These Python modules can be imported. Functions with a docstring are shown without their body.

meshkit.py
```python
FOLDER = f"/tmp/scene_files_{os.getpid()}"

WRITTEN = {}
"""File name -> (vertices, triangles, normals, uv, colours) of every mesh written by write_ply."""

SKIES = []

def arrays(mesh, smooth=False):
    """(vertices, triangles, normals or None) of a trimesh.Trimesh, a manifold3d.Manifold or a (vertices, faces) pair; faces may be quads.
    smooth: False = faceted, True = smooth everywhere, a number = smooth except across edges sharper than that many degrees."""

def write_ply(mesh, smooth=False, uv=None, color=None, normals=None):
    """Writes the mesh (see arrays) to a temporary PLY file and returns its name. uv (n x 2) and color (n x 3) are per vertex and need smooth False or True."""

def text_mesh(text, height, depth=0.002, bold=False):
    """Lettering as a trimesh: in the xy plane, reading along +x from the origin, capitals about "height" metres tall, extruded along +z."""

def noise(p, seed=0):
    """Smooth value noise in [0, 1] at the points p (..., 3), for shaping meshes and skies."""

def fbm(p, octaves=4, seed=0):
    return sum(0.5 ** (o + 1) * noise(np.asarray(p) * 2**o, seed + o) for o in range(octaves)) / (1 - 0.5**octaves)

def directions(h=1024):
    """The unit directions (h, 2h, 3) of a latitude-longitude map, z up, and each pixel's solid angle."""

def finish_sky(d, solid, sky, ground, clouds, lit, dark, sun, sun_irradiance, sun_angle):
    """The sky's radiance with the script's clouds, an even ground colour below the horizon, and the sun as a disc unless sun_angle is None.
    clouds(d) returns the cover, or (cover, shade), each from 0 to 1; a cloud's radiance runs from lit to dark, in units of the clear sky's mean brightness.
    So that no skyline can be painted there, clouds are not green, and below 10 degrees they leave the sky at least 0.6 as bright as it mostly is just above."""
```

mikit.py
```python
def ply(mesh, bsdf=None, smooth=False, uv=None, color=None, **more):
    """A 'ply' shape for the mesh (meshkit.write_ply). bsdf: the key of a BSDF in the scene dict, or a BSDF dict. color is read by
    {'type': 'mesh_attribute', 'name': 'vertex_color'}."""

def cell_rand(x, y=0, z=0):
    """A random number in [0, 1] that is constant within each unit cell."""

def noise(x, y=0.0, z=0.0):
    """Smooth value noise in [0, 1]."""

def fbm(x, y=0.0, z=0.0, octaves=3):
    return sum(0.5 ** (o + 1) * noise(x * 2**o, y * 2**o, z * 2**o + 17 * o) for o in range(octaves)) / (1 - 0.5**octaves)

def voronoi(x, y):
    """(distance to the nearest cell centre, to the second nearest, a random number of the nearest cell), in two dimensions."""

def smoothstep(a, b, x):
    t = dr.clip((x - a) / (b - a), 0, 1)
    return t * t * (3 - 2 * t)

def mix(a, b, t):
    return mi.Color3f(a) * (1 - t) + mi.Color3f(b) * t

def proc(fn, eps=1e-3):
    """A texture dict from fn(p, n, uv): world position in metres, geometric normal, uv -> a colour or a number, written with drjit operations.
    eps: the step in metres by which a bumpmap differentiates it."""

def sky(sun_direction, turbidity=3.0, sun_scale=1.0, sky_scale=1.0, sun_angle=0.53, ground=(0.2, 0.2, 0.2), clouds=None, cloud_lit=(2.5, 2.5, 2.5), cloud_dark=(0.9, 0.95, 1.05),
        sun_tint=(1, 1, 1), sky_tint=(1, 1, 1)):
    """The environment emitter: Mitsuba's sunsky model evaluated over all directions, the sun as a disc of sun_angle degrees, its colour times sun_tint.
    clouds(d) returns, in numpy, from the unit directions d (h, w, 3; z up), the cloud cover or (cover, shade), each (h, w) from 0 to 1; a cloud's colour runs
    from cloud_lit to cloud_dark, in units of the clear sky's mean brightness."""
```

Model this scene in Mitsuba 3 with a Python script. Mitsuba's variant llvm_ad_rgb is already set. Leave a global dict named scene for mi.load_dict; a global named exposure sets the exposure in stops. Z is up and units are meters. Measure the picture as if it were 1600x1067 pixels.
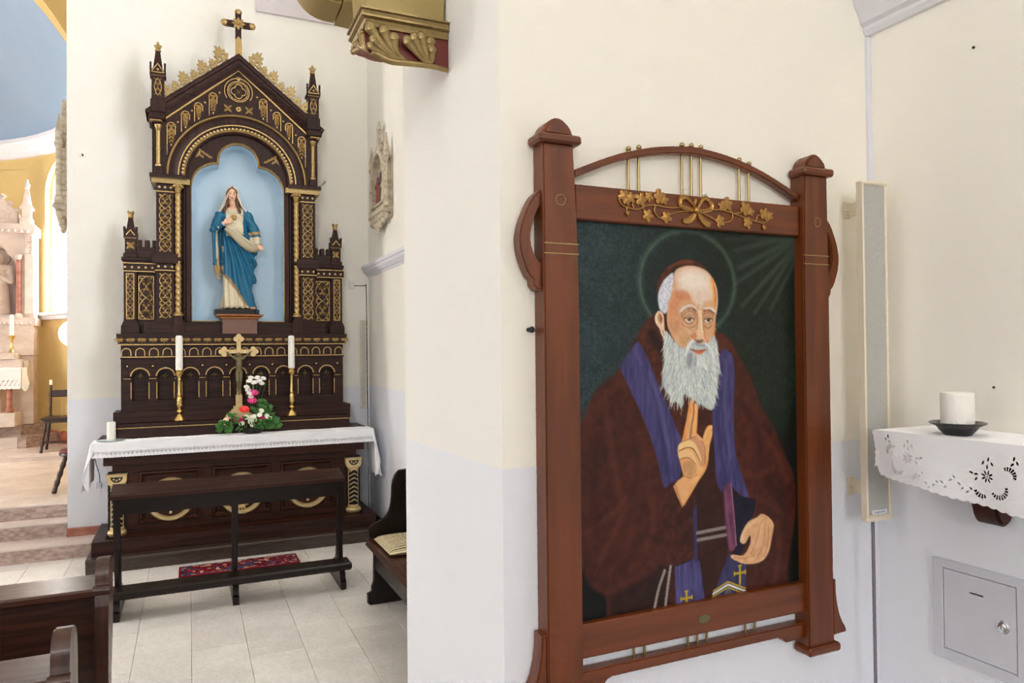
import math, random
import numpy as np, trimesh, manifold3d as m3
from shapely.geometry import Polygon, Point, box as sbox, LineString
from shapely.ops import unary_union
from shapely import affinity
import drjit as dr, mitsuba as mi, mikit, meshkit
from mikit import noise, fbm, cell_rand, smoothstep, mix, proc

scene, labels = {}, {}
rng = np.random.default_rng(7)
PI = math.pi

# ---------------------------------------------------------------- camera, light, exposure
EYE = 1.75
yaw, pitch, roll = np.radians([24.3365, 0.739, 0.571])
fwd = np.array([math.sin(yaw)*math.cos(pitch), math.cos(yaw)*math.cos(pitch), math.sin(pitch)])
rgt = np.array([math.cos(yaw), -math.sin(yaw), 0.0])
dwn = np.cross(fwd, rgt)
rgt, dwn = math.cos(roll)*rgt + math.sin(roll)*dwn, -math.sin(roll)*rgt + math.cos(roll)*dwn
cam_m = np.eye(4)
cam_m[:3, 0], cam_m[:3, 1], cam_m[:3, 2], cam_m[:3, 3] = -rgt, -dwn, fwd, [0, 0, EYE]
scene['camera'] = {'type': 'perspective', 'fov': math.degrees(2*math.atan(800/1116.54)), 'fov_axis': 'x',
                   'near_clip': 0.05, 'far_clip': 100.0, 'to_world': mi.ScalarTransform4f(cam_m.tolist())}
exposure = 0.28
# radiance of the daylight that comes through the window glass (a light source each)
DAY_RIGHT_NAVE = (20.0, 20.3, 20.9)      # two windows of the right wall behind the camera
DAY_RIGHT_CHAPEL = (10.0, 10.2, 10.6)     # the chapel's own window
DAY_LEFT = (1.9, 1.92, 1.98)               # the three windows across the nave
DAY_BACK = (11.0, 11.1, 11.3)
DAY_APSE = (11.0, 11.0, 10.9)
SUNLIT_GLASS = (50.0, 48.5, 46.0)         # the sanctuary's side window, the sun on its frosted glass
GLOBE = (9.0, 8.2, 6.6)

# ---------------------------------------------------------------- helpers
def lin(*c):
    c = np.array(c, float)/255.0
    return np.where(c <= 0.04045, c/12.92, ((c+0.055)/1.055)**2.4).tolist()

def C3(*c): return mi.Color3f(*lin(*c))

def col(v): return v if isinstance(v, dict) else {'type': 'rgb', 'value': v}

def mat(key, color, rough=0.5, metallic=0.0, spec=0.5, bump=None, bscale=1.0, **more):
    b = {'type': 'principled', 'base_color': col(color), 'roughness': rough, 'metallic': metallic, 'specular': spec, **more}
    if bump is not None: b = {'type': 'bumpmap', 'tex': proc(bump, eps=2e-3), 'scale': bscale, 'b': b}
    scene['mat_'+key] = {'type': 'twosided', 'b': b}

def matte(key, color):
    scene['mat_'+key] = {'type': 'twosided', 'b': {'type': 'diffuse', 'reflectance': col(color)}}

used = {}
def numbered(name):
    n = used.get(name, 0); used[name] = n + 1
    return name if n == 0 else f'{name}_{n:03d}'

def note(key, label=None, cat=None, group=None, kind=None):
    d = labels.setdefault(key, {})
    for k, v in (('label', label), ('category', cat), ('group', group), ('kind', kind)):
        if v: d[k] = v
    return key

def thing(name, label, cat, group=None):
    return note(numbered(name), label, cat, group)

def put(parent, name, mesh, bsdf, smooth=False, label=None, kind=None, **kw):
    """One entry of the scene: a part of parent, or a top-level object when parent is None."""
    key = numbered(name if parent is None else f'{parent}__{name}')
    scene[key] = mikit.ply(mesh, 'mat_'+bsdf if bsdf else None, smooth=smooth, **kw)
    if label: note(key, label)
    if kind: note(key, kind=kind)
    return key

def struct(name, mesh, bsdf, smooth=False, parent=None):
    key = put(parent, name, mesh, bsdf, smooth)
    if parent is None: note(key, kind='structure')
    return key

def single(name, mesh, bsdf, label, cat, smooth=False, group=None, **kw):
    key = put(None, name, mesh, bsdf, smooth, **kw)
    return note(key, label, cat, group)

cat_ = trimesh.util.concatenate

def TM(v, f): return trimesh.Trimesh(np.asarray(v, float), np.asarray(f, int), process=False)

def hull(pts):
    return trimesh.convex.convex_hull(np.asarray(pts, float))

def bx(x0, x1, y0, y1, z0, z1, b=0.0):
    if b <= 0:
        m = trimesh.creation.box((x1-x0, y1-y0, z1-z0)); m.apply_translation(((x0+x1)/2, (y0+y1)/2, (z0+z1)/2)); return m
    b = min(b, .45*min(x1-x0, y1-y0, z1-z0)); P = []
    for x, sx in ((x0, 1), (x1, -1)):
        for y, sy in ((y0, 1), (y1, -1)):
            for z, sz in ((z0, 1), (z1, -1)):
                P += [(x, y+sy*b, z+sz*b), (x+sx*b, y, z+sz*b), (x+sx*b, y+sy*b, z)]
    return hull(P)

def perm(m, plane):
    """From (a, b, depth) to world: 'xz' a=x b=z depth=y, 'xy' a=x b=y depth=z, 'yz' a=y b=z depth=x."""
    v = m.vertices
    m.vertices = {'xz': v[:, [0, 2, 1]], 'xy': v, 'yz': v[:, [2, 0, 1]]}[plane]
    m.fix_normals() if len(m.faces) < 30000 else None
    return m

def prism(poly, d0, d1, plane='xz', bevel=0.0):
    """A shapely polygon (or points) as a slab from d0 to d1; bevel chamfers the d0 face's edge."""
    if not hasattr(poly, 'geom_type'): poly = Polygon(poly)
    if not poly.is_valid: poly = poly.buffer(0)
    out = []
    for g in getattr(poly, 'geoms', [poly]):
        if g.is_empty or g.area < 1e-9: continue
        if bevel > 0:
            s = 1 if d1 > d0 else -1
            inner = g.buffer(-bevel, join_style=2)
            m = trimesh.creation.extrude_polygon(g, abs(d1-d0)-bevel, engine='earcut')
            m.apply_translation((0, 0, min(d0+s*bevel, d1))); out.append(perm(m, plane))
            for h in getattr(inner, 'geoms', [inner]):
                if h.is_empty: continue
                m = trimesh.creation.extrude_polygon(h, bevel*1.02, engine='earcut')
                v = m.vertices
                top = np.abs(v[:, 2]-(0 if s > 0 else bevel*1.02)) < 1e-9
                m.apply_translation((0, 0, min(d0, d0+s*bevel*1.02))); out.append(perm(m, plane))
            continue
        m = trimesh.creation.extrude_polygon(g, abs(d1-d0), engine='earcut')
        m.apply_translation((0, 0, min(d0, d1))); out.append(perm(m, plane))
    return cat_(out)

def sweep(path, prof, plane='xz', closed=False):
    """Moulding: profile points (offset to the left of the path, depth) carried along a mitred path."""
    p = np.asarray(path, float); n = len(p); prof = np.asarray(prof, float); k = len(prof)
    if closed: prv, nxt = np.roll(p, 1, 0), np.roll(p, -1, 0)
    else: prv, nxt = np.vstack([2*p[:1]-p[1:2], p[:-1]]), np.vstack([p[1:], 2*p[-1:]-p[-2:-1]])
    d0, d1 = p-prv, nxt-p
    d0 /= np.linalg.norm(d0, axis=1, keepdims=True)+1e-12; d1 /= np.linalg.norm(d1, axis=1, keepdims=True)+1e-12
    n0, n1 = np.stack([-d0[:, 1], d0[:, 0]], 1), np.stack([-d1[:, 1], d1[:, 0]], 1)
    m = n0+n1; m /= np.linalg.norm(m, axis=1, keepdims=True)+1e-12
    m /= np.maximum((m*n0).sum(1, keepdims=True), .3)
    V = np.concatenate([(p[:, None, :]+m[:, None, :]*prof[None, :, :1]), np.broadcast_to(prof[None, :, 1:], (n, k, 1))], 2).reshape(-1, 3)
    F = []
    for i in range(n if closed else n-1):
        j = (i+1) % n
        for a in range(k):
            b = (a+1) % k
            F += [(i*k+a, i*k+b, j*k+b), (i*k+a, j*k+b, j*k+a)]
    if not closed:
        t = trimesh.creation.triangulate_polygon(Polygon(prof), engine='earcut')
        if len(t[0]) == k:
            F += [tuple(f) for f in t[1]] + [tuple(f[::-1]+(n-1)*k) for f in t[1]]
    return perm(TM(V, F), plane)

def tube(path, r, n=6, closed=False, flat=None):
    """A tube along 3-D points; r one radius or one per point; flat = (axis vector, factor) squashes it along an axis."""
    p = np.asarray(path, float); k = len(p); r = np.broadcast_to(np.asarray(r, float), (k,))
    t = (np.roll(p, -1, 0)-np.roll(p, 1, 0)) if closed else np.gradient(p, axis=0)
    t /= np.linalg.norm(t, axis=1, keepdims=True)+1e-12
    up = np.array([0, 0, 1.]) if abs(t[0, 2]) < .9 else np.array([1., 0, 0])
    u = np.cross(t[0], up); u /= np.linalg.norm(u); V = []
    a = np.arange(n)/n*2*PI
    for i in range(k):
        u = u-t[i]*(u@t[i]); u /= np.linalg.norm(u)+1e-12; w = np.cross(t[i], u)
        V.append(p[i]+r[i]*(np.cos(a)[:, None]*u+np.sin(a)[:, None]*w))
    V = np.vstack(V); F = []
    for i in range(k if closed else k-1):
        j = (i+1) % k
        for q in range(n):
            s = (q+1) % n; F += [(i*n+q, i*n+s, j*n+s), (i*n+q, j*n+s, j*n+q)]
    if not closed:
        V = np.vstack([V, p[:1], p[-1:]]); e = len(V)
        for q in range(n):
            s = (q+1) % n; F += [(e-2, s, q), (e-1, (k-1)*n+q, (k-1)*n+s)]
    if flat is not None:
        ax = np.asarray(flat[0], float); c = np.repeat(p, n, 0) if closed else np.vstack([np.repeat(p, n, 0), p[:1], p[-1:]])
        d = (V-c)@ax; V = V-np.outer(d*(1-flat[1]), ax)
    return TM(V, F)

def lathe(prof, n=24, at=(0, 0, 0), cap=True):
    """Turned body: profile (radius, z) from bottom to top about a vertical axis."""
    pr = np.asarray(prof, float); k = len(pr); a = np.arange(n)/n*2*PI
    V = np.concatenate([np.stack([r*np.cos(a), r*np.sin(a), np.full(n, z)], 1) for r, z in pr]); F = []
    for i in range(k-1):
        for q in range(n):
            s = (q+1) % n; F += [(i*n+q, i*n+s, (i+1)*n+s), (i*n+q, (i+1)*n+s, (i+1)*n+q)]
    if cap:
        V = np.vstack([V, [[0, 0, pr[0, 1]], [0, 0, pr[-1, 1]]]]); e = len(V)
        for q in range(n):
            s = (q+1) % n; F += [(e-2, s, q), (e-1, (k-1)*n+q, (k-1)*n+s)]
    m = TM(V, F); m.apply_translation(at); return m

def ball(x, y, z, r, sub=2, sc=(1, 1, 1)):
    m = trimesh.creation.icosphere(subdivisions=sub, radius=1.0); m.vertices = m.vertices*r*np.asarray(sc)+[x, y, z]; return m

def arc(cx, cz, r, a0, a1, n=24):
    a = np.radians(np.linspace(a0, a1, n)); return np.stack([cx+r*np.cos(a), cz+r*np.sin(a)], 1)

def cr(pts, per=8, closed=False):
    """Catmull-Rom curve through points of any dimension."""
    p = np.asarray(pts, float); n = len(p)
    q = np.vstack([p[-1:], p, p[:2]]) if closed else np.vstack([2*p[:1]-p[1:2], p, 2*p[-1:]-p[-2:-1]])
    t = np.linspace(0, 1, per, endpoint=False)[:, None]; out = []
    for i in range(n if closed else n-1):
        a, b, c, d = q[i], q[i+1], q[i+2], q[i+3]
        out.append(.5*((2*b)+(-a+c)*t+(2*a-5*b+4*c-d)*t*t+(-a+3*b-3*c+d)*t**3))
    if not closed: out.append(p[-1:])
    return np.vstack(out)

def xz3(path2, y): p = np.asarray(path2, float); return np.stack([p[:, 0], np.full(len(p), y), p[:, 1]], 1)

def moved(m, t=(0, 0, 0), rz=0.0, s=1.0, about=(0, 0, 0)):
    m = m.copy(); m.apply_translation(-np.asarray(about, float)); m.apply_scale(s)
    m.apply_transform(trimesh.transformations.rotation_matrix(math.radians(rz), (0, 0, 1))); m.apply_translation(np.asarray(about, float)+np.asarray(t, float)); return m

def mirrored(m, xc):
    m = m.copy(); v = m.vertices.copy(); v[:, 0] = 2*xc-v[:, 0]; return TM(v, m.faces[:, ::-1])

def skin(spheres, bones, edge=.004, it=6):
    """Smooth body: hull of the two end spheres of each bone, joined, refined and smoothed."""
    parts = []
    for a, b in bones:
        s = []
        for k in (a, b):
            x, y, z, r = spheres[k]; s.append(m3.Manifold.sphere(r, 20).translate((x, y, z)))
        parts.append(m3.Manifold.batch_hull(s))
    m = m3.Manifold.batch_boolean(parts, m3.OpType.Add).refine_to_length(edge).to_mesh()
    t = trimesh.Trimesh(m.vert_properties[:, :3], m.tri_verts, process=True)
    trimesh.smoothing.filter_taubin(t, iterations=it); return t

# ---------------------------------------------------------------- materials
DADO_LOW = C3(231, 234, 242)
def plaster_fn(p, n, uv):
    near = mi.Float(p.y) < 2.4
    edge = dr.select(near, 1.497, 1.375+0.02*(mi.Float(p.x)-.4)) + .006*(noise(p.x*9, p.y*9, 0)-.5)
    k = smoothstep(-.004, .004, p.z-edge)
    cream = mix(C3(244, 241, 233), C3(240, 238, 231), dr.select(near, 0.0, 1.0))
    c = dr.select(k > .5, cream, DADO_LOW)
    return c*(.965+.06*fbm(p.x*2.3+p.y, p.z*2.1, p.y*1.7, 3))
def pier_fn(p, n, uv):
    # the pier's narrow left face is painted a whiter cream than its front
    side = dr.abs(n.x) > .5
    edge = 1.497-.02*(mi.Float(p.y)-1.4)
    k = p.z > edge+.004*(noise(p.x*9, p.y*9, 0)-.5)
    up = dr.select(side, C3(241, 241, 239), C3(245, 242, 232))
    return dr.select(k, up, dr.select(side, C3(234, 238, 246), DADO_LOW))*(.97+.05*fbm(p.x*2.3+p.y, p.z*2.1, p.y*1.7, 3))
matte('plaster', proc(plaster_fn)); matte('plaster_pier', proc(pier_fn))
matte('white_plaster', lin(228, 226, 226)); matte('lintel_paint', lin(212, 206, 210)); matte('ceiling_paint', lin(225, 222, 214))
matte('moulding_white', lin(224, 224, 232))
matte('yellow_plaster', proc(lambda p, n, uv: mix(C3(206, 180, 122), C3(216, 190, 134), fbm(p.x*1.5, p.y*1.5, p.z*1.5, 3))))
matte('blue_plaster', proc(lambda p, n, uv: mix(C3(160, 180, 204), C3(173, 192, 213), fbm(p.x*2, p.y*2, p.z*2, 4))))
matte('tan_plaster', lin(203, 190, 150))

def stone_fn(a, b, f=9.0):
    A, B = C3(*a), C3(*b)
    return lambda p, n, uv: mix(A, B, smoothstep(.3, .72, fbm(p.x*f, p.y*f, p.z*f*1.6, 4)))*(.93+.14*noise(p.x*90, p.y*90, p.z*90))
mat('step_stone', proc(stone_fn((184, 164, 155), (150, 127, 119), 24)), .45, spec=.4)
mat('sanctuary_marble', proc(stone_fn((214, 202, 195), (200, 186, 178), 4)), .3, spec=.4)
mat('red_marble', proc(stone_fn((150, 84, 66), (176, 116, 98), 14)), .3)
mat('white_stone', proc(stone_fn((214, 201, 195), (203, 186, 178), 6)), .55, spec=.3)
mat('relief_stone', proc(stone_fn((192, 183, 165), (164, 152, 132), 24)), .6, spec=.3)
for i, (a, b) in enumerate((((228, 225, 221), (219, 215, 211)), ((232, 229, 224), (223, 220, 215)), ((224, 220, 216), (214, 210, 206)))):
    mat(f'floor_tile_{i}', proc(stone_fn(a, b, 5)), .33, spec=.45)
matte('grout', lin(150, 142, 136))

def wood_fn(a, b, axis, f=1.0, streak=1.0):
    A, B = C3(*a), C3(*b)
    def fn(p, n, uv):
        s = [p.x*46*f, p.y*46*f, p.z*46*f]; s[axis] = s[axis]*.07
        g = fbm(s[0], s[1], s[2], 4)
        l = [p.x*7, p.y*7, p.z*7]; l[axis] = l[axis]*.15
        return mix(A, B, dr.clip(smoothstep(.25, .75, g)*.75*streak+.35*(noise(l[0], l[1], l[2])-.3), 0, 1))
    return fn
def wood(name, a, b, rough=.38, spec=.5, f=1.0, **kw):
    for i, ax in enumerate('xyz'): mat(f'{name}_{ax}', proc(wood_fn(a, b, i, f)), rough, spec=spec, **kw)
wood('altar_wood', (56, 31, 26), (33, 17, 14), .42, spec=.22)
wood('table_wood', (62, 29, 17), (32, 14, 9), .40, spec=.25)
wood('pew_wood', (66, 33, 19), (32, 15, 9), .28, clearcoat=.5, clearcoat_gloss=.8)
wood('black_wood', (26, 15, 12), (13, 7, 6), .34, spec=.3)
wood('frame_wood', (107, 51, 15), (79, 34, 7), .34, clearcoat=.25, clearcoat_gloss=.7, bump=lambda p, n, uv: noise(p.x*210, p.y*210, p.z*210), bscale=.0009)
mat('pedestal_wood', lin(112, 80, 68), .4); mat('pedestal_cap', lin(150, 92, 46), .35)
mat('chair_wood', lin(46, 26, 22), .35)
mat('predella_wood', proc(lambda p, n, uv: mix(C3(70, 54, 46), C3(40, 30, 25), fbm(p.x*14, p.y*60, p.z*60, 3))), .42)
mat('gilt', proc(lambda p, n, uv: mix(mi.Color3f(.53, .37, .16), mi.Color3f(.37, .245, .09), fbm(p.x*35, p.y*35, p.z*35, 3))), .36, .72)
mat('antique_gilt', proc(lambda p, n, uv: mix(mi.Color3f(.38, .28, .125), mi.Color3f(.25, .175, .07), fbm(p.x*90, p.y*90, p.z*90, 3))), .36, .7)
mat('pale_gilt', proc(lambda p, n, uv: mix(mi.Color3f(.70, .54, .29), mi.Color3f(.55, .40, .19), fbm(p.x*40, p.y*40, p.z*40, 3))), .45, .45)
mat('bronze_gilt', [.40, .22, .07], .30, .85)
mat('brass', [.80, .58, .22], .2, 1.0)
mat('rod_brass', [.40, .31, .15], .28, 1.0)
mat('dull_brass', [.17, .145, .075], .45, .6)
mat('chrome', [.75, .76, .78], .12, 1.0)
mat('niche_blue', lin(186, 210, 227), .6, spec=.2)
mat('corbel_red', proc(lambda p, n, uv: mix(C3(112, 44, 34), C3(94, 34, 26), fbm(p.x*20, p.y*20, p.z*20, 3))), .5)
mat('corbel_olive', proc(lambda p, n, uv: mix(C3(168, 148, 96), C3(150, 130, 78), fbm(p.x*9, p.y*9, p.z*9, 3))), .5, .25)
mat('linen', lin(236, 237, 243), .85, spec=.2, sheen=.3)
mat('wax', lin(244, 242, 236), .45, spec=.4)
mat('black_glaze', lin(24, 20, 20), .12, spec=.6)
mat('glass_plate', [.30, .38, .36], .06, spec=.6)
mat('cream_plastic', lin(226, 216, 196), .4)
def grille_fn(p, n, uv):
    d = noise(p.x*900, p.y*900, p.z*900)
    return mix(C3(188, 187, 183), C3(168, 168, 164), smoothstep(.3, .7, d))
mat('speaker_grille', proc(grille_fn), .5)
mat('label_white', lin(238, 240, 246), .4); mat('ink_blue', lin(36, 44, 128), .5); mat('ink_black', lin(20, 18, 22), .5)
mat('cable_grey', lin(118, 112, 126), .5); mat('cable_dark', lin(56, 60, 66), .5)
mat('box_paint', proc(lambda p, n, uv: mix(C3(208, 210, 220), C3(200, 201, 211), fbm(p.x*9, p.y*9, p.z*9, 3))), .38)
mat('dark_gap', lin(30, 28, 36), .7)
mat('leaf_green', proc(lambda p, n, uv: mix(C3(44, 92, 40), C3(80, 134, 62), noise(p.x*40, p.y*40, p.z*40))), .5)
mat('pot_black', lin(20, 24, 22), .25)
for nm, c in (('petal_white', (246, 246, 242)), ('petal_pink', (238, 92, 158)), ('petal_red', (240, 82, 74)), ('petal_cream', (250, 224, 200)), ('petal_deep', (204, 40, 112)), ('petal_lily', (240, 242, 226))):
    mat(nm, lin(*c), .6, spec=.2)
mat('painted_statue', {'type': 'mesh_attribute', 'name': 'vertex_color'}, .42, spec=.4)
mat('oil_paint', {'type': 'mesh_attribute', 'name': 'vertex_color'}, .38, spec=.28,
    bump=lambda p, n, uv: fbm(p.x*330, p.z*330, 0, 2), bscale=.0012)
def rug_fn(p, n, uv):
    u, v = (p.x-.38)/.46, (p.y-6.325)/.145
    e = dr.maximum(dr.abs(u), dr.abs(v)-.0)
    eb = dr.minimum((1-dr.abs(u))*.46, (1-dr.abs(v))*.145)
    field = mix(C3(128, 34, 46), C3(88, 22, 38), smoothstep(.4, .6, noise(p.x*60, p.y*60, 3)))
    mot = noise(p.x*34, p.y*34, 9)
    field = dr.select(mot > .68, C3(60, 66, 92), dr.select(mot < .27, C3(186, 150, 120), field))
    band = dr.select(noise(p.x*70, p.y*70, 1) > .55, C3(170, 150, 136), C3(44, 44, 66))
    return dr.select(eb < .016, C3(120, 26, 40), dr.select(eb < .034, band, field))
matte('rug_weave', proc(rug_fn))
def cushion_fn(p, n, uv):
    s = mi.Float(p.y)*28.0; f = s-dr.floor(s)
    return dr.select(f < .36, C3(92, 74, 52), dr.select((f > .62) & (f < .74), C3(160, 140, 100), C3(226, 214, 180)))
matte('cushion_cloth', proc(cushion_fn))
# ---------------------------------------------------------------- setting: floor, walls, ceiling, windows
WY, RX = 7.5, 1.735          # altar wall and outer right wall
struct('floor', bx(-11.4, 2.2, -12.4, 7.6, -.3, -.008), 'grout')
TW, TL = .306, .612
tiles = {}
i0 = 0
for ix in range(-6, 6):
    x0 = .008+ix*TW; x1 = min(x0+TW, RX)
    if x1-x0 < .03: continue
    off = (ix*.37) % 1*TL
    for iy in range(3, 13):
        y0 = iy*TL-off+.35; y1 = y0+TL
        if y1 < 2.1 or y0 > 7.45: continue
        y1 = min(y1, 7.48)
        if x0 < -1.9 or (x0 < -1.0 and y0 < 3.9): continue
        dz = float(rng.uniform(-.0006, .0006))
        put('floor', 'tile', bx(x0+.0012, x1-.0012, y0+.0012, y1-.0012, -.010, dz, .0015), f'floor_tile_{int(rng.integers(3))}')

def arched(a0, a1, z0, zs):
    c, r = (a0+a1)/2, (a1-a0)/2
    return Polygon([(a0, z0), (a1, z0)]+[tuple(q) for q in arc(c, zs, r, 0, 180, 20)])

wins_r = [(-3.9, -2.3), (-7.4, -5.8)]
win_c = (3.2, 5.0)
wall_r = sbox(-12.4, -.3, 8.0, 8.3)
for a, b in wins_r: wall_r = wall_r.difference(arched(a, b, 3.0, 5.4))
wall_r = wall_r.difference(arched(*win_c, 3.0, 5.4))
struct('wall_right', prism(wall_r, RX, RX+.45, 'yz'), 'plaster')
wall_a = sbox(-.997, -.3, RX+.3, 8.3)
struct('wall_altar', prism(wall_a, WY, WY+.5), 'plaster')
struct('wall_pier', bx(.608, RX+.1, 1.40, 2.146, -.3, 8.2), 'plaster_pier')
wall_l = sbox(-12.4, -.3, 8.0, 8.3)
wins_l = [(-5.6, -3.4), (-.9, 1.3), (3.8, 6.0)]
for a, b in wins_l: wall_l = wall_l.difference(arched(a, b, 1.9, 5.2))
struct('wall_left', prism(wall_l, -11.0, -11.45, 'yz'), 'plaster')
wall_b = sbox(-11.4, -.3, 2.2, 8.3).difference(arched(-6.6, -3.0, 2.4, 5.0))
struct('wall_back', prism(wall_b, -12.0, -12.4), 'plaster')
struct('ceiling', bx(-11.5, 2.2, -12.4, 14.2, 8.0, 8.3), 'ceiling_paint')
for (x0, x1, y0, y1, z0, z1) in ((.625, RX, WY-.035, WY+.1, 5.155, 7.9),):
    struct('wall_lintel', bx(x0, x1, y0, y1, z0, z1), 'lintel_paint')

def window(i, poly, d, depth, plane, inward, rad):
    """A glazed opening: the frame with its bars, and the glass through which the daylight comes."""
    key = f'window_{i}'; note(key, kind='structure'); used[key] = 1
    a0, z0, a1, z1 = poly.bounds
    ring = poly.difference(poly.buffer(-.06))
    bars = [sbox(a0+(a1-a0)*k/3-.018, z0, a0+(a1-a0)*k/3+.018, z1) for k in (1, 2)]+[sbox(a0, z0+(z1-z0)*k/5-.018, a1, z0+(z1-z0)*k/5+.018) for k in (1, 2, 3, 4)]
    fr = unary_union([ring]+bars).intersection(poly)
    put(key, 'frame', prism(fr, d-.04, d+.04, plane), 'white_plaster')
    v, f = trimesh.creation.triangulate_polygon(poly.buffer(-.01), engine='earcut')
    P = np.zeros((len(v), 3))
    if plane == 'yz': P[:, 1:], P[:, 0] = v, d+depth
    else: P[:, 0], P[:, 2], P[:, 1] = v[:, 0], v[:, 1], d+depth
    m = TM(P, f)
    if (m.face_normals[0] @ np.asarray(inward, float)) < 0: m = TM(P, f[:, ::-1])
    k = put(key, 'pane', m, None)
    scene[k]['bsdf'] = {'type': 'diffuse', 'reflectance': {'type': 'rgb', 'value': [.3, .3, .3]}}
    scene[k]['emitter'] = {'type': 'area', 'radiance': {'type': 'rgb', 'value': list(rad)}}
n = 2
for a, b in wins_r: window(n, arched(a, b, 3.0, 5.4), RX+.3, .06, 'yz', (-1, 0, 0), DAY_RIGHT_NAVE); n += 1
window(n, arched(*win_c, 3.0, 5.4), RX+.3, .06, 'yz', (-1, 0, 0), DAY_RIGHT_CHAPEL); n += 1
for a, b in wins_l: window(n, arched(a, b, 1.9, 5.2), -11.3, -.06, 'yz', (1, 0, 0), DAY_LEFT); n += 1
window(n, arched(-6.6, -3.0, 2.4, 5.0), -12.25, -.06, 'xz', (0, 1, 0), DAY_BACK); n += 1

struct('wall_sanctuary_left', prism(sbox(7.9, -.2, 9.1, 8.1).difference(arched(8.12, 8.92, .9, 3.6)), -8.1, -8.3, 'yz'), 'yellow_plaster')
window(n, arched(8.12, 8.92, .9, 3.6), -8.2, -.02, 'yz', (1, 0, 0), SUNLIT_GLASS); n += 1
# mouldings of the right wall: the deep one of the near bay and the smaller one of the chapel
prof = [(0, 2.615), (.012, 2.617), (.02, 2.632), (.018, 2.642), (.03, 2.650), (.035, 2.668), (.05, 2.69), (.058, 2.72), (.058, 2.732), (.07, 2.74), (.075, 2.80), (0, 2.82)]
m = sweep([(RX+.002, -12.0), (RX+.002, 1.399)], [(a, b) for a, b in prof], 'xy'); struct('trim_1', m, 'moulding_white', 20)
prof2 = [(0, 2.532), (.01, 2.535), (.015, 2.55), (.03, 2.556), (.058, 2.585), (.066, 2.61), (.076, 2.615), (.08, 2.645), (0, 2.655)]
m = sweep([(RX+.002, 2.15), (RX+.002, WY-.001)], prof2, 'xy'); struct('trim_2', m, 'moulding_white', 20)
struct('baseboard_right', bx(RX-.018, RX+.01, 2.15, WY, 0, .10, .004), 'black_wood_y')
# corner bead of the near corner
struct('trim_3', bx(RX-.012, RX+.005, 1.388, 1.405, 0, 2.615, .003), 'moulding_white')

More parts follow.
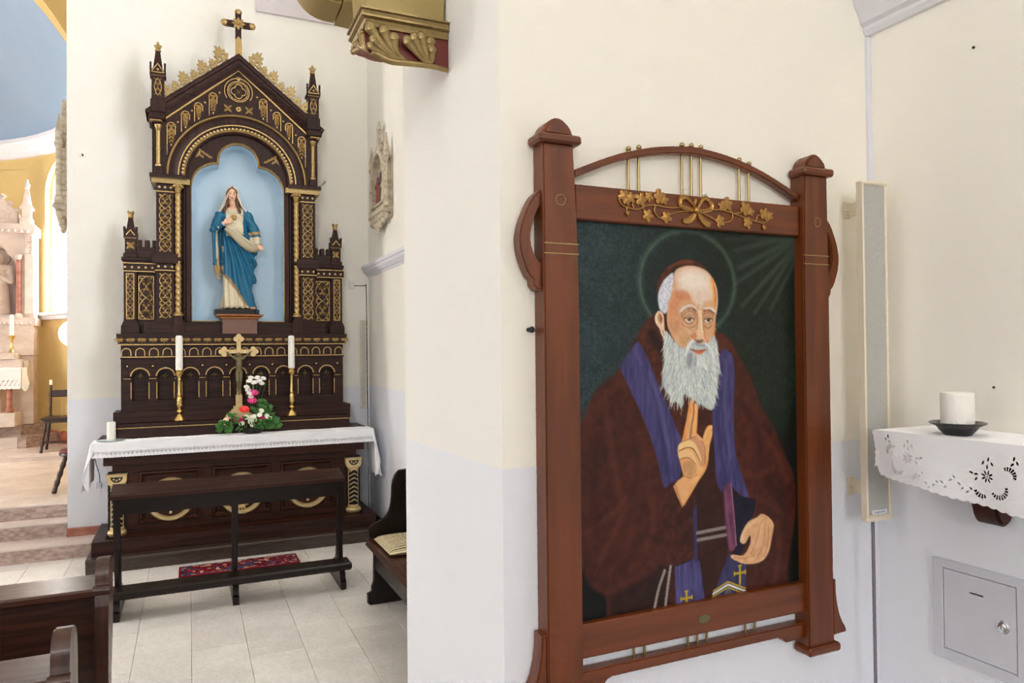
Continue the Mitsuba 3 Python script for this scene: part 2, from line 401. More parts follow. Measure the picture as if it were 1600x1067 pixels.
# ---- sanctuary: steps, floor, apse, dome
struct('floor_sanctuary', bx(-9.6, -.58, 8.02, 13.9, -.2, .388), 'sanctuary_marble')
note('sanctuary_steps', kind='structure')
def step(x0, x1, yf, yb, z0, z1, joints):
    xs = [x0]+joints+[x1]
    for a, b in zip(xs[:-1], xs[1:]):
        put('sanctuary_steps', 'riser_stone', bx(a+.0015, b-.0015, yf+.008, yb, z0, z1-.022), 'step_stone')  # rough stone, also toned darker than the tread to carry the riser's shade
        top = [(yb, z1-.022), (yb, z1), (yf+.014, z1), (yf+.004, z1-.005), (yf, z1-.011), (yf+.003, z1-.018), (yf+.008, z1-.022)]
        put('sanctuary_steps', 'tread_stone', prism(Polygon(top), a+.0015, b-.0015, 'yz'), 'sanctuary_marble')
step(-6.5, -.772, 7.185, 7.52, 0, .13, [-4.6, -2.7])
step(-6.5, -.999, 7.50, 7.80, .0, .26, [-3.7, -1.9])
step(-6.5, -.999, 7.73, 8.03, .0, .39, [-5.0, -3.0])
struct('trim_4', bx(-.999, -.745, 7.46, 7.5, .131, .20, .003), 'red_marble')
struct('floor_chancel', prism([(-9, 11.30), (-1.0, 10.92), (-1.0, 13.9), (-9, 13.9)], .3, .49, 'xy'), 'sanctuary_marble')
struct('trim_5', prism([(-9, 11.285), (-1.0, 10.905), (-1.0, 10.96), (-9, 11.34)], .44, .492, 'xy'), 'white_stone')
struct('wall_sanctuary', bx(-.60, -.30, 8.0, 10.4, -.2, 8.1), 'yellow_plaster')
struct('wall_apse_return', bx(-1.10, -.30, 10.1, 10.4, -.2, 8.1), 'yellow_plaster')
opening = unary_union([sbox(-7.74, -.5, -.74, 3.5), Point(-4.24, 3.5).buffer(3.5, 48)])
struct('wall_arch', prism(sbox(-11.4, -.2, -.61, 8.1).difference(opening), 9.0, 9.6), 'yellow_plaster')
struct('wall_nave_left', prism(sbox(-11.4, -.3, -8.1, 8.2), 7.5, 8.0), 'plaster')
# apse: a half cylinder with a window, unrolled as (arc length, height)
AC, AR = (-4.6, 10.1), 3.5
def bend(m):
    v = m.vertices; th = v[:, 0]/AR; r = AR+v[:, 1]
    return TM(np.stack([AC[0]+r*np.cos(th), AC[1]+r*np.sin(th), v[:, 2]], 1), m.faces)
def apse_slab(poly, d0, d1):
    m = prism(poly, d0, d1)
    v, f = trimesh.remesh.subdivide_to_size(m.vertices, m.faces, .45, max_iter=12)
    return bend(TM(v, f))
aw = [arched(1.42, 2.44, 2.36, 4.12), arched(4.4, 5.4, 2.36, 4.12), arched(8.6, 9.6, 2.36, 4.12)]
ap = sbox(0, .2, PI*AR, 4.95)
for w_ in aw: ap = ap.difference(w_)
struct('wall_apse', apse_slab(ap, 0, .14), 'yellow_plaster')
key = 'window_1'; note(key, kind='structure')
for q, w_ in enumerate(aw):
    ring = unary_union([w_.difference(w_.buffer(-.05))]+[sbox(w_.bounds[0]+.5, 2.36, w_.bounds[0]+.53, 4.7)]+[sbox(w_.bounds[0], z, w_.bounds[2], z+.03) for z in (2.9, 3.5, 4.1)]).intersection(w_)
    put(key, 'frame', apse_slab(ring, .09, .13), 'white_plaster')
    v, f = trimesh.creation.triangulate_polygon(w_.segmentize(.2), engine='earcut')
    m = bend(TM(np.stack([v[:, 0], np.full(len(v), .135), v[:, 1]], 1), f))
    if m.face_normals[0] @ np.array([AC[0]-m.vertices[0, 0], AC[1]-m.vertices[0, 1], 0]) < 0: m.invert()
    k = put(key, 'pane', m, None)
    scene[k]['bsdf'] = {'type': 'diffuse', 'reflectance': {'type': 'rgb', 'value': [.3, .3, .3]}}
    scene[k]['emitter'] = {'type': 'area', 'radiance': {'type': 'rgb', 'value': list(DAY_APSE)}}
ths = np.linspace(0, PI, 60)
ring_path = np.stack([AC[0]+AR*np.cos(ths), AC[1]+AR*np.sin(ths)], 1)
struct('trim_6', sweep(ring_path, [(0, 4.69), (.05, 4.70), (.07, 4.75), (.13, 4.79), (.16, 4.86), (.19, 4.87), (.19, 4.93), (0, 4.96)], 'xy'), 'moulding_white', 25)
struct('trim_7', sweep(ring_path, [(0, 2.26), (.05, 2.27), (.07, 2.32), (.10, 2.33), (.10, 2.36), (0, 2.38)], 'xy'), 'moulding_white', 25)
struct('baseboard_apse', sweep(ring_path, [(0, .49), (.03, .49), (.03, .66), (0, .67)], 'xy'), 'red_marble')
V, F = [], []
for i in range(25):
    e = i/24*PI/2
    for t in ths: V.append((AC[0]+AR*math.cos(t)*math.cos(e), AC[1]+AR*math.sin(t)*math.cos(e), 4.9+AR*.8*math.sin(e)))
for i in range(24):
    for j in range(59): F += [(i*60+j, i*60+j+1, i*60+61+j), (i*60+j, i*60+61+j, i*60+60+j)]
struct('ceiling_apse', TM(V, F), 'blue_plaster', True)
struct('wall_apse_shell', prism(sbox(-11.4, -.2, 2.0, 8.2), 14.0, 14.2), 'plaster')
# ---------------------------------------------------------------- the carved altar retable
RT = thing('altar_retable', 'dark carved wooden altarpiece with gilded tracery, gable, pinnacles and blue statue niche', 'altarpiece')
XC, FY = .4375, 7.20                 # centre line and front plane of the upper body
W_ = 'altar_wood_'
def R(name, mesh, b, smooth=False, parent=RT, label=None): return put(parent, name, mesh, b, smooth, label)
def both(fn):
    """Calls fn(sign) for the left and the right side."""
    fn(-1); fn(1)

def spiral(cx, cz, r0, a0, turns, sgn, n=14):
    t = np.linspace(0, 1, n); a = math.radians(a0)+sgn*turns*2*PI*t; r = r0*(1-.8*t)
    return np.stack([cx+r*np.cos(a), cz+r*np.sin(a)], 1)

def leaf(cx, cz, y, L, w, ang, t=.006):
    """A small raised gilded leaf: pointed, ridged along the middle."""
    a = math.radians(ang); d = np.array([math.cos(a), math.sin(a)]); e = np.array([-d[1], d[0]]); c = np.array([cx, cz])
    P = [c, c+.35*L*d+.5*w*e, c+.7*L*d+.36*w*e, c+L*d, c+.7*L*d-.36*w*e, c+.35*L*d-.5*w*e]
    V = [(q[0], y, q[1]) for q in P]+[(c+.45*L*d)[0:1].tolist()+[y-t]+(c+.45*L*d)[1:2].tolist()]
    F = [(i, (i+1) % 6, 6) for i in range(6)]
    return TM(V, F)

def tracery(x0, x1, z0, z1, y, cell, r=.0046, leaves=True, frame=False):
    """Pierced scrollwork: mirrored S-curves meeting in pointed loops, with curls and leaves inside."""
    xc, w = (x0+x1)/2, (x1-x0)/2; n = max(1, round((z1-z0)/cell)); h = (z1-z0)/n; out = []
    for k in range(n):
        zc = z0+(k+.5)*h
        for s in (-1, 1):
            t = np.linspace(0, 1, 13)
            out.append(tube(xz3(np.stack([xc+s*w*.94*np.sin(PI*t)**.8, zc-h/2+h*t], 1), y), r, 5))
            for q in (-1, 1):
                out.append(tube(xz3(spiral(xc+s*w*.42, zc+q*h*.2, w*.36, 90-s*q*60, 1.1, s*q, 10), y-.001), r*.8, 4))
                if leaves:
                    out.append(leaf(xc+s*w*.95, zc+q*h*.5, y-.001, w*.66, w*.36, 90+s*35 if q < 0 else -90-s*35))
                    out.append(leaf(xc+s*w*.2, zc+q*h*.06, y-.002, h*.16, w*.34, 90*q-s*q*25))
        if leaves: out.append(leaf(xc, zc-h*.2, y-.003, h*.34, w*.40, 90, .008))
    if frame:
        for s in (-1, 1): out.append(bx(xc+s*w-.003, xc+s*w+.003, y-.004, y+.002, z0, z1))
        for z in (z0, z1): out.append(bx(x0, x1, y-.004, y+.002, z-.003, z+.003))
    return cat_(out)

def stud(x, z, y, r=.0105): return ball(x, y, z, r, 1, (1, .6, 1))

def shelf(x0, x1, yf, yb, prof, ends=True):
    """A moulding along x with returned ends: prof = (projection, z)."""
    return sweep([(x1, yb), (x1, yf), (x0, yf), (x0, yb)], [(-p, z) for p, z in prof], 'xy')

# --- predella base of the retable (two steps) and the arcaded gradin
GX, GY = .4245, 7.18
R('base_step', bx(GX-1.005, GX+1.005, 7.035, WY, 1.0225, 1.128, .004), W_+'x')
R('base_moulding', shelf(GX-1.0, GX+1.0, 7.04, 7.4, [(-.01, 1.118), (.014, 1.122), (.018, 1.135), (.012, 1.147), (-.01, 1.149)]), W_+'x')
R('gold_line', bx(GX-1.006, GX+1.006, 7.030, 7.05, 1.106, 1.114), 'gilt')
R('gradin_base', shelf(GX-.978, GX+.978, 7.160, 7.45, [(-.05, 1.147), (.0, 1.147), (.0, 1.195), (.016, 1.202), (.020, 1.222), (.008, 1.230), (-.008, 1.240), (-.05, 1.243)]), W_+'x')
nx = [GX-.8215+i*.2045 for i in range(9)]
panel = sbox(GX-.972, 1.147, GX+.972, 1.845)
for c in nx: panel = panel.difference(unary_union([sbox(c-.064, 1.337, c+.064, 1.543), Point(c, 1.541).buffer(.064, 12)]))
R('gradin_panel', prism(panel, GY, GY+.06), W_+'x')
R('gradin_body', bx(GX-.97, GX+.97, GY+.061, WY, 1.147, 1.90), W_+'x')
for c in nx:
    R('niche_arch', sweep(arc(c, 1.552, .074, 178, 2, 14), [(-.005, GY+.004), (-.004, GY-.010), (.006, GY-.010), (.007, GY+.004)]), 'gilt')
    for s in (-1, 1): R('niche_side', bx(c+s*.071-.005, c+s*.071+.005, GY-.008, GY+.004, 1.352, 1.50, .002), 'gilt')
    st = [(c+(.033 if i % 2 == 0 else .013)*math.cos(i*PI/4+PI/2), 1.555+(.033 if i % 2 == 0 else .013)*math.sin(i*PI/4+PI/2)) for i in range(8)]
    V = [(x, GY+.030, z) for x, z in st]+[(c, GY+.012, 1.555)]
    R('star', TM(V, [(i, (i+1) % 8, 8) for i in range(8)]), 'gilt')
for i in range(10):
    xm = GX-.8215+(i-.5)*.2045
    a, b = max(GX-.985, xm-.030), min(GX+.985, xm+.030)
    R('impost', bx(max(GX-.985, xm-.036), min(GX+.985, xm+.036), GY-.016, GY+.01, 1.543, 1.556, .003), W_+'x')
    R('gold_line', bx(a, b, GY-.012, GY+.004, 1.528, 1.537, .002), 'gilt')
    ro = [ball(xm+.017*math.cos(q*PI/3), GY-.002, 1.645+.017*math.sin(q*PI/3), .0095, 1, (1, .5, 1)) for q in range(6)]
    if i in range(10): R('rosette', cat_(ro), W_+'z'); R('rosette_stud', stud(xm, 1.645, GY-.006, .0085), 'pale_gilt')
R('gold_line', bx(GX-.975, GX+.975, GY-.006, GY+.004, 1.722, 1.731), 'gilt')
R('string_course', bx(GX-.978, GX+.978, GY-.010, GY+.004, 1.708, 1.721, .003), W_+'x')
for i in range(18):
    c = GX-.9295+i*.10935
    R('frieze_arch', sweep(np.vstack([[(c-.036, 1.736)], arc(c, 1.768, .036, 180, 0, 10), [(c+.036, 1.736)]]), [(-.004, GY+.004), (-.004, GY-.007), (.004, GY-.007), (.004, GY+.004)]), 'gilt')
R('cornice_line', shelf(GX-.978, GX+.978, GY-.006, 7.45, [(-.02, 1.832), (.004, 1.832), (.006, 1.840), (-.02, 1.842)]), 'gilt')
R('cornice_cove', shelf(GX-.975, GX+.975, GY-.002, 7.45, [(-.02, 1.842), (.004, 1.842), (.012, 1.855), (.03, 1.875), (.052, 1.890), (.055, 1.897), (-.02, 1.90)]), W_+'x')
R('cornice', shelf(GX-.975, GX+.975, GY-.002, 7.45, [(-.03, 1.896), (.056, 1.896), (.060, 1.906), (.072, 1.918), (.074, 1.930), (-.03, 1.934)]), W_+'x')
for i in range(23):
    c = GX-.985+i*.08955
    y = GY-.030
    out = [leaf(c+s*.002, 1.893, y, .040, .026, -90+s*38, .010) for s in (-1, 1)]+[leaf(c+s*.002, 1.889, y, .040, .020, -90+s*78, .009) for s in (-1, 1)]+[leaf(c, 1.895, y, .046, .018, -90, .012)]
    R('cornice_leaf', cat_(out), 'gilt')
# top ledge on which the upper body stands
R('upper_plinth', bx(XC-.80, XC+.80, FY-.01, WY, 1.93, 2.045, .004), W_+'x')

# --- niche
back = unary_union([sbox(XC-.412, 2.055, XC+.412, 3.31), Point(XC-.177, 3.31).buffer(.232, 24), Point(XC+.177, 3.31).buffer(.232, 24), Point(XC, 3.568).buffer(.176, 24)])
tre = back.buffer(0)
# arch face with the trefoil opening, set back inside the big arch
face = unary_union([sbox(XC-.52, 2.045, XC+.52, 3.38), Point(XC, 3.38).buffer(.53, 40)]).difference(tre)
R('niche_face', prism(face, FY+.075, FY+.11), W_+'z')
R('niche_back', prism(tre.buffer(.06), FY+.275, FY+.285), 'niche_blue')
R('niche_lining', prism(tre.buffer(.012).difference(tre), FY+.11, FY+.28), 'niche_blue')
ex = np.array(tre.exterior.coords)[:-1]
if Polygon(ex).exterior.is_ccw: ex = ex[::-1]
R('trefoil_moulding', sweep(ex, [(-.004, FY+.078), (-.004, FY+.060), (.005, FY+.052), (.015, FY+.060), (.017, FY+.078)], closed=True), 'gilt', 30)
def spandrel(s):
    P = [(XC+s*.215, 3.60), (XC+s*.36, 3.66), (XC+s*.33, 3.60), (XC+s*.30, 3.575)]
    out = [leaf(XC+s*(.225+.03*i), 3.592+.014*i, FY+.073, .06+.012*i, .026, (22+i*8) if s > 0 else 158-i*8, .008) for i in range(4)]
    out += [leaf(XC+s*.33, 3.66, FY+.073, .09, .03, -60 if s > 0 else -120, .008), leaf(XC+s*.30, 3.585, FY+.073, .07, .026, 40 if s > 0 else 140, .008)]
    R('spandrel_leaves', cat_(out), 'gilt')
    R('niche_jamb', bx(XC+s*.437-.022, XC+s*.437+.022, FY+.04, FY+.30, 2.045, 3.34, .004), W_+'z')
    R('jamb_groove', bx(XC+s*.468-.006, XC+s*.468+.006, FY+.028, FY+.06, 2.045, 3.30, .002), W_+'z')
both(spandrel)
# --- the big arch with its gilded rings
spring = 3.385
sp = Polygon([(XC-.72, spring), (XC-.72, 3.86), (XC, 4.45), (XC+.72, 3.86), (XC+.72, spring)]).difference(Point(XC, spring).buffer(.50, 48))
R('gable_panel', prism(sp, FY+.005, FY+.05), W_+'z')
R('upper_body', prism(unary_union([sbox(XC-.735, 3.30, XC-.45, 3.87), sbox(XC+.45, 3.30, XC+.735, 3.87), Polygon([(XC-.735, 3.87), (XC, 4.50), (XC+.735, 3.87)])]).difference(Point(XC, spring).buffer(.52, 48)), FY+.05, WY), W_+'z')
def ring(r, prof, b, name, n=48, sm=30): R(name, sweep(arc(XC, spring, r, 180, 0, n), prof), b, sm)
ring(.610, [(-.010, FY+.008), (-.008, FY-.012), (0, FY-.018), (.008, FY-.012), (.010, FY+.008)], 'gilt', 'arch_ring')
ring(.560, [(-.036, FY+.03), (-.036, FY+.002), (-.01, FY-.008), (.01, FY-.008), (.036, FY+.002), (.036, FY+.03)], W_+'z', 'arch_moulding')
ring(.519, [(-.006, FY+.02), (-.006, FY-.004), (.006, FY-.004), (.006, FY+.02)], 'gilt', 'arch_ring')
ring(.485, [(-.024, FY+.06), (-.020, FY+.020), (0, FY+.002), (.018, FY+.020), (.022, FY+.06)], 'gilt', 'arch_roll')
ring(.458, [(-.012, FY+.075), (-.010, FY+.04), (.008, FY+.03), (.014, FY+.075)], W_+'z', 'arch_moulding')
beads = []
for i in range(44):
    a = math.radians(4+172*i/43); beads.append(ball(XC+.487*math.cos(a), FY+.005, spring+.487*math.sin(a), .0125, 1, (1, .7, 1)))
R('arch_beads', cat_(beads), 'pale_gilt', True)
# --- gable: raking moulding, its gilt line, crockets
ap_z, ev_z, ev_u = 4.57, 3.958, .755
path = [(XC-ev_u-.01, ev_z-.045), (XC, ap_z-.045), (XC+ev_u+.01, ev_z-.045)]
R('gable_moulding', sweep(path, [(-.085, FY+.1), (-.085, FY-.01), (-.072, FY-.018), (-.06, FY-.022), (-.03, FY-.045), (-.008, FY-.05), (.0, FY-.062), (.018, FY-.066), (.036, FY-.06), (.036, WY)]), W_+'x', 25)
R('gable_line', sweep([(XC-.662, 3.862), (XC, 4.428), (XC+.662, 3.862)], [(-.009, FY+.01), (-.007, FY-.014), (.007, FY-.014), (.009, FY+.01)]), 'gilt')
def eave(s):
    R('eave_block', bx(min(XC+s*.62, XC+s*.765), max(XC+s*.62, XC+s*.765), FY-.055, WY, 3.868, 3.95, .012), W_+'x')
    R('gold_line', bx(min(XC+s*.655, XC+s*.75), max(XC+s*.655, XC+s*.75), FY-.05, FY+.02, 3.855, 3.868, .003), 'gilt')
    # colonnette at the corner of the upper body
    c = XC+s*.683
    R('colonnette', lathe([(.026, 3.45), (.028, 3.455), (.028, 3.468), (.019, 3.478), (.018, 3.60), (.021, 3.605), (.021, 3.62), (.018, 3.625), (.018, 3.775), (.024, 3.785), (.019, 3.792), (.030, 3.815), (.032, 3.83)], 14, (c, FY-.004, 0)), 'gilt', 30)
    R('colonnette_block', bx(c-.036, c+.036, FY-.03, FY+.05, 3.372, 3.45, .004), W_+'z')
    # pinnacle over the eave
    R('pinnacle', cat_([bx(c-.062, c+.062, 7.13, 7.26, 3.93, 4.045, .005), bx(c-.052, c+.052, 7.14, 7.25, 4.04, 4.265, .004)]), W_+'z')
    R('pinnacle_panel', cat_([tracery(c-.03, c+.03, 4.08, 4.235, 7.136, .15), bx(c-.056, c+.056, 7.132, 7.14, 4.258, 4.268)]), 'gilt')
    g = Polygon([(c-.066, 4.262), (c+.066, 4.262), (c+.066, 4.28), (c, 4.378), (c-.066, 4.28)])
    R('pinnacle_gablet', cat_([prism(g, 7.125, 7.265)]+[bx(c+q*.058-.008, c+q*.058+.008, 7.125, 7.145, 4.27, 4.375, .003) for q in (-1, 1)]), W_+'z')
    R('gablet_line', cat_([sweep([(c-.052, 4.285), (c, 4.362), (c+.052, 4.285)], [(-.004, 7.13), (-.004, 7.119), (.004, 7.119), (.004, 7.13)]), bx(c-.05, c+.05, 7.119, 7.13, 4.28, 4.288), stud(c, 4.31, 7.123, .012)]), 'gilt')
    sp_ = [(c+dx*w, 7.195+dy*w, z) for z, w in ((4.275, .046), (4.50, .018)) for dx in (-1, 1) for dy in (-1, 1)]
    R('spire', hull(sp_), W_+'z')
    R('finial', cat_([lathe([(.018, 4.492), (.026, 4.50), (.026, 4.51), (.014, 4.516), (.024, 4.528), (.028, 4.54), (.012, 4.55), (.016, 4.56), (.006, 4.585)], 10, (c, 7.195, 0))]+[ball(c+.026*math.cos(q*PI/2), 7.195+.026*math.sin(q*PI/2), 4.55, .009, 1) for q in range(4)]), 'gilt')
both(eave)
def crocket(h):
    """Outline of a curled gilded oak-like leaf standing on the gable, root at the origin."""
    L = [(0, -.004), (-.012, 0), (-.010, .018), (-.034, .014), (-.046, .030), (-.030, .036), (-.040, .052), (-.024, .056), (-.028, .076), (-.012, .074), (-.004, .098), (.008, .080), (.022, .088), (.024, .066), (.040, .066), (.034, .048), (.050, .040), (.036, .026), (.030, .012), (.012, .016), (.012, 0)]
    return Polygon(np.asarray(L)*h/.098).difference(Point(-.012*h/.098, .032*h/.098).buffer(.006*h/.098, 4)).difference(Point(.014*h/.098, .040*h/.098).buffer(.006*h/.098, 4))
sl = math.degrees(math.atan2(ap_z-ev_z, ev_u))
for s in (-1, 1):
    for i in range(8):
        f = .115+.104*i; h = (.150 if i % 2 else .110)+(.03 if i == 7 else 0)
        x, z = XC+s*ev_u*(1-f), ev_z+(ap_z-ev_z)*f-.012
        g = affinity.scale(crocket(h), xfact=-s*.82, origin=(0, 0))
        g = affinity.translate(affinity.rotate(g, -s*sl*.75, origin=(0, 0)), x, z)
        m = prism(g, FY-.045, FY-.022, bevel=.005)
        v = m.vertices; v[:, 1] -= .25*np.maximum(0, (v[:, 2]-z))**1.1*.5; m.vertices = v
        R('crocket', m, 'antique_gilt')
# cross on the ridge
cz = 4.862
R('ridge_cross', cat_([bx(XC-.026, XC+.026, FY-.04, FY+.012, 4.56, 4.985, .004), bx(XC-.12, XC+.12, FY-.037, FY+.009, cz-.026, cz+.026, .004)]), W_+'z')
gold = [prism(Polygon([(XC-.03, 4.56), (XC-.028, 4.70), (XC, 4.74), (XC+.028, 4.70), (XC+.03, 4.56)]), FY-.052, FY-.038)]
for a in (0, 90, 180): gold += [ball(XC+.122*math.cos(math.radians(a))*(1 if a != 90 else 0), FY-.020, cz+(.112 if a == 90 else 0), .033, 2, (1, .8, 1))]
gold += [leaf(XC, cz, FY-.042, .062, .034, q*45, .012) for q in range(8)]+[ball(XC, FY-.048, cz, .013, 1)]
R('cross_mounts', cat_(gold), 'gilt')
# gilded hanging ornaments under stepped frames, and the quatrefoil roundel
for s in (-1, 1):
    for u, zt in ((.577, 3.865), (.458, 3.985), (.347, 4.077), (.222, 4.186)):
        c = XC+s*u; w = .034
        rz = lambda q: spring+math.sqrt(max(.628**2-q**2, 0)); far = max(zt-.30, rz(u+w)+.012); av = (zt-rz(u)-.012)/.262; LN = lambda d: zt-d*min(av, 1)
        R('step_frame', sweep(np.vstack([[(c-w, far)], arc(c, zt-w, w, 180, 0, 8), [(c+w, LN(.13))]]) if s < 0 else np.vstack([[(c-w, LN(.13))], arc(c, zt-w, w, 180, 0, 8), [(c+w, far)]]), [(-.004, FY+.008), (-.004, FY-.006), (.004, FY-.006), (.004, FY+.008)]), 'gilt')
        out = [leaf(c+q*.006, zt-.016, FY-.002, .046, .024, -90+q*62, .012) for q in (-1, 1)]+[leaf(c, zt-.012, FY-.003, .06, .030, -90, .014)]
        for k in range(4): out += [leaf(c+q*.002, LN(.060+k*.042), FY-.002, (.058-.006*k)*min(av+.1, 1), .030-.003*k, -90+q*30, .012) for q in (-1, 1)]+[ball(c, FY-.006, LN(.066+k*.042), .009-.001*k, 1)]
        out += [ball(c, FY-.002, LN(.245), .009, 1, (1, .6, 1.6))]
        R('hanging_leaves', cat_(out), 'gilt')
        sb = sbox(c-.048+s*.02, zt-.31, c+.048+s*.02, zt-.20).difference(Point(XC, spring).buffer(.628, 40))
        if not sb.is_empty: R('step_block', prism(sb, FY-.006, FY+.01), W_+'z')
        R('gable_stud', stud(c-s*.055, zt+.012, FY+.002, .011), 'gilt')
rq = (XC, 4.226)
R('roundel', cat_([sweep(arc(*rq, .096, 360, 0, 33)[:-1], [(-.006, FY+.008), (-.004, FY-.010), (.004, FY-.010), (.006, FY+.008)], closed=True), sweep(arc(*rq, .124, 215, -35, 30), [(-.005, FY+.008), (-.004, FY-.010), (.004, FY-.010), (.005, FY+.008)]), sweep(arc(*rq, .082, 360, 0, 33)[:-1], [(-.003, FY+.008), (-.003, FY-.008), (.003, FY-.008), (.003, FY+.008)], closed=True)]), 'gilt', 30)
q4 = unary_union([Point(rq[0]+.034*math.cos(a), rq[1]+.034*math.sin(a)).buffer(.032, 10) for a in np.arange(4)*PI/2])
e4 = np.array(q4.exterior.coords)[:-1]
R('quatrefoil', cat_([sweep(e4, [(-.004, FY+.008), (-.004, FY-.012), (.004, FY-.012), (.004, FY+.008)], closed=True)]+[leaf(rq[0], rq[1], FY, .03, .012, 45+90*q, .008) for q in range(4)]), 'gilt')
R('roundel_leaves', cat_([leaf(XC+s*.095, 4.06, FY, .05, .026, a, .012) for s in (-1, 1) for a in (45, 135, 225, 315)]+[ball(XC+.016*math.cos(a), FY, 4.062+.016*math.sin(a), .012, 1, (1, .6, 1)) for a in np.arange(6)*PI/3]+[leaf(XC, 4.375, FY, .045, .05, -90, .008)]), 'gilt')

# --- pilasters, twisted columns, wings
def twisted(c, y, z0, z1, r):
    """A turned shaft with a spiral groove."""
    n, k = 20, int((z1-z0)/.008)+1; a = np.arange(n)/n*2*PI; V = []
    for i in range(k):
        z = z0+(z1-z0)*i/(k-1); rr = r*(1+.13*np.cos(2*(a+z*58)))
        V.append(np.stack([c+rr*np.cos(a), y+rr*np.sin(a), np.full(n, z)], 1))
    F = [(i*n+q, i*n+(q+1) % n, (i+1)*n+(q+1) % n) for i in range(k-1) for q in range(n)]+[(i*n+q, (i+1)*n+(q+1) % n, (i+1)*n+q) for i in range(k-1) for q in range(n)]
    return TM(np.vstack(V), F)
def side(s):
    X = lambda a, b: (min(XC+s*a, XC+s*b), max(XC+s*a, XC+s*b))
    po, pi_ = .703, .556
    x0, x1 = X(po, pi_); xm = (x0+x1)/2
    R('pilaster', bx(x0, x1, FY, WY-.01, 2.045, 3.30, .004), W_+'z')
    R('pilaster_base', prism([(x0-.022, 1.934), (x0-.022, 2.0), (x0-.012, 2.03), (x0, 2.05), (x1, 2.05), (x1+.012, 2.03), (x1+.022, 2.0), (x1+.022, 1.934)], FY-.022, FY+.1, bevel=.006), W_+'x')
    R('pilaster_tracery', tracery(xm-.050, xm+.050, 2.68, 3.205, FY-.004, .131), 'gilt')
    R('pilaster_tracery', tracery(xm-.050, xm+.050, 2.075, 2.485, FY-.004, .137), 'gilt')
    R('capital_band', cat_([bx(x0-.004, x1+.004, FY-.008, FY+.02, 3.222, 3.234, .002)]), 'gilt')
    R('capital_cornice', shelf(*X(.71, .452), FY-.002, FY+.2, [(-.03, 3.30), (.004, 3.30), (.02, 3.315), (.034, 3.34), (.036, 3.348), (-.03, 3.35)]), 'antique_gilt')
    R('capital_slab', bx(X(.755, .44)[0], X(.755, .44)[1], FY-.045, WY, 3.348, 3.384, .004), W_+'x')
    R('capital_beads', cat_([ball(XC+s*(.45+i*.0205), FY-.043, 3.345, .007, 1) for i in range(15)]), 'dull_brass')
    for i in range(3): R('pilaster_stud', stud(xm+(i-1)*.047, 3.268, FY-.002, .012), 'pale_gilt')
    # middle string course
    R('string_course', shelf(x0-.004, x1+.004, FY, FY+.1, [(-.03, 2.575), (.008, 2.575), (.014, 2.583), (.014, 2.592), (.022, 2.61), (.026, 2.615), (.008, 2.64), (-.03, 2.66)]), W_+'x')
    R('gold_line', bx(x0-.016, x1+.016, FY-.018, FY+.02, 2.576, 2.584), 'gilt')
    R('gold_line', bx(x0-.012, x1+.012, FY-.014, FY+.02, 2.506, 2.514), 'gilt')
    R('string_moulding', bx(x0-.010, x1+.010, FY-.012, FY+.02, 2.492, 2.505, .002), W_+'x')
    for i in range(3): R('pilaster_stud', stud(xm+(i-1)*.055, 2.545, FY-.002, .012), 'pale_gilt')
    # twisted column
    c, y = XC+s*.524, FY+.008
    R('column_shaft', twisted(c, y, 2.635, 3.22, .0255), 'gilt', True)
    R('column_shaft', twisted(c, y, 2.135, 2.60, .0255), 'gilt', True)
    R('column_ring', lathe([(.024, 2.60), (.036, 2.604), (.04, 2.615), (.036, 2.626), (.024, 2.635)], 16, (c, y, 0)), W_+'z', 30)
    R('column_base', lathe([(.045, 2.10), (.045, 2.112), (.036, 2.12), (.03, 2.135), (.026, 2.14)], 16, (c, y, 0)), 'gilt', 30)
    R('column_pedestal', prism([(c-.05, 1.934), (c-.05, 2.03), (c-.034, 2.08), (c-.04, 2.10), (c+.04, 2.10), (c+.034, 2.08), (c+.05, 2.03), (c+.05, 1.934)], y-.05, y+.05, bevel=.006), W_+'z')
    cap = [lathe([(.026, 3.215), (.03, 3.222), (.024, 3.23), (.034, 3.27), (.046, 3.30), (.046, 3.308)], 12, (c, y, 0))]
    for q in range(8):
        a = q*PI/4; cap.append(ball(c+.04*math.cos(a), y+.04*math.sin(a), 3.285, .013, 1, (1, 1, 1.3)))
    R('column_capital', cat_(cap), 'gilt', 35)
    # wing: outer pilaster, recessed panel, battlement, pinnacle
    y = FY+.04
    o0, o1 = X(.968, .862); om = (o0+o1)/2
    R('wing_pilaster', bx(o0, o1, y, WY-.01, 2.03, 2.60, .004), W_+'z')
    R('wing_base', prism([(o0-.02, 1.934), (o0-.02, 2.0), (o0-.008, 2.03), (o0, 2.05), (o1, 2.05), (o1+.008, 2.03), (o1+.02, 2.0), (o1+.02, 1.934)], y-.02, y+.1, bevel=.006), W_+'x')
    m = tracery(om-.030, om+.030, 2.07, 2.475, y-.003, .100, .0038, True, True)
    R('wing_tracery', m, 'gilt')
    p0, p1 = X(.862, .70)
    R('wing_panel', bx(p0, p1, y+.05, WY-.01, 1.934, 2.60), W_+'z')
    R('wing_tracery', tracery(p0+.012, p1-.03 if s < 0 else p1-.012, 2.07, 2.46, y+.046, .39/1.5, .0055, True, True), 'gilt')
    b0, b1 = X(.985, .70)
    R('wing_cornice', cat_([bx(b0, b1, y-.02, WY, 2.592, 2.622, .005), bx(b0+.01, b1-.01, y-.012, WY-.02, 2.575, 2.592, .003)]), W_+'x')
    R('gold_line', bx(b0+.012, b1, y-.014, y+.05, 2.566, 2.574), 'gilt')
    R('gold_line', bx(b0+.016, b1, y-.006, y+.05, 2.494, 2.502), 'gilt')
    R('wing_frieze', bx(b0+.017, b1, y-.003, WY-.02, 2.50, 2.566), W_+'x')
    for i in range(5): R('wing_stud', stud(XC+s*(.955-i*.055), 2.533, y-.005, .0115), 'pale_gilt')
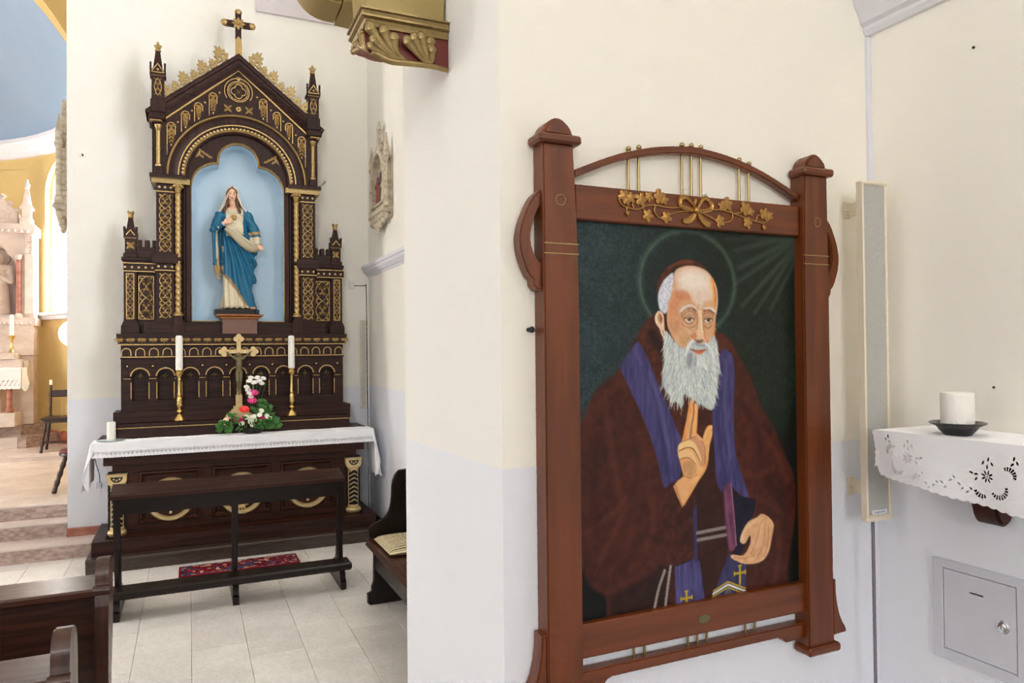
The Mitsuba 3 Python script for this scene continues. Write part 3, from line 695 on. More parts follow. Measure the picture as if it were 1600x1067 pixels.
    R('battlement', cat_([bx(*X(.86, .70), y+.01, y+.10, 2.62, 2.72)]+[bx(*X(.86-k*.062, .822-k*.062), y+.01, y+.10, 2.72, 2.785, .004) for k in range(3)]), W_+'x')
    c = XC+s*.912; d = y+.06
    R('wing_pinnacle', cat_([bx(c-.060, c+.060, d-.06, d+.06, 2.62, 2.66, .006), bx(c-.046, c+.046, d-.046, d+.046, 2.65, 2.80, .004)]), W_+'z')
    R('pinnacle_flower', cat_([leaf(c, 2.73, d-.046, .045, .03, 45+90*q, .012) for q in range(4)]+[bx(c-.05, c+.05, d-.052, d-.04, 2.796, 2.804)]), 'gilt')
    R('wing_gablet', cat_([bx(c-.056, c+.056, d-.056, d+.056, 2.80, 2.86, .003)]+[bx(c+a*.048-.010, c+a*.048+.010, d-.058, d-.03, 2.86, 2.90, .003) for a in (-1, 1)]+[prism([(c-.05, 2.86), (c, 2.915), (c+.05, 2.86)], d-.056, d+.05)]), W_+'z')
    R('gablet_line', sweep([(c-.036, 2.822), (c, 2.868), (c+.036, 2.822)], [(-.004, d-.05), (-.004, d-.062), (.004, d-.062), (.004, d-.05)]), 'gilt')
    R('spire', hull([(c+a*w, d+b*w, z) for z, w in ((2.85, .038), (2.985, .017)) for a in (-1, 1) for b in (-1, 1)]), W_+'z')
    R('finial', cat_([lathe([(.02, 2.98), (.026, 2.986), (.02, 2.995), (.024, 3.02), (.03, 3.035), (.0, 3.03)], 10, (c, d, 0))]+[ball(c+.026*math.cos(q*PI/2+.8), d+.026*math.sin(q*PI/2+.8), 3.04, .009, 1) for q in range(4)]), 'gilt')
both(side)
# pedestal of the statue inside the niche
R('statue_pedestal', bx(XC-.152, XC+.152, FY-.055, FY+.24, 1.934, 2.075, .003), 'pedestal_wood')
R('pedestal_cap', cat_([bx(XC-.175, XC+.175, FY-.075, FY+.25, 2.072, 2.098, .008), bx(XC-.205, XC+.205, FY-.10, FY+.26, 2.098, 2.116, .005)]), 'pedestal_cap')
# ---------------------------------------------------------------- platform, altar table, cloth and what stands on it
TC = .436
PL = thing('altar_platform', 'black-brown wooden platform step under the altar table', 'platform')
put(PL, 'step', prism([(6.585, 0), (6.585, .085), (6.57, .09), (6.57, .105), (6.58, .116), (WY-.01, .116), (WY-.01, 0)], -.755, 1.628, 'yz'), 'predella_wood')
put(PL, 'plinth', shelf(TC-1.06, TC+1.06, 6.775, 7.40, [(-.10, .116), (.03, .116), (.035, .15), (.02, .162), (.03, .172), (.012, .195), (.016, .205), (-.015, .225), (-.10, .232)]), 'altar_wood_x', 20)
put(PL, 'plinth_core', bx(TC-1.04, TC+1.04, 6.80, WY-.02, .116, .2315), 'table_wood_x')

AT = thing('altar_table', 'dark wooden altar table with three gilded rings on its panelled front', 'altar')
FYT = 6.90
# carcase with three recessed panels
TXC = [-.149, .4315, 1.012]
front = sbox(TC-1.03, .232, TC+1.03, .87)
pan = [sbox(c-.245, .30, c+.245, .745) for c in TXC]
for g in pan: front = front.difference(g)
put(AT, 'front_frame', prism(front, FYT, FYT+.04, bevel=.008), 'table_wood_x')
put(AT, 'carcase', bx(TC-1.03, TC+1.03, FYT+.041, WY-.02, .232, .93), 'table_wood_x')
for g, c in zip(pan, TXC):
    e = np.array(g.exterior.coords)[:-1]
    if Polygon(e).exterior.is_ccw: e = e[::-1]
    put(AT, 'panel_moulding', sweep(e, [(-.004, FYT+.03), (-.004, FYT-.006), (-.018, FYT-.008), (-.03, FYT+.012), (-.04, FYT+.02), (-.045, FYT+.042)], closed=True), 'table_wood_x', 25)
    pm = put(AT, 'panel', bx(c-.215, c+.215, FYT+.03, FYT+.06, .32, .72), 'table_wood_x')
    z = .487
    rk = put(AT, 'gold_ring', sweep(arc(c, z, .168, 360, 0, 49)[:-1], [(-.022, FYT+.035), (-.020, FYT-.002), (-.008, FYT-.016), (.008, FYT-.016), (.020, FYT-.002), (.022, FYT+.035)], closed=True), 'pale_gilt', 40)
    if c != TXC[1]:
        put(AT, 'inner_ring', sweep(arc(c, z, .083, 360, 0, 33)[:-1], [(-.009, FYT+.035), (-.007, FYT+.006), (.007, FYT+.006), (.009, FYT+.035)], closed=True), 'pale_gilt', 40)
        for s in (-1, 1): put(AT, 'gold_stud', ball(c, FYT+.022, z+s*.115, .014, 2, (1, .8, 1)), 'pale_gilt', True)
        put(AT, 'gold_stud', ball(c, FYT+.02, z, .02, 2, (1, .8, 1)), 'pale_gilt', True)
    else:
        for s in (-1, 1):
            out = [tube(xz3(spiral(c+q*.022, z+s*.098, .022, 90 if s > 0 else -90, 1.1, q*s, 12), FYT+.02), .006, 6) for q in (-1, 1)]
            out += [leaf(c+q*.006, z+s*.10, FYT+.018, .05, .03, s*90-q*30*s, .014) for q in (-1, 0, 1)]+[leaf(c+q*.01, z+s*.09, FYT+.02, .05, .03, (0 if q > 0 else 180)+s*q*20, .012) for q in (-1, 1)]
            put(AT, 'fleuron', cat_(out), 'pale_gilt')
        out = [bx(c-.012, c+.012, FYT+.012, FYT+.035, z-.07, z+.07, .003), bx(c-.06, c+.06, FYT+.012, FYT+.035, z-.012, z+.012, .003)]
        put(AT, 'gold_cross', cat_(out), 'pale_gilt')
put(AT, 'top_moulding', shelf(TC-1.03, TC+1.03, FYT, 7.4, [(-.06, .82), (.006, .82), (.012, .832), (.006, .845), (.03, .865), (.05, .885), (.056, .90), (.06, .925), (-.06, .93)]), 'table_wood_x', 20)
put(AT, 'table_top', bx(TC-1.165, TC+1.165, 6.82, WY-.003, .93, 1.016, .006), 'table_wood_x')
for s in (-1, 1):
    c = TC+s*.992; y = FYT-.012
    put(AT, 'column_back', bx(c-.07, c+.07, FYT-.004, FYT+.03, .232, .76, .003), 'black_wood_z')
    cap = prism([(c-.075, .742), (c-.075, .69), (c-.064, .66), (c-.042, .648), (c+.042, .648), (c+.064, .66), (c+.075, .69), (c+.075, .742)], y-.045, y+.03, bevel=.006)
    put(AT, 'column_capital', cat_([cap, bx(c-.078, c+.078, y-.05, y+.03, .735, .745, .002), lathe([(.046, .628), (.052, .634), (.052, .642), (.044, .648)], 16, (c, y-.012, 0))]), 'pale_gilt')
    put(AT, 'capital_recess_shade', prism(np.vstack([arc(c, .722, .046, 180, 360, 14)]), y-.0462, y-.044), 'dark_gap')  # flat dark half-disc: the shade of the capital's recess put in as colour
    for q in (-1, 0, 1): put(AT, 'capital_berry', ball(c+q*.021, y-.048, .704-.010*(q == 0), .0095, 1), 'pale_gilt', True)
    put(AT, 'column_shaft', lathe([(.042, .285), (.042, .63)], 18, (c, y-.012, 0)), 'black_wood_z', 40)
    out = []
    for k in range(8):
        z0 = .318+k*.041
        t = np.linspace(-1, 1, 13); a = t*PI/2
        out.append(tube(np.stack([c+.043*np.sin(a), y-.012-.043*np.cos(a), z0+.034*(1-np.abs(t)*1.15)], 1), .0065, 5))
    for q in (-1, 1):
        out.append(tube([(c+q*.044, y-.010, .295), (c+q*.044, y-.010, .625)], .005, 5))
    put(AT, 'column_chevrons', cat_(out), 'pale_gilt')
    put(AT, 'column_base', lathe([(.062, .232), (.07, .24), (.074, .256), (.066, .272), (.05, .28), (.05, .288), (.056, .294), (.046, .302)], 20, (c, y-.012, 0)), 'pale_gilt', 35)

# cloth: top, front overhang with lace, two hanging ends
def sheet(fn, nu, nv, thick=.0025):
    """Cloth from fn(u, v) -> point arrays, given a small thickness."""
    u, v = np.meshgrid(np.linspace(0, 1, nu), np.linspace(0, 1, nv), indexing='ij')
    P = np.stack(fn(u, v), -1)
    du, dv = np.gradient(P, axis=0), np.gradient(P, axis=1); N = np.cross(du, dv); N /= np.linalg.norm(N, axis=-1, keepdims=True)+1e-12
    A, B = (P+N*thick/2).reshape(-1, 3), (P-N*thick/2).reshape(-1, 3); k = nu*nv; F = []
    I = np.arange(k).reshape(nu, nv)
    a, b, c, d = I[:-1, :-1].ravel(), I[1:, :-1].ravel(), I[1:, 1:].ravel(), I[:-1, 1:].ravel()
    F = [np.stack([a, b, c], 1), np.stack([a, c, d], 1), np.stack([a, c, b], 1)+k, np.stack([a, d, c], 1)+k]
    rim = np.concatenate([I[:-1, 0], I[-1, :-1], I[:0:-1, -1], I[0, :0:-1]]); nx_ = np.roll(rim, -1)
    F += [np.stack([rim, rim+k, nx_+k], 1), np.stack([rim, nx_+k, nx_], 1)]
    return TM(np.vstack([A, B]), np.vstack(F))
AC_ = thing('altar_cloth', 'long white altar cloth with a lace border, hanging over both table ends', 'tablecloth')
x0, x1 = TC-1.172, TC+1.172
def top_fn(u, v):
    x = x0+(x1-x0)*u; y = 7.026+(6.815-7.026)*v+.004*np.sin(u*140)*(v < .01)
    return x, y, 1.0195+.0012*np.sin(u*37+v*5)
put(AC_, 'top', sheet(top_fn, 160, 12), 'linen', True)
def front_fn(u, v):
    x = x0+(x1-x0)*u
    return x, 6.812-.006*v-.004*np.sin(u*31)*v, 1.0195-.066*v
put(AC_, 'front_fall', sheet(front_fn, 160, 6), 'linen', True)
def lace_poly():
    base = sbox(x0+.004, .905, x1-.004, .957); holes = []
    n = 74
    for i in range(n):
        c = x0+.018+(x1-x0-.036)*i/(n-1)
        for k, (dx, dz) in enumerate(((0, .940), (.008, .930), (-.008, .930), (0, .921))): holes.append(Point(c+dx, dz).buffer(.0042, 3))
        holes.append(Polygon([(c+.012, .947), (c+.019, .944), (c+.016, .935)]))
    scal = unary_union([Point(x0+.012+(x1-x0-.024)*i/95, .906).buffer(.0135, 5) for i in range(96)])
    return base.union(scal).difference(unary_union(holes))
put(AC_, 'lace_border', prism(lace_poly(), 6.800, 6.8025), 'linen')
for s in (-1, 1):
    e = x0 if s < 0 else x1
    def end_fn(u, v, s=s, e=e):
        y = 6.815+.30*u
        fl = .018+.050*v**.8*(1-u)**2+.010*np.sin(u*9+1)*v
        L = (.40 if s < 0 else .46)-.05*u
        return e+s*fl*v**.5-0*u, y-.03*v*(1-u)**2, 1.0195-L*v
    put(AC_, 'side_fall', sheet(end_fn, 30, 30), 'linen', True)
    def cor(u, v, s=s, e=e):
        a = u*PI/2
        r = .004+.062*v*(np.sin(u*PI))**.7+.012*v
        L = (.066+.02)*(1-u)+(.40 if s < 0 else .46)*u
        return e-s*.012*(1-u)+s*(r*np.sin(a)+.004), 6.815-r*np.cos(a)*.8-.002, 1.0195-L*v
    put(AC_, 'corner_fold', sheet(cor, 16, 24), 'linen', True)

# candlesticks and candles on the retable's step
def candlestick(x, y, where):
    k = thing('candlestick', f'turned brass candlestick standing {where}', 'candlestick', 'brass candlesticks on the altar')
    z = 1.149
    put(k, 'foot', cat_([lathe([(.058, z), (.060, z+.006), (.052, z+.014), (.044, z+.032), (.026, z+.05), (.022, z+.058)], 24, (x, y, 0))]+[ball(x+.052*math.cos(a), y+.052*math.sin(a), z+.009, .009, 1) for a in (.6, 2.7, 4.8)]), 'brass', 30)
    st = [(.018, z+.058), (.028, z+.07), (.034, z+.085), (.026, z+.098), (.014, z+.106), (.020, z+.12), (.024, z+.14), (.022, z+.20), (.018, z+.215), (.028, z+.225), (.018, z+.235), (.014, z+.25), (.013, z+.36), (.018, z+.37), (.014, z+.38), (.024, z+.395), (.030, z+.405)]
    put(k, 'stem', lathe(st, 20, (x, y, 0)), 'brass', 40)
    put(k, 'twisted_knop', cat_([tube([(x+.024*math.cos(a*2+q*PI/2), y+.024*math.sin(a*2+q*PI/2), z+.13+.035*a) for a in np.linspace(0, 2.1, 14)], .005, 5) for q in range(4)]), 'brass', True)
    put(k, 'drip_pan', lathe([(.028, z+.405), (.034, z+.42), (.036, z+.43), (.030, z+.432), (.024, z+.435), (.028, z+.446), (.028, z+.458)], 20, (x, y, 0)), 'brass', 30)
    c = thing('candle', f'tall white candle burning-ready in the brass candlestick {where}'.replace(' burning-ready', ''), 'candle', 'tall altar candles')
    put(c, 'shaft', lathe([(.030, z+.458), (.0305, z+.47), (.0300, z+.755), (.022, z+.768), (.008, z+.764)], 24, (x, y, 0)), 'wax', 40)
    put(c, 'wick', tube([(x, y, z+.755), (x+.001, y, z+.785)], .0018, 5), 'ink_black')
candlestick(-.080, 7.103, 'left of the crucifix')
candlestick(.893, 7.103, 'right of the crucifix')

# standing crucifix
K = thing('crucifix', 'pale gilded trefoil-ended crucifix on a stepped foot behind the flowers', 'crucifix')
kx, ky, z = .423, 7.105, 1.149
put(K, 'foot', cat_([prism([(kx-w0, a), (kx+w0, a), (kx+w1, b), (kx-w1, b)], ky-d, ky+d) for w0, w1, a, b, d in ((.125, .125, z, z+.02, .06), (.118, .108, z+.02, z+.045, .055), (.094, .088, z+.045, z+.062, .05), (.078, .06, z+.062, z+.09, .045), (.05, .05, z+.09, z+.115, .04))]), 'pale_gilt')
cr_ = [bx(kx-.020, kx+.020, ky-.012, ky+.012, z+.11, z+.72, .004), bx(kx-.115, kx+.115, ky-.012, ky+.012, z+.598, z+.638, .004), bx(kx-.030, kx+.030, ky-.014, ky+.014, z+.11, z+.22, .005)]
for dx, dz in ((-.125, .618), (.125, .618), (0, .735)):
    ux, uz = (np.sign(dx), 0) if dx else (0, 1)
    for t in (-1, 0, 1):
        cr_.append(lathe([(.0, -.011), (.024, -.011), (.024, .011), (.0, .011)], 14))
        cr_[-1].apply_transform(trimesh.transformations.rotation_matrix(PI/2, (1, 0, 0)))
        cr_[-1].apply_translation((kx+dx+ux*.026*(t == 0)+(0 if dx else t*.024), ky, z+dz+uz*.026*(t == 0)+(t*.024 if dx else 0)))
put(K, 'cross', cat_(cr_), 'pale_gilt')
J = {'h': (kx-.004, ky-.034, z+.588, .020), 'n': (kx, ky-.03, z+.565, .011), 's': (kx, ky-.026, z+.548, .026), 'c': (kx, ky-.028, z+.50, .028), 'p': (kx, ky-.026, z+.44, .026),
     'la': (kx-.032, ky-.026, z+.552, .013), 'le': (kx-.065, ky-.024, z+.578, .009), 'lh': (kx-.10, ky-.018, z+.612, .008), 'ra': (kx+.032, ky-.026, z+.552, .013), 're': (kx+.065, ky-.024, z+.578, .009), 'rh': (kx+.10, ky-.018, z+.612, .008),
     'lk': (kx-.014, ky-.036, z+.35, .015), 'lf': (kx-.004, ky-.022, z+.25, .010), 'rk': (kx+.014, ky-.036, z+.35, .015), 'rf': (kx+.004, ky-.024, z+.25, .010), 'lt': (kx-.003, ky-.034, z+.228, .009), 'lp': (kx-.014, ky-.027, z+.43, .02), 'rp': (kx+.014, ky-.027, z+.43, .02)}
put(K, 'corpus', skin(J, [('h', 'n'), ('n', 's'), ('s', 'c'), ('c', 'p'), ('s', 'la'), ('la', 'le'), ('le', 'lh'), ('s', 'ra'), ('ra', 're'), ('re', 'rh'), ('lp', 'lk'), ('lk', 'lf'), ('rp', 'rk'), ('rk', 'rf'), ('lf', 'lt'), ('rf', 'lt'), ('p', 'lp'), ('p', 'rp')], .006, 8), 'dull_brass', True)

# small candle on a glass plate at the left end
GP = single('glass_plate', lathe([(.0, 1.0215), (.095, 1.0215), (.106, 1.026), (.108, 1.0285), (.096, 1.0275), (.0, 1.0265)], 40, (-.605, 6.93, 0), False), 'glass_plate', 'flat glass plate under the short candle on the altar cloth', 'plate', 30)
c = thing('pillar_candle', 'short white candle on the glass plate at the altar end', 'candle')
put(c, 'shaft', lathe([(.034, 1.0285), (.0345, 1.04), (.034, 1.172), (.028, 1.178), (.010, 1.174)], 24, (-.605, 6.965, 0)), 'wax', 40)
put(c, 'wick', tube([(-.605, 6.965, 1.17), (-.604, 6.965, 1.186)], .0015, 5), 'ink_black')
# small framed card leaning behind the flowers
cd = thing('altar_card', 'small dark card with a thin gold border behind the flowers', 'card')
put(cd, 'card', bx(.335, .475, 7.015, 7.025, 1.0215, 1.145), 'black_wood_x')
put(cd, 'border', cat_([bx(.342, .468, 7.012, 7.018, 1.132, 1.137), bx(.342, .347, 7.012, 7.018, 1.03, 1.135), bx(.463, .468, 7.012, 7.018, 1.03, 1.135)]), 'gilt')

# flower arrangement
FL = thing('flower_arrangement', 'low bowl of pink roses, white daisies and green leaves on the altar cloth', 'flowers')
fx, fy = .526, 6.945
put(FL, 'bowl', lathe([(.055, 1.021), (.075, 1.024), (.082, 1.04), (.080, 1.062), (.070, 1.066), (.06, 1.05)], 24, (fx, fy, 0)), 'pot_black', 35)
def petal_flower(cx, cy, cz, r, n, layers, tilt=(0, -.6, .8), cup=.5):
    t = np.asarray(tilt, float); t /= np.linalg.norm(t); u = np.cross(t, (1, .2, .1)); u /= np.linalg.norm(u); w = np.cross(t, u); out = []
    for l in range(layers):
        rr = r*(1-.72*l/max(layers, 1)); up = cup*(.3+.7*l/max(layers, 1))
        for k in range(n):
            a = 2*PI*(k+.5*l)/n; d = math.cos(a)*u+math.sin(a)*w; e = np.cross(t, d); c = np.array([cx, cy, cz])
            wd = rr*1.2*math.sin(PI/n)+.002
            V = [c, c+d*rr*.55+e*wd*.8+t*up*rr*.35, c+d*rr+e*wd*.5+t*up*rr*.75, c+d*rr-e*wd*.5+t*up*rr*.75, c+d*rr*.55-e*wd*.8+t*up*rr*.35, c+d*rr*.6+t*(up*rr*.35-.12*rr)]
            out.append(TM(V, [(0, 1, 5), (1, 2, 5), (2, 3, 5), (3, 4, 5), (4, 0, 5)]))
    return cat_(out)
def rose(x, z, r, b, y=fy-.03, name='rose', lb=None, **k):
    put(FL, name, cat_([petal_flower(x, y, z, r, 7, 4, **k), ball(x, y-.25*r, z, r*.42, 2)]), b, label=lb)
rose(.537, 1.388, .044, 'petal_pink', fy-.01, lb='pink rose'); rose(.524, 1.318, .042, 'petal_pink', fy-.02, lb='pink rose')
rose(.456, 1.242, .046, 'petal_red', fy-.04, lb='coral red rose')
rose(.299, 1.142, .036, 'petal_cream', fy-.03, lb='cream rose', tilt=(-.6, -.6, .4)); rose(.402, 1.152, .036, 'petal_deep', fy-.05, lb='deep pink rose')
rose(.616, 1.158, .040, 'petal_deep', fy-.05, lb='deep pink rose')
r2 = np.random.default_rng(3)
for i in range(12):
    x, z = (.50+.018*i-.0, 1.50+.028*math.sin(i*1.9)) if i < 8 else (.478+.012*(i-8), 1.445-.03*(i-8))
    y = fy+float(r2.uniform(-.03, .03))
    put(FL, 'daisy', cat_([petal_flower(x, y, z, .026, 10, 2, cup=.25, tilt=(float(r2.uniform(-.3, .3)), -.7, .8)), ball(x, y-.004, z+.002, .006, 1)]), 'petal_white', label='white daisy')
stems = []
for i in range(5):
    x = .49+.04*i; stems.append(tube(cr([(fx+r2.uniform(-.02, .02), fy, 1.06), ((fx+x)/2, fy, 1.28), (x, fy, 1.49)], 5), .0016, 4))
put(FL, 'stems', cat_(stems), 'leaf_green')
for x, z in ((.470, 1.175), (.505, 1.165), (.535, 1.175), (.545, 1.145), (.52, 1.10), (.600, 1.225), (.645, 1.175), (.672, 1.15), (.50, 1.135), (.43, 1.118), (.585, 1.19)):
    put(FL, 'lily', petal_flower(x, fy-.06+float(r2.uniform(-.02, .02)), z, .025, 6, 1, cup=.7, tilt=(float(r2.uniform(-.6, .6)), -.8, float(r2.uniform(-.1, .8)))), 'petal_lily', label='white star-shaped flower')
def leafblade(c, d, L, w):
    d = np.asarray(d, float); d /= np.linalg.norm(d); e = np.cross(d, (r2.uniform(-.4, .4), -1, r2.uniform(-.2, .6))); e /= np.linalg.norm(e); nn = np.cross(d, e); c = np.asarray(c, float)
    V = [c, c+.3*L*d+.5*w*e+.06*L*nn, c+.65*L*d+.42*w*e+.05*L*nn, c+L*d-.05*L*nn, c+.65*L*d-.42*w*e+.05*L*nn, c+.3*L*d-.5*w*e+.06*L*nn, c+.5*L*d]
    return TM(V, [(i, (i+1) % 6, 6) for i in range(6)])
for i in range(150):
    a = r2.uniform(0, 2*PI); zz = 1.06+abs(r2.normal(0, .055)); spread = .16*math.exp(-((zz-1.10)/.11)**2)+.03
    if i > 118: cx, cz_, yy = r2.uniform(.545, .67), r2.uniform(1.16, 1.33), fy+r2.uniform(-.03, .02)
    else: cx, cz_, yy = fx-.03+spread*1.25*math.cos(a), zz, fy+.42*spread*math.sin(a)-.01
    put(FL, 'leaf', leafblade((cx, yy, cz_), (math.cos(a), -.25+.5*math.sin(a), r2.uniform(-.35, .6)), r2.uniform(.045, .075), r2.uniform(.03, .046)), 'leaf_green')
# ---------------------------------------------------------------- kneeler, bench, pews, rug
single('rug', bx(-.08, .84, 6.18, 6.47, .0008, .010, .003), 'rug_weave', 'dark red patterned rug on the floor before the altar platform', 'rug')
KN = thing('kneeler', 'long black wooden kneeler with three frames before the altar', 'kneeler')
put(KN, 'top_board', prism([(5.375, .790), (5.37, .815), (5.385, .824), (5.60, .862), (5.61, .855), (5.61, .838)], -.478, 1.052, 'yz'), 'altar_wood_x')
put(KN, 'apron', prism([(5.41, .795), (5.43, .80), (5.43, .688), (5.41, .684)], -.44, 1.02, 'yz'), 'black_wood_x')
put(KN, 'kneeling_board', bx(-.475, 1.09, 5.30, 5.475, .150, .205, .012), 'black_wood_x')
for x in (-.442, .293, 1.035):
    w = .020
    fr = put(KN, 'frame', prism([(5.40, .795), (5.445, .795), (5.455, .71), (5.565, .20), (5.83, .058), (5.90, .05), (5.90, 0), (5.345, 0), (5.345, .055), (5.37, .062), (5.40, .13), (5.335, .15), (5.335, .156), (5.48, .156), (5.50, .20), (5.43, .55)], x-w, x+w, 'yz'), 'black_wood_z')
    put(KN, 'post', bx(x-.016, x+.016, 5.45, 5.50, .04, .80, .004), 'black_wood_z')
    put(KN, 'brace', prism([(5.50, .16), (5.53, .16), (5.86, .04), (5.84, .02)], x-.018, x+.018, 'yz'), 'black_wood_y')

BN = thing('side_bench', 'dark wooden bench with curved end panel and moulded seat edge by the right wall', 'bench')
pc = [(1.160, .455), (1.135, .485), (1.135, .525), (1.160, .548), (1.236, .585)]
pc = np.vstack([cr([(1.137, .47), (1.136, .52), (1.155, .548), (1.236, .582), (1.281, .64), (1.296, .72), (1.300, .79), (1.308, .845), (1.335, .895), (1.395, .918), (RX-.02, .925)], 6), [(RX-.02, 0), (1.14, 0), (1.122, .012), (1.122, .075), (1.15, .085), (1.152, .12), (1.165, .15), (1.168, .43)]])
put(BN, 'end_panel', prism(Polygon(pc), 4.93, 4.975, bevel=.006), 'black_wood_z')
put(BN, 'end_panel', prism(Polygon(pc), 3.22, 3.265, bevel=.006), 'black_wood_z')
put(BN, 'seat', cat_([prism([(1.118, .405), (1.108, .418), (1.118, .430), (1.108, .442), (1.118, .458), (RX-.03, .458), (RX-.03, .405)], 3.266, 4.955)]), 'pew_wood_y')
put(BN, 'backrest', bx(RX-.055, RX-.022, 3.266, 4.929, .46, .90, .005), 'black_wood_y')
put(BN, 'apron', bx(1.17, 1.19, 3.266, 4.929, .25, .405), 'black_wood_y')
def pillow(x0, x1, y0, y1, z0, z1, n=24):
    def fn(s):
        u, v = np.meshgrid(np.linspace(-1, 1, n), np.linspace(-1, 1, n), indexing='ij')
        e = (1-np.abs(u)**5)*(1-np.abs(v)**5); e = np.sqrt(np.maximum(e, 0))
        return (x0+x1)/2+(x1-x0)/2*u, (y0+y1)/2+(y1-y0)/2*v, (z0+.35*(z1-z0))+s*(.65 if s > 0 else .35)*(z1-z0)*e
    A, B = (np.stack(fn(s), -1).reshape(-1, 3) for s in (1, -1)); I = np.arange(n*n).reshape(n, n)
    a, b, c, d = I[:-1, :-1].ravel(), I[1:, :-1].ravel(), I[1:, 1:].ravel(), I[:-1, 1:].ravel()
    f = np.vstack([np.stack([a, b, c], 1), np.stack([a, c, d], 1)])
    return TM(np.vstack([A, B]), np.vstack([f, f[:, ::-1]+n*n]))
single('seat_cushion', pillow(1.142, 1.56, 4.40, 4.85, .459, .515), 'cushion_cloth', 'flat striped cushion lying on the dark side bench', 'cushion', True)

# pews: the last two seats of the rows at the left
def pew(dy, lab, dx=0.0, dz=0.0):
    p = thing('pew', lab, 'pew', 'dark pews at the left edge')
    Y = lambda y: y+dy
    # end panel: narrow upright with a rounded head, wider foot
    e = cr([(3.455, .79), (3.462, .84), (3.485, .872), (3.52, .885), (3.56, .878), (3.60, .852), (3.622, .81), (3.632, .74), (3.628, .62), (3.60, .50), (3.56, .40), (3.55, .28), (3.57, .16), (3.66, .10), (3.68, .0)], 6)
    e = np.vstack([e, [(3.30, 0), (3.31, .10), (3.38, .16), (3.42, .28), (3.43, .55), (3.44, .70)]])
    e[:, 0] += dy; e[:, 1] += np.where(e[:, 1] > .3, dz, 0)
    put(p, 'end_panel', prism(Polygon(e), -.352+dx, -.300+dx, 'yz', .006), 'pew_wood_z')
    put(p, 'end_roll', tube([(-.358+dx, Y(3.452), .765), (-.296+dx, Y(3.452), .765)], .021, 14), 'pew_wood_x', 40)
    put(p, 'book_ledge', prism([(Y(3.46), .735), (Y(3.45), .743), (Y(3.45), .764), (Y(3.46), .771), (Y(3.67), .776), (Y(3.68), .768), (Y(3.68), .735)], -2.9, -.352+dx, 'yz'), 'pew_wood_x')
    put(p, 'back_panel', bx(-2.9, -.352+dx, Y(3.555), Y(3.585), .12, .74), 'pew_wood_x')
    put(p, 'bottom_rail', bx(-2.9, -.352+dx, Y(3.54), Y(3.60), .06, .16, .006), 'pew_wood_x')
    put(p, 'seat', bx(-2.9, -.352+dx, Y(3.60), Y(4.0), .42, .45, .006), 'pew_wood_x')
    put(p, 'kneeling_rail', bx(-2.9, -.352+dx, Y(3.25), Y(3.42), .14, .17, .006), 'pew_wood_x')
pew(0, 'dark wooden pew with a rounded end panel, the one nearer the altar', -.010)
pew(-.905, 'dark wooden pew whose rounded end shows low in the corner', -.034, .016)
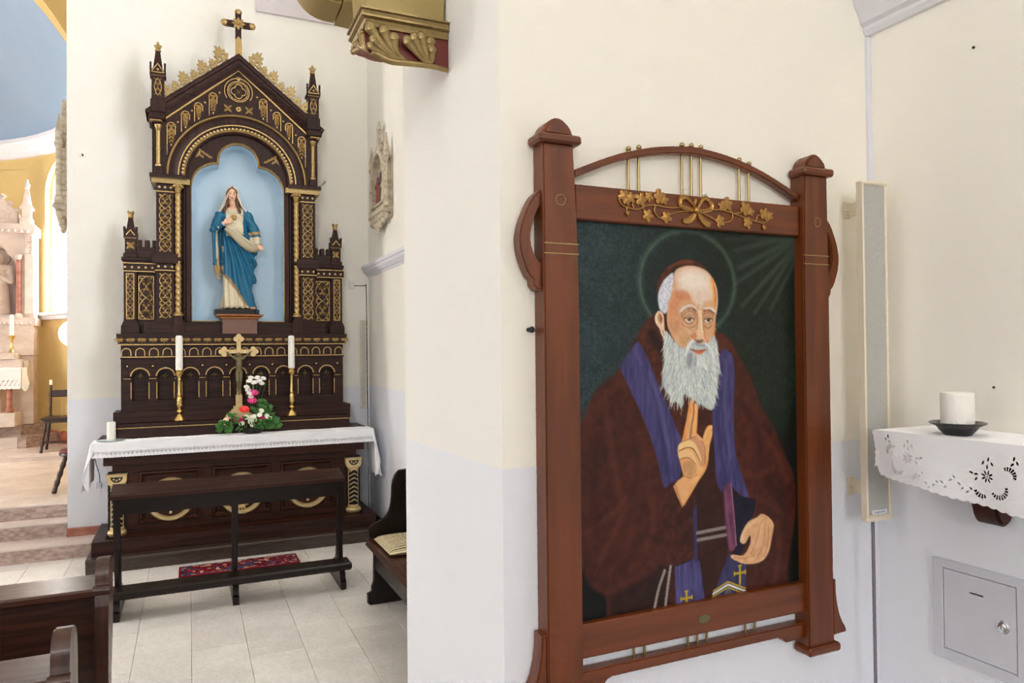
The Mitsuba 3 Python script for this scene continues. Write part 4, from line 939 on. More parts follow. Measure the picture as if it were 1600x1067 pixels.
# ---------------------------------------------------------------- the framed painting on the near wall
FP = thing('framed_painting', 'large oil painting of a bearded friar in a carved mahogany frame with brass rods', 'painting')
NW = 1.40
fz = 'frame_wood_z'
PFY, RFY = 1.352, 1.366              # faces of the posts and of the rails
def post(xl, xr, xt0, xt1, ring_c, z_slab):
    """A frame post: front tapering towards the cap, chamfered edges."""
    w0, w1 = xl, xr
    outline = [(w0, .985), (w1, .985), (w1, 1.84)]+[(w1+(xt1-w1)*t**1.7, 1.84+(z_slab-1.84)*t) for t in np.linspace(.1, 1, 8)]+[(w0+(xt0-w0)*t**1.7, 1.84+(z_slab-1.84)*t) for t in np.linspace(1, .1, 8)]+[(w0, 1.84)]
    return prism(Polygon(outline), PFY, NW-.002, bevel=.0035)
for s, (xl, xr, xt0, xt1, lab) in ((-1, (.688, .774, .688, .762, 'left')), (1, (1.431, 1.520, 1.438, 1.518, 'right'))):
    c = (xt0+xt1)/2
    pk = put(FP, 'post', post(xl, xr, xt0, xt1, c, 2.195), fz)
    # cap: slab and pointed dome
    put(FP, 'post_cap', bx(c-.052, c+.052, PFY-.014, NW-.002, 2.193, 2.213, .005), 'frame_wood_x')
    dome = np.vstack([[(c-.039, 2.211)], cr([(c-.038, 2.215), (c-.030, 2.232), (c-.014, 2.246), (c, 2.250), (c+.014, 2.246), (c+.030, 2.232), (c+.038, 2.215)], 5), [(c+.039, 2.211)]])
    put(FP, 'post_finial', prism(Polygon(dome), PFY-.002, NW-.006, bevel=.006), fz)
    # ring and inlaid lines
    rc = (c+.006*0+(.729 if s < 0 else 1.479)-c, 2.073)
    put(FP, 'brass_ring', sweep(arc(*rc, .0115, 360, 0, 29)[:-1], [(-.0013, PFY+.002), (-.0008, PFY-.0016), (.0008, PFY-.0016), (.0013, PFY+.002)], closed=True), 'rod_brass', 40)
    for z in ((1.979, 1.9575) if s < 0 else (1.987, 1.965)): put(FP, 'inlay_line', bx(xl+.001, xr-.001, PFY-.0012, PFY+.002, z-.0011, z+.0011), 'rod_brass')
    # side bracket: bowed handle
    e = xl if s < 0 else xr
    O = [(0, 2.096), (.020, 2.076), (.036, 2.045), (.047, 2.015), (.0515, 1.985), (.048, 1.958), (.039, 1.930), (.028, 1.908), (.020, 1.902), (.020, 1.890), (.010, 1.879), (0, 1.877)]
    I = [(0, 1.936), (.009, 1.945), (.019, 1.963), (.0245, 1.985), (.023, 2.008), (.015, 2.034), (.006, 2.054), (0, 2.063)]
    P = [(e+s*a, z) for a, z in np.vstack([cr(O[:8], 4), O[8:]])]+[(e+s*a, z) for a, z in cr(I, 4)]
    put(FP, 'side_bracket', prism(Polygon(P).buffer(0), PFY+.012, NW-.006, bevel=.003), fz)
    # flared foot
    fl = [(0, 1.147), (.012, 1.147), (.013, 1.112), (.017, 1.085), (.024, 1.057), (.034, 1.035), (.047, 1.015), (.047, 1.006), (.0, 1.004)]
    put(FP, 'foot_flare', prism(Polygon([(e+s*a, z) for a, z in fl]).buffer(0), PFY+.004, NW-.006, bevel=.003), fz)
    put(FP, 'foot_slab', bx(xl-.010, xr+.012, PFY-.012, NW-.002, .968, .990, .006), 'frame_wood_x')
# rails
put(FP, 'top_rail', bx(.773, 1.433, RFY, NW-.004, 2.0375, 2.1145, .003), 'frame_wood_x')
put(FP, 'bottom_rail', bx(.773, 1.433, RFY, NW-.004, 1.0755, 1.150, .003), 'frame_wood_x')
low = [(.773, 1.047), (1.433, 1.047), (1.433, 1.006), (1.372, 1.006), (1.360, 1.018), (1.347, 1.022), (.857, 1.022), (.845, 1.018), (.833, 1.006), (.773, 1.006)]
put(FP, 'lower_rail', prism(Polygon(low), RFY+.003, NW-.006, bevel=.003), 'frame_wood_x')
A = [(.773, 2.1465), (.863, 2.184), (.923, 2.204), (1.000, 2.222), (1.075, 2.231), (1.103, 2.2325), (1.131, 2.231), (1.206, 2.222), (1.283, 2.204), (1.343, 2.184), (1.435, 2.1465)]
B = [(.773, 2.1285), (.863, 2.168), (.923, 2.188), (1.000, 2.205), (1.075, 2.2135), (1.103, 2.215), (1.131, 2.2135), (1.206, 2.205), (1.283, 2.188), (1.343, 2.168), (1.435, 2.1285)]
put(FP, 'crest_arch', prism(Polygon(np.vstack([cr(A, 6), cr(B, 6)[::-1]])), RFY+.002, NW-.012, bevel=.0025), 'frame_wood_x')
def arch_z(x): return float(np.interp(x, [a for a, _ in B], [b for _, b in B]))
for x in (.9225, .9515, 1.0745, 1.1025, 1.1305, 1.2495, 1.2805):
    put(FP, 'brass_rod', tube([(x, 1.382, 2.110), (x, 1.382, arch_z(x)+.012)], .0033, 10), 'rod_brass', True)
    put(FP, 'rod_knob', cat_([ball(x, 1.380, arch_z(x)+.0235, .0064, 2), lathe([(.005, 0), (.005, .004)], 10, (x, 1.380, arch_z(x)+.0150))]), 'rod_brass', True)
    put(FP, 'brass_rod', tube([(x, 1.382, 1.040), (x, 1.382, 1.080)], .0033, 10), 'rod_brass', True)
pl = [(1.1095+.0165*math.cos(a)*(1+.08*math.cos(2*a)), 1.1105+.0165*.62*math.sin(a)) for a in np.arange(40)/40*2*PI]
put(FP, 'name_plate', prism(Polygon(pl), RFY-.0018, RFY+.002, bevel=.0008), 'dull_brass')
put(FP, 'wall_hook', cat_([bx(1.150, 1.158, 1.392, 1.399, 2.113, 2.124), bx(1.150, 1.153, 1.385, 1.399, 2.118, 2.128)]), 'chrome')
# carved ivy garland with a ribbon bow
def ivy(x, z, r, ang, y=RFY):
    """A small five-lobed carved leaf, domed."""
    a0 = math.radians(ang); V = [(x, y-.0075, z)]; n = 20
    for k in range(n):
        a = 2*PI*k/n; rr = r*(.62+.38*abs(math.cos(2.5*a))**.7)*(1.12 if abs(((a+PI) % (2*PI))-PI) < .5 else 1)
        V.append((x+rr*math.cos(a+a0), y-.0035-.003*math.cos(5*a)*0, z+rr*math.sin(a+a0)))
    for k in range(n): p = V[1+k]; V.append((p[0], y+.001, p[2]))
    F = [(0, 1+k, 1+(k+1) % n) for k in range(n)]+[(1+k, 1+n+k, 1+n+(k+1) % n) for k in range(n)]+[(1+k, 1+n+(k+1) % n, 1+(k+1) % n) for k in range(n)]
    m = TM(V, F); vv = m.vertices
    d = np.hypot(vv[:, 0]-x, vv[:, 2]-z)
    return m
GL = put(FP, 'carved_garland', cat_([tube(xz3(cr(p, 6), RFY-.002), np.linspace(.0026, .0021, len(cr(p, 6))), 6) for p in (
    [(.884, 2.090), (.893, 2.077), (.912, 2.071), (.935, 2.070), (.948, 2.075), (.962, 2.081), (.984, 2.083), (1.005, 2.081), (1.030, 2.080), (1.062, 2.083), (1.095, 2.079)],
    [(.985, 2.084), (.981, 2.074), (.984, 2.063), (.993, 2.055), (1.006, 2.056), (1.022, 2.063), (1.042, 2.070), (1.062, 2.074), (1.094, 2.078)],
    [(.948, 2.075), (.955, 2.066), (.961, 2.060)], [(.905, 2.072), (.906, 2.064)], [(.925, 2.071), (.920, 2.082)],
    [(1.110, 2.079), (1.145, 2.084), (1.175, 2.086), (1.205, 2.082), (1.235, 2.075), (1.262, 2.069), (1.290, 2.064), (1.310, 2.063), (1.326, 2.072), (1.336, 2.088)],
    [(1.112, 2.077), (1.135, 2.069), (1.160, 2.060), (1.185, 2.056), (1.205, 2.062), (1.212, 2.074), (1.206, 2.086), (1.192, 2.094)],
    [(1.250, 2.072), (1.256, 2.064)], [(1.308, 2.063), (1.310, 2.056)], [(1.216, 2.079), (1.236, 2.084), (1.250, 2.090)], [(1.285, 2.066), (1.292, 2.080), (1.304, 2.084)])]), 'bronze_gilt', True)
for x, z, r, a in ((.898, 2.098, .0125, 200), (.916, 2.095, .0115, 20), (.905, 2.087, .009, 80), (.944, 2.093, .014, 150), (.966, 2.101, .011, 60), (.996, 2.103, .015, 100), (1.008, 2.097, .010, 10), (.962, 2.058, .0125, -80), (1.014, 2.057, .0125, -20),
                   (1.195, 2.101, .014, 90), (1.180, 2.096, .011, 160), (1.252, 2.094, .015, 120), (1.268, 2.088, .010, 10), (1.258, 2.060, .0125, -70), (1.314, 2.085, .014, 150), (1.330, 2.082, .010, 40), (1.172, 2.059, .013, -110)):
    put(FP, 'carved_leaf', ivy(x, z, r*1.18, a), 'bronze_gilt', 35)
for x, z in ((.904, 2.061), (.909, 2.060), (.9065, 2.056), (1.308, 2.053), (1.313, 2.052), (1.3105, 2.048)):
    put(FP, 'carved_berry', ball(x, RFY-.003, z, .0036, 2), 'bronze_gilt', True)
def ribbon(p, w):
    q = cr(p, 7); n = len(q); t = np.gradient(q, axis=0); t /= np.linalg.norm(t, axis=1, keepdims=True); nn = np.stack([-t[:, 1], t[:, 0]], 1)
    ww = w*np.interp(np.linspace(0, 1, n), [0, .3, .7, 1], [.5, 1, 1.1, .8])[:, None]
    V = np.concatenate([np.stack([(q+k*ww*nn)[:, 0], np.full(n, RFY-d), (q+k*ww*nn)[:, 1]], 1) for k, d in ((-1, .0055), (-.4, .0028), (.4, .0028), (1, .0055), (1, 0), (-1, 0))])
    F = [(a*n+i, b*n+i, b*n+i+1) for a, b in ((0, 1), (1, 2), (2, 3), (3, 4), (5, 0)) for i in range(n-1)]+[(a*n+i, b*n+i+1, a*n+i+1) for a, b in ((0, 1), (1, 2), (2, 3), (3, 4), (5, 0)) for i in range(n-1)]
    return TM(V, F)
bw = (1.1015, 2.079)
RB = put(FP, 'carved_bow', cat_([ribbon(p, w*1.25) for p, w in (
    ([(1.100, 2.080), (1.085, 2.098), (1.070, 2.108), (1.055, 2.104), (1.052, 2.092), (1.060, 2.084), (1.080, 2.080), (1.100, 2.079)], .0042),
    ([(1.103, 2.080), (1.112, 2.098), (1.124, 2.110), (1.138, 2.106), (1.146, 2.094), (1.140, 2.084), (1.122, 2.079), (1.103, 2.078)], .0042),
    ([(1.100, 2.077), (1.090, 2.064), (1.078, 2.054), (1.062, 2.051)], .0055), ([(1.104, 2.077), (1.114, 2.062), (1.128, 2.050), (1.142, 2.047)], .0055),
    ([(1.090, 2.088), (1.096, 2.098), (1.098, 2.106)], .003))]), 'bronze_gilt', 40)
put(FP, 'bow_knot', ball(*[bw[0], RFY-.005, bw[1]], .0085, 2, (1, .7, 1)), 'bronze_gilt', True)
put(FP, 'stretcher', bx(.776, 1.430, 1.387, NW-.004, 1.07, 2.112), 'dark_gap')
# ---------------------------------------------------------------- the picture: oil paint on the canvas, in canvas millimetres (x right, y down)
CW, CH, STEP_ = 662.0, 892.0, 1.55
gx, gy = np.meshgrid(np.arange(0, CW, STEP_), np.arange(0, CH, STEP_), indexing='ij')
IMG = np.zeros(gx.shape+(3,))
def nz(f, s=0, o=3, ax=1.0, ay=1.0): return meshkit.fbm(np.stack([gx*f*ax, gy*f*ay, np.full(gx.shape, s*7.3)], -1), o, s)
N1, N2, N3 = nz(.012, 1), nz(.06, 2), nz(.22, 3, 2)
NH = nz(.05, 5, 3, 2.2, .35)          # upright brush strokes
def window_of(P, m):
    P = np.asarray(P, float); a = np.floor((P.min(0)-m)/STEP_).astype(int); b = np.ceil((P.max(0)+m)/STEP_).astype(int)+1
    return slice(max(a[0], 0), max(b[0], 0)), slice(max(a[1], 0), max(b[1], 0))
def dist_in(P, X, Y):
    """Signed distance to a closed outline, negative inside."""
    P = np.asarray(P, float); d = np.full(X.shape, 1e9); ins = np.zeros(X.shape, bool)
    for (x0, y0), (x1, y1) in zip(P, np.roll(P, -1, 0)):
        ex, ey = x1-x0, y1-y0; t = np.clip(((X-x0)*ex+(Y-y0)*ey)/(ex*ex+ey*ey+1e-9), 0, 1)
        d = np.minimum(d, (X-x0-t*ex)**2+(Y-y0-t*ey)**2)
        c = ((y0 <= Y) != (y1 <= Y)) & (X < x0+(Y-y0)*ex/(ey if abs(ey) > 1e-9 else 1e-9)); ins ^= c
    return np.where(ins, -1, 1)*np.sqrt(d)
def blend(w, m, c):
    c = np.asarray(c, float)
    if c.ndim == 1: c = np.asarray(lin(*c))
    IMG[w] = IMG[w]*(1-m[..., None])+c*m[..., None]
def two(a, b, k): k = np.clip(k, 0, 1)[..., None]; return np.asarray(lin(*a))*(1-k)+np.asarray(lin(*b))*k
def area(P, c, soft=1.5, op=1.0, smooth_=True, c2=None, n=None, rag=0.0):
    """A painted patch: colour c, varied towards c2 by the noise n; rag roughens its edge."""
    P = np.asarray(P, float); P = cr(P, 5, True) if smooth_ else P
    w = window_of(P, soft*2+rag+2); d = dist_in(P, gx[w], gy[w])
    if rag: d = d+rag*(NH[w]-.5)*2
    m = np.clip(.5-d/(2*soft), 0, 1)*op
    blend(w, m, c if c2 is None else two(c, c2, ((N2 if n is None else n)[w]-.3)/.4))
def stroke(P, c, wd, soft=1.2, op=1.0, smooth_=True, taper=False):
    P = np.asarray(P, float); P = cr(P, 6) if smooth_ and len(P) > 2 else P
    w = window_of(P, wd+soft+2); X, Y = gx[w], gy[w]; d = np.full(X.shape, 1e9); tt = np.zeros(X.shape); n = len(P)-1
    for i in range(n):
        (x0, y0), (x1, y1) = P[i], P[i+1]; ex, ey = x1-x0, y1-y0
        t = np.clip(((X-x0)*ex+(Y-y0)*ey)/(ex*ex+ey*ey+1e-9), 0, 1); q = np.hypot(X-x0-t*ex, Y-y0-t*ey)
        tt = np.where(q < d, (i+t)/n, tt); d = np.minimum(d, q)
    ww = wd*(1-.8*tt) if taper else wd
    blend(w, np.clip((ww/2-d)/soft+.5, 0, 1)*op, c)
# background: dark blue-green to the left, dark brown-green to the right
IMG[:] = two((47, 65, 69), (26, 40, 30), np.clip((gx-60)/430, 0, 1)**.8+.5*(N1-.5))*(.55+.9*N3[..., None])*(.62+.76*N2[..., None])
IMG[:] *= (1+.35*(nz(.9, 9, 1)-.5))[..., None]
area([(20, 770), (53, 768), (92, 819), (84, 897), (0, 897), (0, 770)], (8, 10, 10), 14)
area([(600, 520), (662, 430), (662, 892), (600, 892)], (10, 12, 9), 20, .8, False)
# rays from the upper right, and the halo
for p, wd, op in ((((679, -5), (465, 46)), 16, .20), (((679, -1), (474, 90)), 13, .28), (((679, 7), (463, 130)), 11, .26), (((679, 15), (483, 185)), 11, .30), (((674, 29), (524, 201)), 9, .28), (((678, 40), (577, 192)), 9, .26), (((679, 3), (440, 20)), 14, .12)):
    stroke(p, (112, 128, 116), wd*1.1, 16, op*.95, False, True)
hr = np.hypot((gx-320)/141.0, (gy-133)/126.0)
blend((slice(None), slice(None)), np.clip(1-np.abs(hr-1)/.085, 0, 1)**1.2*(.16+.34*N2), (96, 122, 104))
blend((slice(None), slice(None)), np.clip(1-np.abs(hr-.985)/.020, 0, 1)*(.26*N2*1.6*np.clip((330-gx)/120, .25, 1)), (140, 160, 128))
blend((slice(None), slice(None)), np.clip((.93-hr)/.05, 0, 1)*.35, (24, 34, 32))
# habit
robe = [(5, 490), (31, 436), (58, 381), (125, 331), (181, 245), (232, 205), (330, 240), (425, 255), (480, 319), (514, 374), (537, 429), (583, 494), (616, 560), (649, 627), (650, 711), (622, 849), (604, 896), (391, 896), (200, 898), (90, 903), (78, 845), (26, 793), (14, 625)]
area(robe, (90, 41, 27), 5, 1, True, (58, 26, 18), N1*.5+N2*.5)
area([(90, 845), (230, 800), (262, 900), (90, 905)], (56, 28, 22), 8, 1, False, (40, 20, 16))
for p, c, wd, op in (([(28, 693), (100, 661), (135, 630)], (110, 56, 40), 10, .5), ([(90, 450), (102, 547), (121, 629)], (104, 54, 40), 14, .5), ([(66, 759), (120, 675), (155, 632)], (112, 58, 42), 12, .5), ([(133, 756), (154, 678), (184, 542)], (100, 50, 36), 13, .5),
                    ([(188, 751), (210, 696), (204, 637)], (108, 56, 40), 11, .5), ([(261, 630), (289, 693), (310, 767)], (116, 60, 40), 12, .5), ([(60, 500), (52, 600), (60, 700)], (44, 20, 16), 16, .6), ([(150, 470), (170, 560), (150, 660)], (42, 19, 15), 15, .6), ([(120, 790), (180, 720), (230, 740)], (38, 18, 14), 12, .6),
                    ([(459, 581), (507, 609), (573, 596)], (104, 52, 36), 12, .5), ([(542, 498), (591, 559), (623, 625)], (106, 54, 36), 12, .5), ([(498, 659), (555, 677), (630, 735)], (98, 48, 34), 14, .5), ([(587, 731), (594, 808), (576, 882)], (104, 54, 36), 10, .55), ([(560, 620), (610, 690), (620, 780)], (38, 18, 14), 14, .6), ([(470, 420), (520, 480), (540, 560)], (46, 22, 17), 14, .6), ([(40, 430), (100, 380), (160, 350)], (96, 50, 38), 14, .4)):
    stroke(p, c, wd*1.2, wd*1.4, op*.72)
area([(340, 520), (396, 520), (396, 600), (430, 660), (425, 800), (380, 893), (350, 893), (335, 780)], (50, 25, 19), 4, .9, True, (66, 32, 24))
area([(268, 602), (289, 663), (326, 679), (334, 760), (318, 790), (258, 800), (224, 715), (239, 646)], (84, 40, 26), 4, .9, True, (56, 27, 19))
stroke([(224, 796), (262, 806), (318, 792)], (30, 14, 11), 9, 6, .7)
hood = [(179, 264), (192, 239), (217, 236), (239, 262), (250, 290), (262, 340), (292, 419), (312, 448), (290, 470), (262, 440), (230, 374), (206, 323), (184, 285)]
area(hood, (92, 44, 28), 3, 1, True, (66, 32, 22)); area([(200, 250), (222, 246), (246, 290), (250, 320), (222, 286)], (34, 20, 18), 5, .85)
area([(402, 268), (425, 262), (440, 300), (420, 340), (404, 320)], (88, 42, 26), 4, 1)
# stole
blue, blue2 = (84, 78, 126), (58, 54, 98)
stL = [(141, 306), (171, 273), (184, 285), (206, 323), (230, 374), (265, 446), (279, 480), (292, 508), (287, 591), (262, 604), (240, 611), (219, 533), (185, 449), (145, 372), (125, 331)]
stR = [(419, 292), (436, 296), (452, 310), (457, 359), (452, 455), (459, 556), (498, 665), (458, 643), (414, 640), (396, 606), (391, 527), (387, 435), (407, 380), (404, 330)]
area(stL, blue, 2, 1, True, blue2, NH); area(stR, blue2, 2, 1, True, blue, NH)
for p in ([(170, 300), (215, 400), (255, 520)], [(205, 345), (240, 440), (262, 560)], [(430, 320), (425, 440), (440, 560)]): stroke(p, (110, 106, 150), 9, 8, .35)
for p in ([(185, 330), (225, 430), (250, 580)], [(412, 400), (405, 500), (425, 610)]): stroke(p, (44, 42, 82), 9, 8, .5)
area([(269, 803), (300, 798), (332, 790), (342, 800), (356, 893), (271, 895)], blue2, 2, 1, False, (92, 88, 138), NH)
area([(431, 790), (460, 812), (487, 820), (481, 893), (375, 893), (391, 868)], (72, 68, 108), 2, 1, False, (50, 48, 84), NH)
area([(325, 679), (336, 660), (336, 800), (327, 800)], blue2, 2, 1, False)
# halo cap and head
cap = [(227, 154), (233, 128), (247, 107), (275, 87), (307, 76), (335, 77), (360, 85), (376, 99), (350, 96), (306, 91), (275, 102), (256, 120), (243, 136), (234, 154)]
area(cap, (98, 50, 32), 2, 1, True, (66, 34, 26)); stroke([(296, 95), (335, 91), (368, 99)], (50, 26, 20), 3.5, 2, .8); stroke([(262, 98), (300, 82), (335, 81)], (140, 80, 52), 5, 5, .5)
skin_ = (222, 184, 152)
area([(281, 105), (306, 93), (335, 91), (364, 97), (385, 110), (400, 131), (405, 155), (404, 194), (403, 200), (398, 230), (392, 260), (380, 280), (350, 290), (307, 290), (280, 275), (266, 253), (257, 233), (256, 202), (262, 170), (272, 140)], skin_, 1.6, 1, True, (212, 164, 122))
area([(288, 108), (330, 94), (376, 106), (390, 135), (392, 170), (350, 188), (322, 160), (290, 150)], (236, 216, 198), 6, .95, True, (228, 206, 190))
area([(300, 112), (340, 104), (370, 118), (372, 140), (330, 146), (300, 136)], (246, 234, 222), 8, .75)
area([(274, 158), (302, 149), (321, 157), (325, 169), (298, 179), (287, 190), (280, 210), (262, 212), (263, 190)], (198, 124, 92), 5, .85, True, (222, 158, 120))
area([(262, 215), (285, 205), (296, 226), (280, 256), (264, 240)], (196, 138, 104), 5, .8, True, (216, 164, 126))
area([(387, 116), (395, 122), (404, 144), (405, 173), (400, 195), (394, 175), (393, 144)], (226, 150, 60), 2.2, .85); stroke([(396, 135), (401, 160), (399, 188)], (214, 106, 40), 3, 2, .7)
stroke([(384, 118), (389, 145), (390, 172)], (240, 206, 116), 4, 3, .6)
area([(366, 176), (392, 172), (398, 190), (370, 188)], (216, 168, 122), 4, .7)
area([(391, 235), (398, 215), (396, 262), (386, 270)], (212, 158, 104), 3, .8)
# ear
area([(236, 200), (228, 203), (222, 213), (222, 225), (228, 235), (234, 242), (238, 253), (244, 263), (251, 266), (251, 253), (248, 242), (247, 221), (245, 208)], (232, 204, 178), 1.4)
area([(235, 205), (230, 211), (231, 222), (238, 231), (243, 221), (241, 210)], (196, 132, 90), 1.6); area([(237, 211), (242, 216), (240, 227), (236, 221)], (150, 112, 84), 1.2); stroke([(243, 246), (247, 258)], (170, 98, 72), 2.5, 1.5, .8); stroke([(228, 206), (224, 216), (226, 229)], (246, 232, 216), 2, 1.2)
# eyes
area([(294, 205), (305, 197), (324, 191), (338, 193), (343, 201), (342, 219), (336, 222), (322, 236), (300, 224)], (176, 126, 92), 2.5, .8, True, (200, 152, 116))
area([(360, 208), (365, 197), (384, 195), (397, 202), (394, 216), (388, 228), (366, 230)], (170, 118, 84), 2.5, .8, True, (196, 148, 108))
stroke([(298, 200), (313, 193), (330, 192), (341, 198)], (128, 82, 60), 4, 2.5, .8); stroke([(364, 198), (380, 196), (396, 203)], (116, 66, 48), 4, 2.5, .8)
area([(304, 213), (314, 204), (328, 202), (334, 213), (324, 209)], (214, 180, 154), 1.5); area([(364, 212), (374, 206), (386, 208), (391, 215), (380, 210)], (214, 178, 150), 1.5)
area([(308, 217), (315, 212), (324, 211), (332, 217), (329, 222), (320, 225), (311, 222)], (222, 206, 190), 1); area([(367, 217), (374, 212), (383, 212), (389, 217), (385, 223), (376, 225), (369, 222)], (218, 202, 186), 1)
for ex, ey in ((320.5, 218), (378.5, 219)):
    area([(ex+5.8*math.cos(a), ey+.8+4.6*math.sin(a)) for a in np.arange(10)*PI/5], (86, 52, 34), 1); area([(ex+.8+2.6*math.cos(a), ey-1+2.4*math.sin(a)) for a in np.arange(8)*PI/4], (20, 14, 12), .8)
area([(307, 217), (313, 208), (326, 207), (334, 217), (327, 216.5), (315, 216.5)], (198, 156, 124), 1.0); area([(366, 218), (373, 209), (384, 209), (391, 218), (384, 217.5), (374, 217.5)], (194, 150, 118), 1.0)
stroke([(306, 217), (314, 215.5), (325, 215.5), (334, 218)], (84, 52, 38), 2.4, 1, .95); stroke([(366, 219), (374, 216.5), (384, 216.5), (391, 219)], (78, 46, 34), 2.4, 1, .95)
stroke([(310, 222), (320, 226), (330, 222)], (246, 238, 230), 2, 1, .8); stroke([(368, 222), (377, 226.5), (386, 222)], (244, 236, 226), 2, 1, .8)
stroke([(299, 228), (306, 236), (322, 240), (338, 234), (344, 226)], (168, 112, 80), 3, 2, .8); stroke([(300, 224), (312, 231), (326, 232), (338, 227)], (226, 186, 152), 3, 2, .6); stroke([(304, 234), (312, 240), (326, 243), (338, 240)], (232, 196, 142), 3, 2.5, .5)
stroke([(362, 230), (368, 237), (378, 240), (388, 234)], (170, 114, 78), 3, 2, .8); stroke([(366, 226), (377, 232), (388, 228)], (222, 182, 146), 2.5, 2, .6)
# brows
area([(292, 201), (298, 193), (312, 185), (328, 183), (340, 188), (344, 197), (336, 192), (324, 189), (310, 193), (299, 201)], (230, 216, 208), 1.5, .95); area([(365, 192), (369, 189), (388, 189), (400, 198), (403, 204), (392, 199), (384, 194), (367, 194)], (232, 216, 208), 1.3, .95)
stroke([(350, 182), (346, 192), (345, 206)], (190, 140, 106), 3, 2.5, .7)
# nose
area([(345, 198), (355, 194), (359, 216), (362, 245), (365, 265), (359, 272), (348, 274), (337, 268), (328, 265), (328, 257), (338, 248), (345, 240), (346, 219)], (232, 200, 164), 1.6, .9)
stroke([(354, 200), (356, 224), (357, 250)], (246, 224, 196), 4.5, 3, .8); stroke([(346, 206), (345, 228), (343, 242)], (182, 130, 96), 3, 2, .7); stroke([(361, 220), (364, 245), (366, 262)], (176, 122, 86), 2.5, 1.6, .8)
area([(328, 258), (336, 252), (344, 259), (338, 266), (328, 265)], (214, 142, 100), 1.8); stroke([(327, 262), (332, 254), (341, 251)], (164, 104, 74), 2, 1.2, .8)
area([(334, 266), (346, 268), (360, 267), (361, 272), (350, 277), (340, 274)], (122, 86, 80), 1.6, .9)
stroke([(326, 256), (316, 268), (308, 282)], (196, 142, 104), 4, 3, .7); area([(290, 262), (312, 256), (324, 262), (312, 280), (296, 280)], (202, 160, 118), 5, .7)
stroke([(366, 262), (376, 272), (384, 270)], (226, 140, 106), 5, 3, .7)
# hair at the side
area([(274, 109), (260, 118), (246, 131), (236, 148), (231, 165), (232, 182), (236, 196), (249, 206), (257, 198), (259, 181), (267, 164), (273, 141), (276, 121)], (224, 226, 232), 2, 1, True, (196, 198, 214), N3)
area([(398, 128), (406, 146), (408, 172), (405, 196), (402, 198), (405, 160)], (210, 204, 190), 1.6, .8)
r6 = np.random.default_rng(21)
FPOLY = Polygon([(281, 108), (330, 93), (385, 112), (402, 150), (398, 230), (380, 275), (310, 285), (262, 235), (262, 170)])
for i in range(520):
    x, y = r6.uniform(256, 404), r6.uniform(95, 285)
    if not FPOLY.contains(Point(x, y)): continue
    i_, j_ = int(x/STEP_), int(y/STEP_); base = IMG[i_, j_]
    c = np.clip(base*r6.uniform(.80, 1.18)+np.array([.02, .0, -.01])*r6.normal(), 0, 1); a = r6.normal(.9, .5); L = r6.uniform(5, 13)
    P = [(x, y), (x+L*math.cos(a), y+L*math.sin(a))]; w = window_of(P, 6); X, Y = gx[w], gy[w]; ex, ey = P[1][0]-x, P[1][1]-y
    t = np.clip(((X-x)*ex+(Y-y)*ey)/(ex*ex+ey*ey), 0, 1); d = np.hypot(X-x-t*ex, Y-y-t*ey); m = np.clip((2.0-d)/2.2+.2, 0, 1)*.28
    IMG[w] = IMG[w]*(1-m[..., None])+c*m[..., None]
# beard: mass, then strokes
beard = [(250, 250), (262, 254), (274, 270), (288, 280), (303, 288), (316, 276), (330, 268), (343, 275), (352, 279), (363, 273), (375, 278), (388, 264), (397, 256), (405, 283), (407, 310), (410, 346), (402, 372), (402, 392), (396, 412), (388, 436), (372, 434), (347, 423), (330, 411), (312, 399), (300, 400), (301, 421), (292, 432), (285, 418), (270, 416), (260, 412), (263, 398), (249, 387), (239, 365), (243, 337), (245, 309), (244, 287), (247, 270)]
area(beard, (204, 210, 208), 2.5, 1, True, (176, 188, 190), NH, 5)
r5 = np.random.default_rng(11); BP = Polygon(beard)
for i in range(950):
    x, y = r5.uniform(240, 410), r5.uniform(255, 425)
    if not BP.contains(Point(x, y)): continue
    L = r5.uniform(9, 24); ax = (x-330)*.10+r5.normal(0, 2.4); c = [(240, 241, 238), (226, 232, 228), (206, 214, 214), (232, 232, 216), (164, 176, 182), (186, 202, 196), (244, 244, 244), (142, 156, 164)][int(r5.integers(8))]
    stroke([(x, y), (x+ax*.4+r5.normal(0, .8), y+L*.5), (x+ax, y+L)], c, r5.uniform(1.4, 2.8), 1.2, .75, False, True)
for x in (262, 268, 274, 281, 288, 294, 372, 380, 388, 394): stroke([(x, 395), (x+r5.normal(0, 2), 412), (x+r5.normal(-2, 3), 428+r5.uniform(-4, 8))], (214, 218, 216), 2.6, 1.4, .8, True, True)
area([(318, 300), (330, 302), (326, 330), (316, 338), (312, 320)], (128, 130, 142), 5, .75); area([(345, 308), (362, 308), (360, 330), (345, 332)], (226, 230, 230), 5, .7); area([(334, 306), (342, 310), (338, 330), (332, 326)], (138, 140, 150), 4, .6)
stroke([(338, 277), (352, 282), (368, 282)], (150, 156, 172), 5, 3, .8); stroke([(330, 270), (318, 284), (308, 306)], (238, 238, 236), 6, 3, .85); stroke([(368, 278), (384, 290), (392, 312)], (228, 230, 230), 6, 3, .85)
area([(321, 291), (331, 291), (346, 294), (360, 291), (370, 292), (361, 299), (349, 303), (337, 299)], (206, 112, 84), 1.3, .95); stroke([(322, 291), (346, 294.5), (369, 292)], (124, 58, 48), 1.8, 1.2, .9); stroke([(334, 300), (349, 304), (362, 299)], (232, 168, 138), 2, 1.2, .7)
